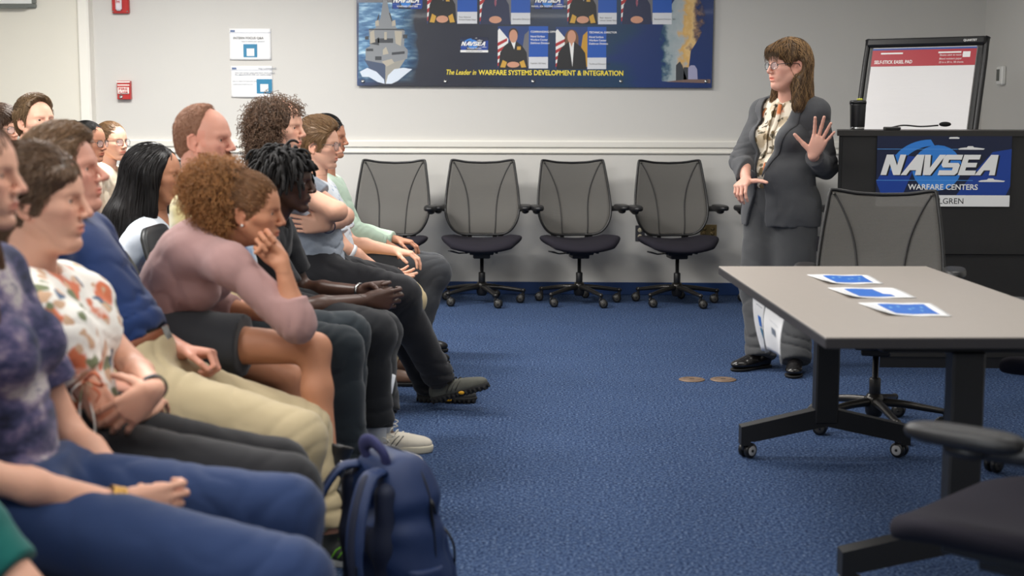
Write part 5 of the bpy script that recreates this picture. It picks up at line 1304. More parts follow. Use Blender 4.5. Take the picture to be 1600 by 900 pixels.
# ---- stacking chairs under the audience ----
shell = mat('shell_black', (24,25,27), rough=.45)
def make_shell_chair():
    t = empty('stacking_chair', (0,0,0), 0, '', 'chair', 'black chairs under the seated audience')
    V = []; n = 14
    for i in range(n+1):
        for j in range(n+1):
            u = -1+2*i/n; v = -1+2*j/n; x = u*math.sqrt(1-v*v*.3)*.215; y = v*math.sqrt(1-u*u*.3)*.225; V.append((x,y,.435+.006*(u*u+v*v)-.02*max(0,u)**3))
    F = [(i*(n+1)+j,(i+1)*(n+1)+j,(i+1)*(n+1)+j+1,i*(n+1)+j+1) for i in range(n) for j in range(n)]
    s = link('seat', raw('seat',V,F), shell, t); so = s.modifiers.new('s','SOLIDIFY'); so.thickness = .022
    V = []
    for i in range(n+1):
        for j in range(n+1):
            u = i/n; v = -1+2*j/n; hw = .205*(1-.18*abs(2*u-1)**4); y = v*hw; V.append((-.225-.10*u+.035*y*y/.04*.6, y, .55+.345*u-.035*abs(v)**6*(1 if u > .5 else -.6)))
    bk = link('backrest', raw('backrest',V,F), shell, t); so = bk.modifiers.new('s','SOLIDIFY'); so.thickness = .020
    for s_ in (-1,1):
        MB().tube(crv([(-.17,s_*.19,.425),(-.24,s_*.20,.47),(-.27,s_*.185,.60),(-.30,s_*.17,.72)],5),.011,10).build('back_tube', plas, t)
        MB().tube(crv([(.17,s_*.19,.425),(.20,s_*.205,.22),(.215,s_*.22,.0)],5),.011,10).build('leg', plas, t)
        MB().tube(crv([(-.17,s_*.19,.425),(-.22,s_*.205,.22),(-.26,s_*.22,.0)],5),.011,10).build('leg', plas, t)
    return t
shell0 = make_shell_chair(); _used = [False]
def seat_chair(x, y, label, yaw=0, dz=0):
    o = shell0 if not _used[0] else copy_tree(shell0); _used[0] = True
    o.location = (x,y,dz); o.rotation_euler = (0,0,yaw); o['label'] = label; o['category'] = 'chair'; return o
GA = 'seated audience in the front row'
dark_shoe = mat('shoe_black', (20,20,21), rough=.4); dark_sole = mat('sole_black', (16,16,17), rough=.7); lace_k = mat('lace_black', (28,28,28), rough=.8)
VX = Vector((1,0,0))
# ===== B: woman in white floral blouse =====
def woman_floral():
    Y = 3.32; hd = HD(63,318,Y-.02, yaw=.04, pitch=.0, sc=1.07, fem=1, nose=1.05, jaw=.96, chin=1.0, fat=.003)
    b = seat_body(Y, W(118,688,Y), W(48,432,Y), .165, knR=W(447,762,3.12), knL=W(436,735,3.50), anR=W(478,1050,3.14), anL=W(470,985,3.52), elR=W(163,642,3.19), wrR=W(228,645,3.42), elL=W(205,570,3.42), wrL=W(243,608,3.12), fem=1, build=1.0)
    b.J['shL'] = W(96,448,3.50); b.J['shR'] = W(58,488,3.16)
    r = make_root('person', b, 'seated woman in white floral puff sleeve blouse and black trousers holding her own elbow', GA)
    hl = hand_ops(b.J['wrL'], (-.80,-.02,-.62), (-.25,.92,-.25), 'L', ((12,22,12),(14,26,12),(16,28,14),(20,32,16)), (12,10,10), .16, .98, (.35,.85,.25))
    hr = hand_ops(b.J['wrR'], (-.1,.95,.15), (0,.2,-1), 'R', ((25,30,10),)*4, sc=.95)
    sk = skin('fair', (224,172,146)); make_skin(b, hd, r, sk, [hl, hr], bust=.006)
    fl = cloth('floral_white', (238,234,226)); N, L, B = nodes(fl); tc = N.new('ShaderNodeTexCoord')
    floral(fl, [(238,234,226)], [((214,120,84),9,.16),((120,128,96),14,.13),((84,104,130),11,.10),((206,170,140),20,.14)])
    top(b, r, fl, 'puff', hem=-.05, bust=.008, seed=3, fold=.0045, neck=.070, name='blouse')
    for q in 'RL':
        sh, el = b.J['sh'+q], b.J['el'+q]; c = sh.lerp(el,.60); d = el-sh
        ring_part('sleeve_band', c, d, .047, .020, fl, r, .006)
    rb = MB(); c = b.J['shR'].lerp(b.J['elR'],.62)+Vector((.03,-.05,-.005))
    for k, (dx, dz, ln_) in enumerate(((-.012,0,.15),(.022,0,.17),(-.03,-.0,.05),(.035,.01,.05))):
        rb.tube(crv([c, c+Vector((dx*.6,-.012,-ln_*.25)), c+Vector((dx,-.008,-ln_*.6)), c+Vector((dx*.7,-.004,-ln_))],5), .0045, 6, flat=(1.3,.35))
    rb.tube(crv([c, c+Vector((.03,-.02,.02)), c+Vector((.045,-.015,-.01)), c],5), .004, 6); adopt(rb.build('sleeve_ribbon', fl), r)
    pants(b, r, cloth('black_soft', (30,30,33)), seed=4, fold=.0025, r=.96)
    for q in 'RL': shoe(r, b.J['an'+q], b.J['to'+q], 'plain', (dark_shoe,dark_sole,lace_k))
    ring_part('wristband', b.J['wrL'].lerp(b.J['elL'],.06), b.J['wrL']-b.J['elL'], .0262, .022, mat('band_charcoal',(38,40,46),rough=.5), r, .004)
    m = hairmat('soft_brown', (104,80,60)); h_ = hd
    vol = [hd.e((-.022,0,.040),(.104,.088,.094)), hd.e((-.080,0,.000),(.045,.058,.058), k=.03), hd.c((-.085,0,-.03),(-.075,0,-.075),.036,.026, k=.03), hd.c((.045,-.050,.062),(.030,.050,.068),.030,.030,k=.02)]
    cut = [FACE(hd,.112,-.022,.058,.100,.098), hd.e((.040,0,-.080),(.075,.12,.055),k=.01,op='s')]
    for y in (-1,1): cut.append(hd.e((-.002,y*.090,-.006),(.020,.020,.028),k=.006,op='s'))
    def flow(q):
        d = np.zeros_like(q); d[:,0] = -1; d[:,2] = -.15-2.2*np.clip(.02-q[:,2],-.05,.05)*np.sign(.0+.0)-.8*(q[:,0] > 0); d[:,1] = -q[:,1]*4; return d
    hair_flow(hd, r, m, vol, cut, 2600, .075, flow, 8, 11, .0015, (.0005,.010), 0, .8, 9)
    eyebrows(hd, r, m); make_eyes(hd, r)
    seat_chair(b.J['hip'].x-.0, Y, 'black chair under the woman in floral blouse')
    return b, hd
def floral(m, base, spots):
    N, L, B = nodes(m); tc = N.new('ShaderNodeTexCoord'); cur = None
    for k, (c, sc, th) in enumerate(spots):
        v = N.new('ShaderNodeTexVoronoi'); v.inputs['Scale'].default_value = sc; v.inputs['Randomness'].default_value = 1
        mp = N.new('ShaderNodeMapping'); mp.inputs['Location'].default_value = (k*3.1,k*1.7,k*.9); nz = N.new('ShaderNodeTexNoise'); nz.inputs['Scale'].default_value = 22
        L.new(tc.outputs['Object'], nz.inputs['Vector']); mx = N.new('ShaderNodeVectorMath'); mx.operation = 'MULTIPLY_ADD'; mx.inputs[1].default_value = (.055,)*3
        L.new(nz.outputs['Color'], mx.inputs[0]); L.new(tc.outputs['Object'], mx.inputs[2]); L.new(mx.outputs[0], mp.inputs[0]); L.new(mp.outputs[0], v.inputs['Vector'])
        cmp_ = N.new('ShaderNodeMapRange'); cmp_.inputs['From Min'].default_value = th*1.9; cmp_.inputs['From Max'].default_value = th*2.4; cmp_.inputs['To Min'].default_value = 1; cmp_.inputs['To Max'].default_value = 0
        L.new(v.outputs['Distance'], cmp_.inputs['Value']); mix = N.new('ShaderNodeMix'); mix.data_type = 'RGBA'; L.new(cmp_.outputs[0], mix.inputs[0])
        if cur is None: mix.inputs[6].default_value = (*lin(base[0]),1)
        else: L.new(cur, mix.inputs[6])
        mix.inputs[7].default_value = (*lin(c),1); cur = mix.outputs[2]
    L.new(cur, B.inputs['Base Color'])
def knit(name, c, **k): return cloth(name, c, **k)
slk = lambda n, c: cloth(n, c, rough=.8)
# ===== nearest person: only the teal sleeve and arm reach the frame =====
def person_teal():
    Y = 2.16; hip = Vector((-1.52,Y,.555)); neck = Vector((-1.50,Y,1.04)); hd = Head((-1.45,Y,1.20), fem=1, sc=.97)
    b = seat_body(Y, hip, neck, .17, fem=1, elL=W(-75,785,2.36), wrL=W(120,1000,2.30), wrR=Vector((-1.25,2.0,.64)))
    r = make_root('person', b, 'person at the bottom left corner showing only a teal sleeve and bare forearm', GA)
    make_skin(b, hd, r, skin('fair', (0,0,0)), [lap_hand(b,'R'), lap_hand(b,'L')])
    top(b, r, cloth('teal_knit', (18,92,86)), 'long', t2=.50, seed=21); pants(b, r, cloth('denim_dark', (28,34,52)), seed=22)
    for q in 'RL': shoe(r, b.J['an'+q], b.J['to'+q], 'plain', (dark_shoe,dark_sole,lace_k))
    hair_short(hd, r, hairmat('brown', (0,0,0)), n=900, length=.04); eyebrows(hd, r, hairmat('brown',(0,0,0))); make_eyes(hd, r)
    seat_chair(hip.x, Y, 'black chair under the person with the teal sleeve')
# ===== A: purple patterned top, navy trousers =====
def woman_purple():
    Y = 2.80; hd = HD(-46,279,Y, yaw=.02, sc=.98, fem=1, nose=1.05)
    b = seat_body(Y, W(15,778,Y), W(-70,402,Y), .17, knR=W(455,905,2.63), knL=W(448,800,2.98), anR=W(470,1280,2.62), anL=W(480,1180,2.98), elR=W(-35,742,2.58), wrR=W(190,787,2.72), elL=W(105,672,3.0), wrL=W(205,762,2.90), fem=1)
    r = make_root('person', b, 'seated woman in purple patterned top and navy trousers with clasped hands and gold bracelet', GA)
    hr = hand_ops(b.J['wrR'], (1,.30,-.03), (-.12,.95,-.05), 'R', ((38,62,30),(42,64,30),(46,66,30),(50,68,30)), (18,30,20), .06, .97, (.75,.35,.55))
    hl = hand_ops(b.J['wrL'], (1,-.42,-.22), (.12,-.95,-.10), 'L', ((38,60,30),(42,62,30),(44,64,30),(48,66,30)), (18,30,20), .06, .97, (.75,.35,.55))
    make_skin(b, hd, r, skin('fair', (0,0,0)), [hr, hl], bust=.006)
    pm = cloth('purple_pattern', (96,88,118)); N, L, B = nodes(pm); tc = N.new('ShaderNodeTexCoord')
    n1 = N.new('ShaderNodeTexNoise'); n1.inputs['Scale'].default_value = 7; n1.inputs['Detail'].default_value = 6; n1.inputs['Roughness'].default_value = .7; mp = N.new('ShaderNodeMapping'); mp.inputs['Scale'].default_value = (1,1,1.8); mp.inputs['Rotation'].default_value = (0,.5,0)
    L.new(tc.outputs['Object'], mp.inputs[0]); L.new(mp.outputs[0], n1.inputs['Vector']); rp = ramp(N, [(.36,(26,28,46)),(.45,(48,52,82)),(.52,(84,78,110)),(.58,(126,112,134)),(.65,(186,176,172)),(.72,(70,68,100))]); L.new(n1.outputs['Fac'], rp.inputs[0]); L.new(rp.outputs[0], B.inputs['Base Color'])
    top(b, r, pm, 'tee', sleeve=.72, hem=-.02, bust=.008, seed=5, fold=.004)
    pants(b, r, cloth('navy_blue', (38,56,94), vary=.05), seed=6, fold=.0045, waist=.12)
    for q in 'RL': shoe(r, b.J['an'+q], b.J['to'+q], 'plain', (dark_shoe,dark_sole,lace_k))
    d = b.J['wrR']-b.J['elR']; c = b.J['wrR']-d.normalized()*.012; gold = mat('gold_chain', (206,160,84), rough=.3, metal=.9)
    for k in range(3): ring_part('bracelet', c+d.normalized()*(.010*k-.012), d, .0290, .0095, gold, r, .004, 40)
    ring_part('hair_tie', c+d.normalized()*.030, d, .0285, .007, mat('tie_black',(20,20,22),rough=.8), r, .003)
    vol = [hd.e((-.025,0,.042),(.106,.090,.096)), hd.c((-.05,0,-.02),(-.030,0,-.20),.075,.070, k=.04, flat=((0,1,0),1.25)), hd.c((-.03,0,-.18),(.02,-.04,-.34),.060,.040, k=.04, flat=((0,1,0),1.5)), hd.c((.015,-.066,.03),(.02,-.090,-.16),.028,.034, k=.03), hd.c((.02,-.090,-.16),(.07,-.12,-.36),.036,.026, k=.03)]
    cut = [FACE(hd,.118,-.024,.056,.080,.092)]
    def flow(q):
        d = np.zeros_like(q); d[:,2] = -1; d[:,0] = -.7*np.clip((q[:,2]-.03)/.05,0,1)+.18*(q[:,2] < -.1); return d
    hair_flow(hd, r, hairmat('chestnut', (86,60,42)), vol, cut, 2600, .22, flow, 12, 13, .0017, (.0,.008), .4, .30, 10, keep=lambda q: q[:,2] > -.26)
    eyebrows(hd, r, hairmat('brown',(0,0,0))); make_eyes(hd, r)
    seat_chair(b.J['hip'].x-.02, Y, 'black chair under the woman in purple patterned top')
# ===== C: navy polo, khaki trousers =====
def man_navy():
    Y = 3.97; hd = HD(99,274,Y, yaw=.03, pitch=-.15, sc=1.05, nose=1.35, brow=1.2, jaw=1.05, fat=.004, nosew=1.15)
    b = seat_body(Y, W(196,592,Y), W(92,352,Y), .20, knR=W(462,688,3.78), knL=W(474,672,4.15), anR=Vector((-.72,3.74,.10)), anL=Vector((-.665,4.08,.10)), elL=W(222,520,4.22), wrL=W(284,548,4.02), wrR=Vector((-1.20,3.74,.60)), build=1.08)
    b.J['toL'] = Vector((-.49,4.05,.03))
    r = make_root('person', b, 'seated man in navy polo shirt, brown belt and khaki trousers', GA)
    hl = hand_ops(b.J['wrL'], (1,-.1,-.05), (.05,-.25,-.95), 'L', ((62,75,35),(64,75,35),(66,75,35),(68,75,35)), (15,35,20), .05, 1.02)
    make_skin(b, hd, r, skin('ruddy', (218,160,138)), [hl, lap_hand(b,'R')], belly=.012)
    pm = cloth('polo_navy', (26,50,98)); top(b, r, pm, 'tee', sleeve=.70, hem=.185, belly=.020, seed=7, fold=.006); collar(b, r, pm, .074)
    pt, _ = pants(b, r, cloth('khaki', (186,170,136), vary=.03), seed=8, fold=.0055, belly=.024, waist=.20, g=.016, r=.98)
    adopt(MB().tube([b.at(.17, .006+.152*math.cos(a), .180*math.sin(a)) for a in [i*math.pi/18 for i in range(36)]], .019, 8, closed=True, flat=(.28,1)).build('belt', mat('belt_brown', (128,72,44), rough=.45)), r)
    adopt(MB().box((-.004,-.024,-.022),(.006,.024,.022),.003, frame(b.at(.17,.162), b.fw, z=b.up)).build('belt_buckle', steel), r)
    gs = mat('shoe_charcoal', (48,50,50), rough=.7); gr = mat('neon_green', (124,206,44), rough=.5)
    for q in 'RL': shoe(r, b.J['an'+q], b.J['to'+q], 'sneaker', (gs, mat('sole_white_grey',(190,190,186),rough=.6), gr, gr))
    hair_short(hd, r, hairmat('sandy', (112,86,62)), t=.008, top=.016, hairline=.8, n=2400, length=.028, sweep=(.6,.3,.3), seed=9)
    eyebrows(hd, r, hairmat('sandy',(0,0,0))); make_eyes(hd, r)
    seat_chair(b.J['hip'].x-.03, Y, 'black chair under the man in navy polo')
# ===== D: mauve top, chin on her fist =====
def woman_mauve():
    Y = 4.38; hd = HD(390,334,4.30, yaw=.0, pitch=.06, sc=.99, fem=1, nose=.95, lips=1.25, nosew=1.1, brow=.8)
    b = seat_body(Y, W(246,520,Y), W(334,378,4.33), .165, knR=W(492,545,4.22), knL=W(452,592,4.52), anR=W(517,738,4.14), anL=Vector((-.80,4.55,.10)), elR=W(464,508,4.10), wrR=W(441,413,4.11), wrL=Vector((-.93,4.60,.67)), fem=1, mid=W(262,420,4.38), poleL=Vector((-1.1,4.8,.5)))
    b.J['shR'] = W(358,412,4.14); b.J['toR'] = W(543,790,4.10)
    r = make_root('person', b, 'seated woman in mauve knit top resting her chin on her fist, curly hair tied back', GA)
    hr = hand_ops(b.J['wrR'], (-.62,.34,.62), (-.12,-.86,.42), 'R', ((78,82,35),(80,84,35),(82,84,35),(84,84,35)), (25,50,40), .04, .96, (.72,.30,.35))
    sk = skin('tan', (196,138,106)); make_skin(b, hd, r, sk, [hr, lap_hand(b,'L')], bust=.006)
    mv = cloth('mauve_knit', (172,136,132), vary=.02)
    o_top = top(b, r, mv, 'long', g=.010, t2=.42, hem=.06, bust=.010, seed=9, fold=.0038, neck=.058)
    wh = cloth('white_under', (226,224,222)); garment('undershirt', [ell(b.at(.03,-.02),(.128,.178,.085), b.R, cuts=[(b.at(.13),b.up),(b.at(-.10),-b.up)])], wh, r)
    # skirt over hips and the upper thighs
    sp = b.J; o = [ell(b.at(0),(.135,.195,.115), b.R, k=.05, cuts=[(b.at(.14), b.up)])]
    for q in 'LR': o += b.leg(q, .020, t1=.58, t2=0, k=.05, fl=.004)
    o.append(cap(b.J['hip'].lerp(b.J['knR'],.2), b.J['hip'].lerp(b.J['knL'],.45), .08,.07,k=.05)); garment('skirt', o, cloth('skirt_charcoal', (48,50,54)), r, folds([(b.J['hip'], (1,0,.2), .2, .004, 60)], .002, 30, 4))
    ring_part('waistband', b.at(.12), b.up, .0, .0001, mv, r) if False else None
    bt = mat('boot_black', (26,25,24), rough=.4)
    an = b.J['anR']; up = (b.J['knR']-an).normalized(); shoe(r, an, b.J['toR'], 'boot', (bt, mat('sole_dark',(58,46,38),rough=.7), lace_k, lace_k), pitch=(up+Vector((.55,0,.1))).normalized(), floor=False)
    shoe(r, b.J['anL'], b.J['toL'], 'boot', (bt, dark_sole, lace_k, lace_k))
    vol = [hd.e((-.016,0,.040),(.101,.083,.092)), hd.e((-.105,-.010,.075),(.095,.090,.082), k=.02), hd.e((-.080,-.02,.00),(.055,.055,.055),k=.03)]
    cut = [FACE(hd,.106,-.020,.058,.100,.100), hd.e((.040,0,-.080),(.075,.12,.055),k=.01,op='s')]
    for y in (-1,1): cut.append(hd.e((-.002,y*.088,-.006),(.022,.020,.030),k=.006,op='s'))
    m = hairmat('honey', (162,112,66), .5)
    ops = hair_curly(hd, r, m, vol, cut, 3400, .042, .0055, 2.0, .0012, 7, keep=lambda q: q[:,0] < -.045, out=.6, down=.25, groove=.006)
    V, Q = sdf(ops, .006*hd.sc); P0 = surf_points(V, Q, 1900, 3, hd, lambda q: (q[:,0] > -.06)&(q[:,2] > -.03))
    def flow(q):
        d = np.zeros_like(q); d[:,0] = -1; d[:,2] = .25; return d
    P = comb(ops, hd, P0, flow, 9, .06, (0,.005), 3, 0, .55, 12, .3); strands('hair_strands', r, hairmat('honey_dark',(128,90,58)), P, np.linspace(1,.5,10)[None,:]*np.full((len(P),1),.0014), seed=4)
    adopt(MB().ellipsoid(tuple(hd.P((-.004,-.083,-.030))),(.004,.004,.004),10,8).build('earring', mat('pearl',(236,232,226),rough=.2)), r)
    eyebrows(hd, r, hairmat('deep_brown', (46,32,24))); make_eyes(hd, r)
    seat_chair(b.J['hip'].x+.16, Y, 'black chair under the woman in mauve top')
    # phone in her lap: its own thing
    c = W(345,522,4.30); ph = rootat('smartphone', (c.x,c.y,c.z), 'dark green phone with gold rim lying on the lap of the woman in mauve', 'phone')
    M = Matrix.Rotation(R_(-28),4,'Y') @ Matrix.Rotation(R_(35),4,'X')
    MB().box((-.07,-.036,-.004),(.07,.036,.004),.004,M).build('phone_rim', gold_rim, ph); MB().box((-.067,-.0335,.0035),(.067,.0335,.0052),.001,M).build('phone_back', mat('phone_green',(14,40,36),rough=.2,coat=.6), ph)
gold_rim = mat('gold_rim', (196,160,104), rough=.3, metal=.8)
# ===== K: bald bearded man, tie dye shirt =====
def man_tiedye():
    Y = 4.95; hd = HD(319,222,Y, yaw=-.16, pitch=.0, sc=1.0, nose=1.15, brow=1.2, jaw=1.05)
    b = seat_body(Y, Vector((-1.14,Y,.56)), W(315,300,Y), .19, wrR=Vector((-1.03,4.82,.655)), wrL=Vector((-1.0,5.08,.655)), knR=Vector((-.74,4.78,.53)), knL=Vector((-.76,5.10,.53)), anR=Vector((-.70,4.80,.10)), anL=Vector((-.76,5.10,.10)), build=1.0)
    r = make_root('person', b, 'seated man with shaved balding head, ginger beard and tie dye shirt', GA)
    make_skin(b, hd, r, skin('ruddy', (0,0,0)), [lap_hand(b,'R'), lap_hand(b,'L')], belly=.01)
    tm = cloth('tie_dye', (220,214,190)); N, L, B = nodes(tm); tc = N.new('ShaderNodeTexCoord'); nz = N.new('ShaderNodeTexNoise'); nz.inputs['Scale'].default_value = 5; nz.inputs['Detail'].default_value = 3
    L.new(tc.outputs['Object'], nz.inputs['Vector']); rp = ramp(N, [(.36,(66,108,160)),(.44,(180,196,210)),(.50,(226,222,204)),(.60,(222,210,160)),(.68,(206,190,128))]); L.new(nz.outputs['Fac'], rp.inputs[0]); L.new(rp.outputs[0], B.inputs['Base Color'])
    top(b, r, tm, 'tee', sleeve=.75, hem=-.04, belly=.015, seed=11, fold=.005)
    pants(b, r, cloth('slate_teal', (34,42,48)), seed=12, fold=.006, r=1.02)
    for q in 'RL': shoe(r, b.J['an'+q], b.J['to'+q], 'plain', (dark_shoe,dark_sole,lace_k))
    m = hairmat('ginger', (150,104,74)); hair_short(hd, r, hairmat('buzz_ginger',(0,0,0), .75), t=.0018, top=.001, hairline=3.6, n=2600, length=.008, seed=13, buzz=True)
    0 and hair_short(hd, r, m, t=.0022, top=.001, hairline=3.4, n=2600, length=.008, seed=13, buzz=True)
    # beard
    rs = np.random.RandomState(2); bm = hairmat('ginger_beard', (140,88,58)); V, Q = sdf(hd.ops(), .004); q = hd.loc(V)
    k = (q[:,2] < -.030)&(q[:,2] > -.112)&(q[:,0] > .005)&(q[:,0] < .12)&~((np.abs(q[:,1]) < .020)&(q[:,2] > -.064)&(q[:,2] < -.045)&(q[:,0] > .07))&((q[:,0] < .088)|(q[:,2] < -.038))&((q[:,2] < -.045)|(q[:,0] < .035)|(np.abs(q[:,1]) < .028))
    p = q[k]; p = p[rs.randint(0,len(p),1700)]; d = np.stack([.006+.0*p[:,0], p[:,1]*.08, -.012+0*p[:,0]],1)+rs.normal(size=p.shape)*.003
    P = np.stack([p, p+d*.5+np.array([.002,0,0]), p+d], 1); P = hd.wor(P.reshape(-1,3)).reshape(-1,3,3); strands('beard', r, bm, P, np.full((len(P),3),.0012)*np.array([1,1,.5]), seed=4)
    eyebrows(hd, r, m, 70); make_eyes(hd, r)
    seat_chair(b.J['hip'].x+.08, Y, 'black chair under the man in tie dye shirt')
# ===== E: man with short locs, black shirt =====
def man_locs():
    Y = 5.45; hd = HD(447,287,5.40, yaw=.02, pitch=.04, sc=1.02, nose=.95, nosew=1.35, lips=1.6, jaw=1.0)
    b = seat_body(Y, W(385,470,Y), W(424,345,5.42), .185, knR=W(582,522,5.24), knL=W(592,520,5.66), anR=Vector((-.68,5.24,.11)), anL=Vector((-.69,5.50,.11)), elR=W(464,482,5.20), wrR=W(572,469,5.34), elL=W(472,452,5.66), wrL=W(566,455,5.52), mid=W(388,400,Y))
    b.J['toR'] = Vector((-.52,5.20,.03)); b.J['toL'] = Vector((-.50,5.50,.03))
    r = make_root('person', b, 'seated man with short locs and black shirt leaning forward with hands clasped', GA)
    hr = hand_ops(b.J['wrR'], (1,.22,.0), (-.10,.95,.05), 'R', ((30,55,30),(34,58,30),(38,60,30),(42,62,30)), (10,20,15), .07, 1.04, (.8,.35,.5))
    hl = hand_ops(b.J['wrL'], (1,-.35,.06), (.10,-.95,.0), 'L', ((30,55,30),(34,58,30),(38,60,30),(42,62,30)), (10,20,15), .07, 1.04, (.8,.35,.5))
    make_skin(b, hd, r, skin('deep', (78,54,44), .4), [hr, hl], lip=(1.1,.8,.8))
    bk = cloth('black_tee', (26,27,31)); top(b, r, bk, 'tee', sleeve=.72, hem=-.04, seed=14, fold=.005)
    pants(b, r, cloth('black_trouser', (27,29,33)), seed=15, fold=.0055, t2=.86, fl=.022, r=1.02)
    ws = mat('shoe_cream', (206,198,182), rough=.6); so = mat('sole_cream', (214,206,184), rough=.55); st = mat('shoe_stripe',(60,60,62),rough=.5); lw = mat('lace_white',(226,222,212),rough=.7); sock = cloth('sock_white', (212,216,222))
    for q in 'RL':
        an = b.J['an'+q]; adopt(MB().tube([an+Vector((0,0,-.03)), an+Vector((-.0,0,.12)), an+Vector((.01,0,.20))], [.037,.040,.046], 18).build('sock', sock), r)
        shoe(r, an, b.J['to'+q], 'sneaker', (ws, so, lw, st))
    ring_part('bracelet', b.J['wrL']-(b.J['wrL']-b.J['elL']).normalized()*.012, b.J['wrL']-b.J['elL'], .030, .012, steel, r, .0025)
    m = hairmat('loc_black', (20,18,18), .75); vol = [hd.e((-.014,0,.044),(.102,.085,.094))]; cut = [FACE(hd,.108,-.015,.058,.088,.092), hd.e((.040,0,-.085),(.085,.13,.060),k=.01,op='s')]
    for y in (-1,1): cut.append(hd.e((-.002,y*.090,-.010),(.022,.020,.026),k=.006,op='s'))
    hair_shell(hd, r, m, vol, cut, h=.005, groove=.002)
    rs = np.random.RandomState(5); n = 230; P = np.zeros((n,9,3)); a = np.pi*(3-math.sqrt(5))
    for i in range(n):
        z = 1-1.25*(i+.5)/n; rr = math.sqrt(max(0,1-z*z)); th = a*i; u = np.array([rr*math.cos(th), rr*math.sin(th), z]); base = np.array([-.014,0,.044])+u*np.array([.090,.074,.082])
        if base[0] > .058 and base[2] < .055: base[0] = .05; base[2] = .075+.02*rs.rand()
        l = .085*(.7+.6*rs.rand()); hz = u.copy(); hz[2] = 0; 
        dirs = u*.9+rs.normal(size=3)*.28; pt = base.copy(); v = dirs/np.linalg.norm(dirs)
        for s in range(9):
            P[i,s] = pt; v = v+np.array([0,0,-.42])+rs.normal(size=3)*.10; v /= np.linalg.norm(v); pt = pt+v*l/8
            e = (pt-np.array([-.010,0,.036]))/np.array([.106,.088,.098]); ee = np.linalg.norm(e)
            if ee < 1: pt = np.array([-.010,0,.036])+e/ee*np.array([.106,.088,.098])
    Pw = clear_face(hd, hd.wor(P.reshape(-1,3)).reshape(n,9,3), .052, .050); n = len(Pw); R = .0056*(1+.18*rs.normal(size=(n,9))).clip(.6,1.4); R[:,-1] *= .6; strands('locs', r, m, Pw, R, n=7, seed=3, dark=.3)
    adopt(MB().ellipsoid(tuple(hd.P((-.006,-.084,-.028))),(.0045,.0045,.0045),10,8).build('ear_stud', steel), r)
    eyebrows(hd, r, m); make_eyes(hd, r)
    seat_chair(b.J['hip'].x-.05, Y, 'black chair under the man in black shirt')
# ===== F: curly haired man with crossed arms =====
def man_curly():
    Y = 6.25; hd = HD(438,202,Y, yaw=-.20, pitch=.02, sc=1.04, nose=1.05, jaw=1.02, fat=.003)
    b = seat_body(Y, W(492,425,Y), W(432,262,Y), .20, knR=W(625,462,6.12), knL=W(604,446,6.42), anR=W(690,596,6.34), anL=W(676,612,6.50), elR=W(528,330,5.98), wrR=W(474,350,6.12), elL=W(539,338,6.40), wrL=W(508,353,6.02), build=1.08)
    b.J['toR'] = W(770,596,6.30)+Vector((0,0,.03)); b.J['toL'] = W(742,640,6.48)
    r = make_root('person', b, 'seated man with shoulder length curly hair, grey shirt and crossed arms', GA)
    hl = hand_ops(b.J['wrL'], (-1,.02,.05), (.05,.95,.10), 'L', ((10,18,8),(12,20,8),(14,20,8),(16,22,8)), (10,10,10), .06, 1.0, (.6,.75,.1))
    make_skin(b, hd, r, skin('light', (226,176,150)), [hl], belly=.012)
    gt = cloth('heather_grey', (146,154,166), vary=.08, vscale=60); top(b, r, gt, 'tee', sleeve=.55, hem=-.02, belly=.024, seed=16, fold=.0055, neck=.070)
    pants(b, r, cloth('black_outdoor', (28,28,32)), seed=17, fold=.006, r=1.0, fl=.016)
    hk = mat('hiker_grey', (84,84,76), rough=.8, vary=.15, vscale=30); hs = mat('hiker_sole', (30,29,28), rough=.75); yl = mat('sole_badge', (232,170,30), rough=.5); hl2 = mat('hiker_trim', (60,58,54), rough=.7)
    U = shoe(r, b.J['anR'], b.J['toR'], 'hiker', (hk,hs,lace_k,hl2), pitch=Vector((-.28,.10,.95)).normalized(), floor=False)
    U2 = shoe(r, b.J['anL'], b.J['toL'], 'hiker', (mat('hiker_dark',(58,57,54),rough=.8),hs,lace_k,hl2))
    for U_, an, to, z in ((U,b.J['anR'],b.J['toR'],.0),(U2,b.J['anL'],b.J['toL'],0)):
        c = an.lerp(to,.40)+Vector((0,-.046,-.055 if U_ is U else 0)); 
        if U_ is U2: c.z = .018
        o = MB().ellipsoid(tuple(c),(.014,.004,.008),14,8).build('sole_badge', yl); o.parent = U_
    ring_part('wristband', b.J['wrL']+Vector((.012,0,0)), b.J['wrL']-b.J['elL'], .030, .014, mat('band_navy',(28,38,72),rough=.6), r, .003)
    vol = [hd.e((-.022,0,.034),(.108,.096,.092)), hd.c((-.050,0,.01),(-.062,0,-.105),.076,.068,k=.04,flat=((0,1,0),1.2)), hd.c((-.02,-.080,.0),(-.035,-.085,-.085),.030,.030,k=.03), hd.c((-.02,.080,.0),(-.035,.085,-.085),.030,.030,k=.03)]
    cut = [FACE(hd,.118,-.020,.064,.092,.104)]
    hair_curly(hd, r, hairmat('curly_brown', (98,74,56), .5), vol, cut, 3000, .055, .0075, 2.4, .0019, 8, out=.45, down=.55, groove=.006)
    eyebrows(hd, r, hairmat('brown',(0,0,0))); make_eyes(hd, r)
    seat_chair(b.J['hip'].x-.05, Y, 'black chair under the man with curly hair')
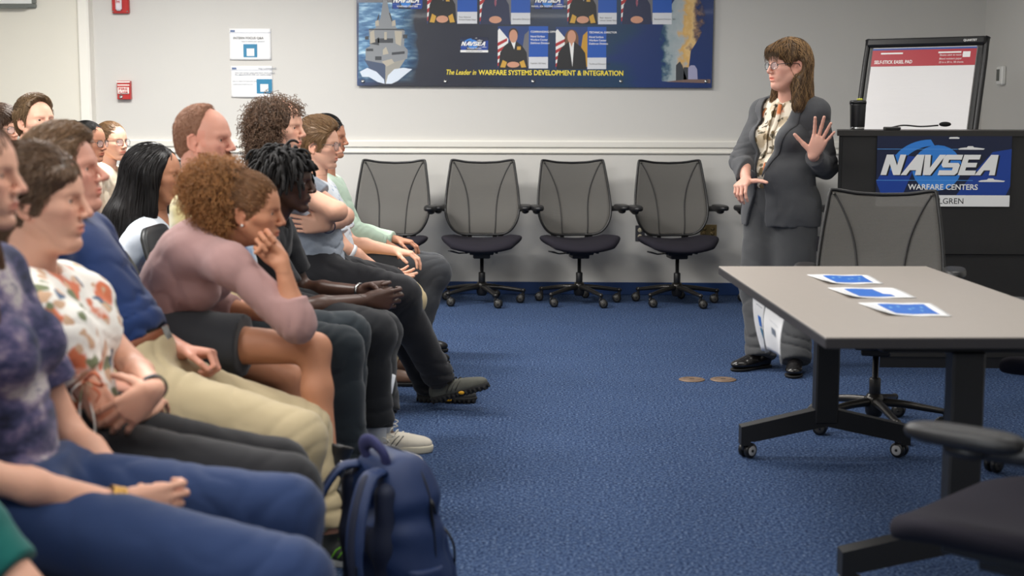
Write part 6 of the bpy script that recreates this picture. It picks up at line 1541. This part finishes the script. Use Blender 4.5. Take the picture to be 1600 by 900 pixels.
# ===== G: man with glasses =====
def man_glasses():
    Y = 7.0; hd = HD(498,229,Y, yaw=-.10, pitch=.03, sc=1.04, nose=1.1, jaw=1.0)
    b = seat_body(Y, W(520,425,Y), W(492,287,Y), .19, knR=W(640,468,6.84), knL=W(636,462,7.18), anR=Vector((-.86,6.90,.10)), anL=Vector((-.86,7.2,.10)), elR=W(537,388,6.78), wrR=W(590,421,6.86), build=1.0)
    r = make_root('person', b, 'seated man with swept hair, glasses and khaki trousers holding one palm open', GA)
    hr = hand_ops(b.J['wrR'], (.95,.12,-.22), (.15,-.25,.95), 'R', ((6,14,8),(8,16,8),(12,20,10),(16,24,12)), (5,5,5), .10, 1.02, (.75,.75,.45))
    make_skin(b, hd, r, skin('light', (0,0,0)), [hr, lap_hand(b,'L')], stub=.35)
    wsh = cloth('pale_blue_check', (206,214,222)); N, L, B = nodes(wsh); tc = N.new('ShaderNodeTexCoord'); ck = N.new('ShaderNodeTexVoronoi'); ck.inputs['Scale'].default_value = 34; L.new(tc.outputs['Object'], ck.inputs['Vector'])
    rp = ramp(N, [(.18,(150,172,198)),(.30,(214,220,226))]); L.new(ck.outputs['Distance'], rp.inputs[0]); L.new(rp.outputs[0], B.inputs['Base Color'])
    top(b, r, wsh, 'tee', sleeve=.78, hem=-.03, seed=18, fold=.005); collar(b, r, wsh, .068)
    pants(b, r, cloth('khaki_light', (204,184,140)), seed=19, fold=.005)
    for q in 'RL': shoe(r, b.J['an'+q], b.J['to'+q], 'plain', (mat('shoe_brown',(90,62,44),rough=.5),dark_sole,lace_k))
    ring_part('watch', b.J['wrR']-(b.J['wrR']-b.J['elR'])*.80, b.J['wrR']-b.J['elR'], .040, .020, mat('watch_white',(220,220,222),rough=.4), r, .004)
    hair_short(hd, r, hairmat('light_brown', (128,98,66)), t=.010, top=.020, hairline=.8, n=2600, length=.055, sweep=(-1,.25,.3), seed=20, wavy=.25, low=-.045)
    glasses(hd, r, mat('wire_silver', (96,96,100), rough=.3, metal=.7)); eyebrows(hd, r, hairmat('light_brown',(0,0,0))); make_eyes(hd, r)
    seat_chair(b.J['hip'].x-.02, Y, 'black chair under the man with glasses in pale shirt')
# ===== H: mint shirt =====
def person_mint():
    Y = 7.68; hd = HD(513,217,Y, yaw=-.08, pitch=.03, sc=.98, nose=1.0, fem=.6)
    b = seat_body(Y, W(532,405,Y), W(508,278,Y), .18, knR=W(680,426,7.52), knL=W(676,420,7.84), anR=Vector((-.76,7.50,.10)), anL=Vector((-.80,7.86,.10)), elR=W(553,365,7.46), wrR=W(601,380,7.50), fem=.3)
    r = make_root('person', b, 'seated dark haired person in mint green shirt and dark grey trousers, farthest in front row', GA)
    hr = hand_ops(b.J['wrR'], (.85,.0,-.5), (-.2,.3,-.9), 'R', ((22,30,15),(24,32,15),(28,34,15),(32,36,15)), (10,10,10), .04, .95)
    make_skin(b, hd, r, skin('olive', (190,134,106)), [hr, lap_hand(b,'L')])
    mn = cloth('mint', (178,198,180)); top(b, r, mn, 'long', t2=.90, hem=-.03, seed=23, fold=.006); collar(b, r, mn, .064)
    d = b.J['wrR']-b.J['elR']; ring_part('cuff', b.J['elR']+d*.86, d, .040, .05, mn, r, .004)
    pants(b, r, cloth('charcoal_trouser', (62,64,68)), seed=24, fold=.005, fl=.016)
    for q in 'RL': shoe(r, b.J['an'+q], b.J['to'+q], 'plain', (dark_shoe,dark_sole,lace_k))
    vol = [hd.e((-.018,0,.042),(.104,.086,.094)), hd.e((-.075,0,-.015),(.045,.062,.06),k=.03)]; cut = [FACE(hd,.110,-.022,.058,.095,.100)]
    def flow(q):
        d = np.zeros_like(q); d[:,0] = -1; d[:,2] = -.5; return d
    hair_flow(hd, r, hairmat('black', (0,0,0)), vol, cut, 1300, .07, flow, 7, 15, .0016)
    eyebrows(hd, r, hairmat('black',(0,0,0))); make_eyes(hd, r)
    seat_chair(b.J['hip'].x-.02, Y, 'black chair under the person in mint shirt')
GB = 'seated audience behind the front row'
# ===== J: long straight black hair =====
def woman_longhair():
    Y = 5.72; hd = HD(246,276,Y, yaw=.0, pitch=.02, sc=1.0, fem=1, nose=.95, nosew=1.1, fat=.003)
    b = seat_body(Y, Vector((-1.74,Y,.56)), W(246,350,Y), .17, knR=Vector((-1.50,5.6,.53)), knL=Vector((-1.50,5.86,.53)), anR=Vector((-1.52,5.6,.1)), anL=Vector((-1.52,5.86,.1)), wrR=Vector((-1.60,5.6,.66)), wrL=Vector((-1.60,5.85,.66)), fem=1)
    r = make_root('person', b, 'seated woman with very long straight black hair and pale blue top', GB)
    make_skin(b, hd, r, skin('tan', (0,0,0)), [lap_hand(b,'R'), lap_hand(b,'L')], bust=.004)
    top(b, r, cloth('pale_tie_dye', (214,220,228), vary=.10, vscale=7), 'tee', sleeve=.7, hem=-.04, seed=31, bust=.005); pants(b, r, cloth('denim_dark',(0,0,0)), seed=32)
    for q in 'RL': shoe(r, b.J['an'+q], b.J['to'+q], 'plain', (dark_shoe,dark_sole,lace_k))
    vol = [hd.e((-.026,0,.040),(.108,.094,.098)), hd.c((-.060,0,.0),(-.115,-.04,-.18),.080,.082,k=.05,flat=((0,1,0),1.3)), hd.c((-.115,-.04,-.18),(-.150,-.14,-.44),.086,.058,k=.04,flat=((0,1,0),1.6)), hd.c((.0,-.078,.0),(-.005,-.088,-.14),.028,.030,k=.03), hd.c((.0,.078,.0),(-.005,.088,-.14),.028,.030,k=.03)]
    cut = [FACE(hd,.122,-.016,.120,.092,.118)]
    def flow(q):
        d = np.zeros_like(q); d[:,2] = -1; t = np.clip((q[:,2]-.02)/.07,0,1); d[:,0] = -.9*t-.12*(q[:,0] < -.02); d[:,1] = q[:,1]*6*t-.25*(q[:,2] < -.05); return d
    hair_flow(hd, r, hairmat('sleek_black', (24,20,20), .36), vol, cut, 3600, .42, flow, 16, 17, .0015, (.0,.005), .3, .02, 3, keep=lambda q: q[:,2] > -.45, groove=.0012, jitter=.06, dark=.35, fx=.004, fz=.066)
    eyebrows(hd, r, hairmat('black',(0,0,0))); make_eyes(hd, r)
    seat_chair(-1.90, Y, 'black chair under the woman with long black hair')
# ===== people standing out behind =====
def back_person(px, py, Y, label, yaw, pitch, hairfn, topc, sk, sc=.98, gl=None, seed=40, fem=0, nose=1, roll=0, stand=0):
    hd = HD(px,py,Y, yaw=yaw, pitch=pitch, sc=sc, fem=fem, nose=nose, roll=roll); c = hd.P((0,0,0))
    neck = Vector((c.x-.035, Y, c.z-.155)); hip = Vector((c.x-.10, Y, .56))
    b = seat_body(Y, hip, neck, .17 if fem else .19, fem=fem, knR=hip+Vector((.42,-.12,-.02)), knL=hip+Vector((.42,.12,-.02)))
    r = make_root('person', b, label, GB); make_skin(b, hd, r, sk, [lap_hand(b,'R'), lap_hand(b,'L')])
    top(b, r, topc, 'tee', sleeve=.65, hem=-.05, seed=seed); pants(b, r, cloth('denim_dark',(0,0,0)), seed=seed+1)
    for q in 'RL': shoe(r, b.J['an'+q], b.J['to'+q], 'plain', (dark_shoe,dark_sole,lace_k))
    hm = hairfn(hd, r); eyebrows(hd, r, hm, 90, .0045); make_eyes(hd, r)
    if gl: glasses(hd, r, gl)
    seat_chair(hip.x-.02, Y, 'black chair '+{40:'under the person with bangs and thin glasses',44:'under the man with brown quiff',48:'under the woman with black framed glasses and sleek dark hair',52:'under the woman with round glasses and pulled back hair'}[seed])
def tied(m, n=1300, seed=3, bun=None):
    def f(hd, r):
        vol = [hd.e((-.014,0,.038),(.0995,.080,.090))]+([hd.e(bun,(.036,.036,.034),k=.01)] if bun else [hd.c((-.09,0,.02),(-.12,0,-.16),.026,.018,k=.02)])
        cut = [FACE(hd,.104,-.022,.058,.090,.100), hd.e((.040,0,-.080),(.080,.12,.058),k=.01,op='s')]
        for y in (-1,1): cut.append(hd.e((-.002,y*.088,-.006),(.022,.020,.030),k=.006,op='s'))
        def flow(q):
            d = np.zeros_like(q); d[:,0] = -1; d[:,2] = .1; return d
        hair_flow(hd, r, m, vol, cut, n, .09, flow, 8, seed, .0012, (0,.003), jitter=.08, keep=lambda q: q[:,2] > -.04); return m
    return f
def shortcut(m, **k):
    def f(hd, r): hair_short(hd, r, m, **k); return m
    return f
def back_row():
    skA = skin('light',(0,0,0)); skB = skin('olive',(0,0,0)); wire = mat('wire_dark', (40,36,36), rough=.35, metal=.4)
    back_person(2,203,7.75,'seated person at the far left edge with brown bangs and thin wire glasses', -.35,.05, shortcut(hairmat('brown',(0,0,0)), t=.014, top=.012, hairline=-.9, n=1600, length=.06, sweep=(.9,.3,-.2), seed=41, fringe=.006), cloth('grey_tee',(120,122,126)), skA, 1.0, wire, 40, .5)
    back_person(56,193,7.2,'seated man with swept up brown quiff and heavy eyebrows behind the rows', -.60,-.12, shortcut(hairmat('brown_quiff',(92,74,52)), t=.008, top=.018, hairline=2.0, n=1900, length=.045, sweep=(.35,-.7,.5), seed=42), cloth('tan_tee',(150,130,110)), skA, 1.05, None, 44, 0)
    back_person(139,224,7.85,'seated woman with sleek dark hair and dark framed glasses, nearer of the bespectacled pair', -.25,.06, tied(hairmat('black',(0,0,0)), 1200, 4, (-.10,0,.09)), cloth('beige_tee',(196,176,150)), skB, .97, mat('frame_dark',(34,26,26),rough=.4), 48, 1)
    back_person(175,223,8.5,'seated woman with pulled back light brown hair and round metal glasses', -.45,.02, tied(hairmat('ash_brown',(120,92,64)), 1400, 5), cloth('cream_tee',(214,200,176)), skA, 1.0, wire, 52, 1)
def all_people():
    for f in (person_teal, woman_purple, woman_floral, man_navy, woman_mauve, man_tiedye, man_locs, man_curly, man_glasses, person_mint, woman_longhair, back_row):
        f()
# ================= the speaker =================
def speaker():
    Y = 7.62; F_ = R_(226); fw = Vector((math.cos(F_), math.sin(F_), 0)); lf = Vector((-fw.y, fw.x, 0))   # her left is to the right of the frame
    hd = HD(1231,104,Y-.03, yaw=R_(203), pitch=.03, sc=1.10, fem=1, nose=1.0, fat=.008, jaw=1.08, chin=.98, mouth=.7, lips=.75, brow=.8)
    neck = W(1234,152,Y+.03); hip = W(1222,318,Y+.02)
    J = dict(neck=neck, hip=hip)
    J['shL'] = W(1277,176,Y+.02)-fw*.02; J['shR'] = W(1184,178,Y-.06)
    J['shL'] = neck+lf*.170+Vector((0,0,-.078)); J['shR'] = neck-lf*.168+Vector((0,0,-.078))
    J['elL'] = W(1291,262,Y-.02); J['wrL'] = W(1270,243,Y-.27)
    J['elR'] = W(1158,252,Y-.02); J['wrR'] = W(1166,281,Y-.24)
    for q, kx, ky, ax, ay, Yk in (('R',1186,450,1186,545,Y-.02), ('L',1240,452,1242,548,Y-.10)):
        J['kn'+q] = W(kx,ky,Yk); 
    aR = onz(1188,550,.085); aL = onz(1243,556,.085); J['anR'] = aR; J['anL'] = aL
    J['toR'] = aR+Vector((-.155,-.11,-.05)); J['toL'] = aL+Vector((-.045,-.19,-.05))
    b = Body(J, F_, build=1.10, fem=.6)
    b.hs = lf
    r = make_root('person', b, 'standing woman with glasses in grey trouser suit gesturing with a raised open hand')
    hl = hand_ops(J['wrL'], W(1279,222,Y-.30)-J['wrL'], (-.25,-.95,.15), 'L', ((2,8,4),(0,6,4),(2,8,4),(4,10,6)), (2,4,4), .26, 1.12, (.38,.95,.10))
    hr = hand_ops(J['wrR'], (-.35,-.70,-.25), (.2,.1,-.95), 'R', ((38,46,25),(42,50,25),(46,52,25),(50,54,25)), (-10,10,10), .05, 1.05, (.25,.95,.10))
    sk = skin('pink', (220,166,146)); make_skin(b, hd, r, sk, [hl, hr], belly=.03, bust=.010, neckr=1.12)
    # blouse
    bl = cloth('blouse_print', (226,212,190), rough=.55, bump=.1); floral(bl, [(228,216,196)], [((196,178,150),10,.17),((118,98,66),15,.14),((206,118,66),7,.13),((96,88,70),22,.13)])
    top(b, r, bl, 'none', g=.004, sleeve=.12, hem=-.06, belly=.045, bust=.016, seed=50, fold=.003, neck=.058, vneck=.03, name='blouse')
    # jacket: long sleeves, open front that closes at one button
    jk = cloth('suit_grey', (72,73,76), rough=.75, bump=.3, sc=300, vary=.04, vscale=120)
    g = .017; o = b.torso(g, belly=.045, bust=.018, k=.04)
    o.append(ell(b.at(-.12,.0),(.150*1.1,.205*1.05,.17), b.R, k=.06)); o.append(cap(b.at(.1,.02), b.at(-.34,.0), .150, .172, k=.05, flat=(b.sd,1.25)))
    for q in 'LR': o += b.arm(q, .010, 1, .90, k=.025, fl=.012)
    lo, hi = bounds(o); lo = lo-.05; hi = hi+.05
    # hem falls to mid thigh
    hemz = W(1220,352,Y).z; o.append(plane_cut((0,0,hemz), (0,0,-1), lo, hi))
    nu = b.at(1.0,-.006); o.append(cap(nu-b.up*.01, nu+b.up*.16+b.fw*.05, .072, .085, k=.01, op='s'))
    btn = b.at(.24,.20,.010)
    # V opening: wedge from the neck down to the button
    def wedge(p):
        pass
    A_ = A3(b.at(.24)); fwv, sdv, upv = A3(b.fw), A3(b.sd), A3(b.up); T = b.T
    def vcut(x, y, z):
        u = ((x-A_[0])*upv[0]+(y-A_[1])*upv[1]+(z-A_[2])*upv[2])/T; s_ = (x-A_[0])*sdv[0]+(y-A_[1])*sdv[1]+(z-A_[2])*sdv[2]; f_ = (x-A_[0])*fwv[0]+(y-A_[1])*fwv[1]+(z-A_[2])*fwv[2]
        wdt = np.where(u > 0, .024+.075*np.clip(u/.6,0,1.1), .020+.11*np.clip(-u,0,1))
        cx = np.where(u > 0, -.012, -.03*np.clip(-u/.4,0,1)-.012)
        return np.maximum(np.abs(s_-cx)-wdt, -f_+.03)
    o.append(('s', vcut, lo, hi, .006))
    fd = folds([(J['elR'], (0,.3,1), .09, .006, 120), (J['elL'], (0,.3,1), .10, .007, 120), (b.at(.30,.1,-.1), b.up+b.sd*.4, .14, .004, 80), (b.at(.75,.05,.16), b.up-b.sd*.7, .12, .004, 80), (b.at(0,.1,.1), b.up*.3+b.sd, .2, .003, 45)], .0016, 30, 9)
    garment('jacket', o, jk, r, fd, .0075)
    lapm = cloth('lapel_grey', (80,81,84), rough=.7, bump=.3, sc=300)
    tor = [q for q in b.torso(g+.002, belly=.045, bust=.018, k=.04)]
    def onto(u, s_, off):   # point on the jacket front
        p = A3(b.at(u,.34,s_)); d = -fwv
        for _ in range(30): p = p+d*(evalp(tor, p[None])[0]*.8)
        return Vector(p-d*off)
    for w_ in (-1,1):
        V = []; nu_ = 18; nv = 6
        for i in range(nu_+1):
            t = i/nu_; u = .25+.73*t; inn = (-.012)+w_*(.020+.075*min(1.1,(u-.24)/.6)); out = inn+w_*(.004+.055*math.sin(min(1,t*1.25)*math.pi*.5)*(1 if t < .72 else .72+.6*(1-t)))
            for j in range(nv+1):
                s_ = inn+(out-inn)*j/nv; V.append(onto(u, s_, .004+.004*math.sin(j/nv*3.14)))
        F = [(i*(nv+1)+j,(i+1)*(nv+1)+j,(i+1)*(nv+1)+j+1,i*(nv+1)+j+1) for i in range(nu_) for j in range(nv)]
        ob = link('lapel', raw('lapel',V,F), lapm); so = ob.modifiers.new('s','SOLIDIFY'); so.thickness = .004; so.offset = 0; adopt(ob, r)
    bp_ = onto(.20, .020, .005); adopt(MB().lathe([(0,0),(.012,0),(.012,.004),(.009,.005),(0,.004)],18,frame(bp_, b.sd, z=b.fw)).build('button', mat('button_dark',(30,30,32),rough=.3)), r)
    fl_ = MB(); 
    P_ = [onto(.10, s_, .004) for s_ in (.085,.11,.14,.165)]; fl_.tube(P_, .005, 6, flat=(1,.6)); adopt(fl_.build('pocket_welt', lapm), r)
    # neck bow / tie strips of the blouse
    tb = MB()
    for w_, ln_ in ((-.018,.52),(.016,.46)):
        pts = [onto(.93-ln_*k/7, w_*(1+.4*math.sin(k))-.012, -.006) for k in range(8)]; tb.tube(crv(pts,3), .012, 8, flat=(1.0,.30))
    adopt(tb.build('blouse_tie', bl), r)
    # trousers with a crease
    pt, _ = pants(b, r, cloth('suit_trouser', (66,67,69), rough=.78, bump=.25, sc=300), g=.022, seed=51, fold=.0045, t2=1.09, fl=.016, r=1.06, belly=.02)
    lt = mat('loafer_leather', (20,18,18), rough=.25, coat=.4)
    for q, sd_ in (('R',-1),('L',1)):
        U = shoe(r, J['an'+q], J['to'+q], 'loafer', (lt,dark_sole,lace_k))
    # hair: shoulder length with a fringe
    vol = [hd.e((-.014,0,.046),(.102,.088,.092)), hd.c((-.045,-.030,.0),(-.040,-.040,-.175),.058,.046,k=.04), hd.c((-.045,.030,.0),(-.050,.050,-.175),.060,.050,k=.04),
           hd.c((-.014,-.074,.010),(.020,-.088,-.185),.024,.024,k=.03), hd.c((-.030,.072,.010),(.002,.092,-.185),.026,.026,k=.03), hd.c((.066,-.045,.078),(.066,.045,.078),.022,.022,k=.025)]
    cut = [FACE(hd,.125,-.046,.085,.078,.094), hd.e((.03,0,-.14),(.075,.052,.09),k=.01,op='s'), hd.e((.004,.092,-.004),(.030,.026,.036),k=.006,op='s')]
    def flow(q):
        d = np.zeros_like(q); d[:,2] = -1; t = np.clip((q[:,2]-.04)/.06,0,1); f = (q[:,0] > .02); d[:,0] = np.where(f, .9, -.5)*t; d[:,1] = np.sign(q[:,1])*.8*t*(~f)+q[:,1]*4*t*f; return d
    hm = mat('hair_highlighted', (112,88,62), rough=.5, attr=True, spec=.35); N, L, B = nodes(hm)
    ops = hair_shell(hd, r, hm, vol, cut, .0045, .003, 60, tint=.62); V, Q = sdf(ops, .006*hd.sc)
    P0 = surf_points(V, Q, 3000, 60, hd, lambda q: (q[:,2] > -.10)&~((q[:,0] > .085)&(q[:,2] < .045)))
    P = comb(ops, hd, P0, flow, 11, .16, (.0,.006), 60, .25, .7, 7, .20)
    k = hd.loc(P.reshape(-1,3)); P = trim(P, (((k[:,0] > .052)&(k[:,2] < .066)&(np.abs(k[:,1]) < .046))|((k[:,0] > .055)&(k[:,2] < .028)&(np.abs(k[:,1]) < .060))|((k[:,1] > .055)&(np.abs(k[:,0]+.002) < .026)&(np.abs(k[:,2]+.002) < .032))).reshape(P.shape[:2]))
    rs = np.random.RandomState(8); hl_ = rs.rand(len(P)) < .42; c = np.where(hl_[:,None], np.array([2.0,1.95,1.75]), np.array([.58,.54,.52]))*(1+(rs.rand(len(P),1)-.5)*.4)
    V2, Q2, t2 = tubes(P, np.linspace(1,.35,12)[None,:]*np.full((len(P),1),.0016), c, 3); adopt(link('hair_strands', fastmesh('hair_strands', V2, Q2, t2), hm), r)
    # fringe locks
    n = 210; y0 = (rs.rand(n)-.5)*.11; P = np.zeros((n,8,3)); 
    for i in range(n):
        l = .030+.046*rs.rand(); gap = abs(y0[i]+.0) ; 
        for s_ in range(8):
            t = s_/7; P[i,s_] = (.078+.024*math.sin(min(1,t*1.3)*1.57)-abs(y0[i])**1.6*.9-.004*t, y0[i]*(1+.20*t)+.006*math.sin(i+t*2), .098-.004-t*l-.006*(1-t))
    Pw = hd.wor(P.reshape(-1,3)).reshape(n,8,3); V2, Q2, t2 = tubes(Pw, np.linspace(1,.4,8)[None,:]*np.full((n,1),.0013), np.repeat((.42+.5*rs.rand(n,1)),3,1), 3); adopt(link('fringe', fastmesh('fringe', V2, Q2, t2), hm), r)
    glasses(hd, r, mat('frame_graphite', (44,44,48), rough=.3, metal=.4), rx=.0225, rz=.0155, rr=.0013); eyebrows(hd, r, hairmat('brown',(0,0,0))); make_eyes(hd, r)
    tag(r, cat='person')
speaker()
# ================= backpack =================
def backpack():
    c = onz(618, 974, 0); c = Vector((-.43, 3.66, 0)); yaw = R_(38)
    r = rootat('backpack', (c.x, c.y, 0), 'navy blue backpack standing on the carpet at the end of the front row', 'backpack'); r.rotation_euler.z = yaw
    nv = mat('backpack_fabric', (22,44,86), rough=.6, bump=.35, bscale=260, bdist=.0008, vary=.06, vscale=12); dk = mat('backpack_dark', (16,26,52), rough=.7, bump=.3, bscale=300, bdist=.0008); zp = mat('zip_black', (14,16,22), rough=.4)
    # local: x = away from the wearer's back (front panel), y width, z up
    def E_(c_, r_, k=.03, op='u'): return ell(c_, r_, None, k=k, op=op)
    body = [cap((.0,-.085,.07),(.0,-.085,.34),.060,.058,k=.05,flat=((1,0,0),1.35)), cap((.0,.085,.07),(.0,.085,.34),.060,.058,k=.05,flat=((1,0,0),1.35)), cap((.0,-.06,.20),(.0,.06,.20),.085,.085,k=.06), cap((0,-.05,.39),(0,.05,.39),.060,.060,k=.06,flat=((1,0,0),1.2)), cap((.02,-.08,.09),(.02,.08,.09),.085,.085,k=.06)]
    lo, hi = bounds(body); body.append(plane_cut((0,0,.004),(0,0,-1),lo-.05,hi+.05))
    def dsp(P): return .004*wave(P, 22, 3, 4)+.0025*np.sin(P[:,2]*70+3*wave(P,14,5,3))*np.clip((P[:,2]-.05)*8,0,1)
    o = sdf_obj('main_body', body, .006, nv, r, dsp)
    pk = [cap((.085,-.065,.08),(.085,-.065,.20),.050,.040,k=.04), cap((.085,.065,.08),(.085,.065,.20),.050,.040,k=.04), cap((.090,-.05,.10),(.090,.05,.10),.060,.060,k=.04)]; lo, hi = bounds(pk); pk.append(plane_cut((0,0,.008),(0,0,-1),lo-.05,hi+.05))
    sdf_obj('front_pocket', pk, .006, nv, r, dsp)
    bp_ = [cap((-.075,-.085,.08),(-.075,-.085,.36),.030,.030,k=.03), cap((-.075,.085,.08),(-.075,.085,.36),.030,.030,k=.03), cap((-.075,-.07,.22),(-.075,.07,.22),.034,.034,k=.05)]
    sdf_obj('back_padding', bp_, .006, dk, r)
    zs = crv([(.035,-.148,.10),(.028,-.150,.24),(.020,-.135,.36),(.010,-.085,.432),(.006,0,.452),(.010,.085,.432),(.020,.135,.36),(.028,.150,.24),(.035,.148,.10)],6)
    z1 = MB().tube(zs, .0045, 8, flat=(1.6,.8)).build('zipper', zp, r)
    MB().tube([(.022,-.142,.345),(.028,-.150,.330),(.034,-.150,.305)], .004, 8).build('zip_pull', zp, z1)
    MB().tube(crv([(.128,-.095,.10),(.124,-.10,.19),(.112,-.07,.235),(.108,0,.242),(.112,.07,.235),(.124,.10,.19),(.128,.095,.10)],6), .0035, 8).build('zipper', zp, r)
    MB().tube(crv([(-.050,-.050,.425),(-.062,-.048,.462),(-.066,0,.482),(-.062,.048,.462),(-.050,.050,.425)],6), .016, 10, flat=(1.3,.6)).build('top_handle', mat('handle_navy',(44,48,92),rough=.8), r)
    for s_ in (-1,1):
        pts = crv([(-.075,s_*.055,.415),(-.125,s_*.075,.40),(-.175,s_*.105,.30),(-.190,s_*.125,.19),(-.165,s_*.130,.10),(-.100,s_*.128,.045)],6)
        st = MB().tube(pts, [.030]*16+[.026-.0010*i for i in range(len(pts)-16)], 10, flat=(.95,.34) ).build('shoulder_strap', nv, r)
        MB().tube([p+Vector((-.010,0,.002)) for p in pts[4:22]], .011, 8, flat=(1,.4)).build('webbing', dk, st)
        MB().box((-.012,-.014,-.006),(.012,.014,.006),.002,frame(pts[18], (0,1,0), z=(1,0,0))).build('buckle', zp, st)
    for s_ in (-1,1):
        sp = [cap((.0,s_*.150,.05),(.0,s_*.146,.17),.040,.036,k=.02,flat=((1,0,0),1.5))]; lo, hi = bounds(sp); sp.append(plane_cut((0,0,.17),(0,0,1),lo-.05,hi+.05)); sp.append(plane_cut((0,0,.01),(0,0,-1),lo-.05,hi+.05))
        sdf_obj('side_pocket', sp, .006, nv, r)
backpack()
all_people()
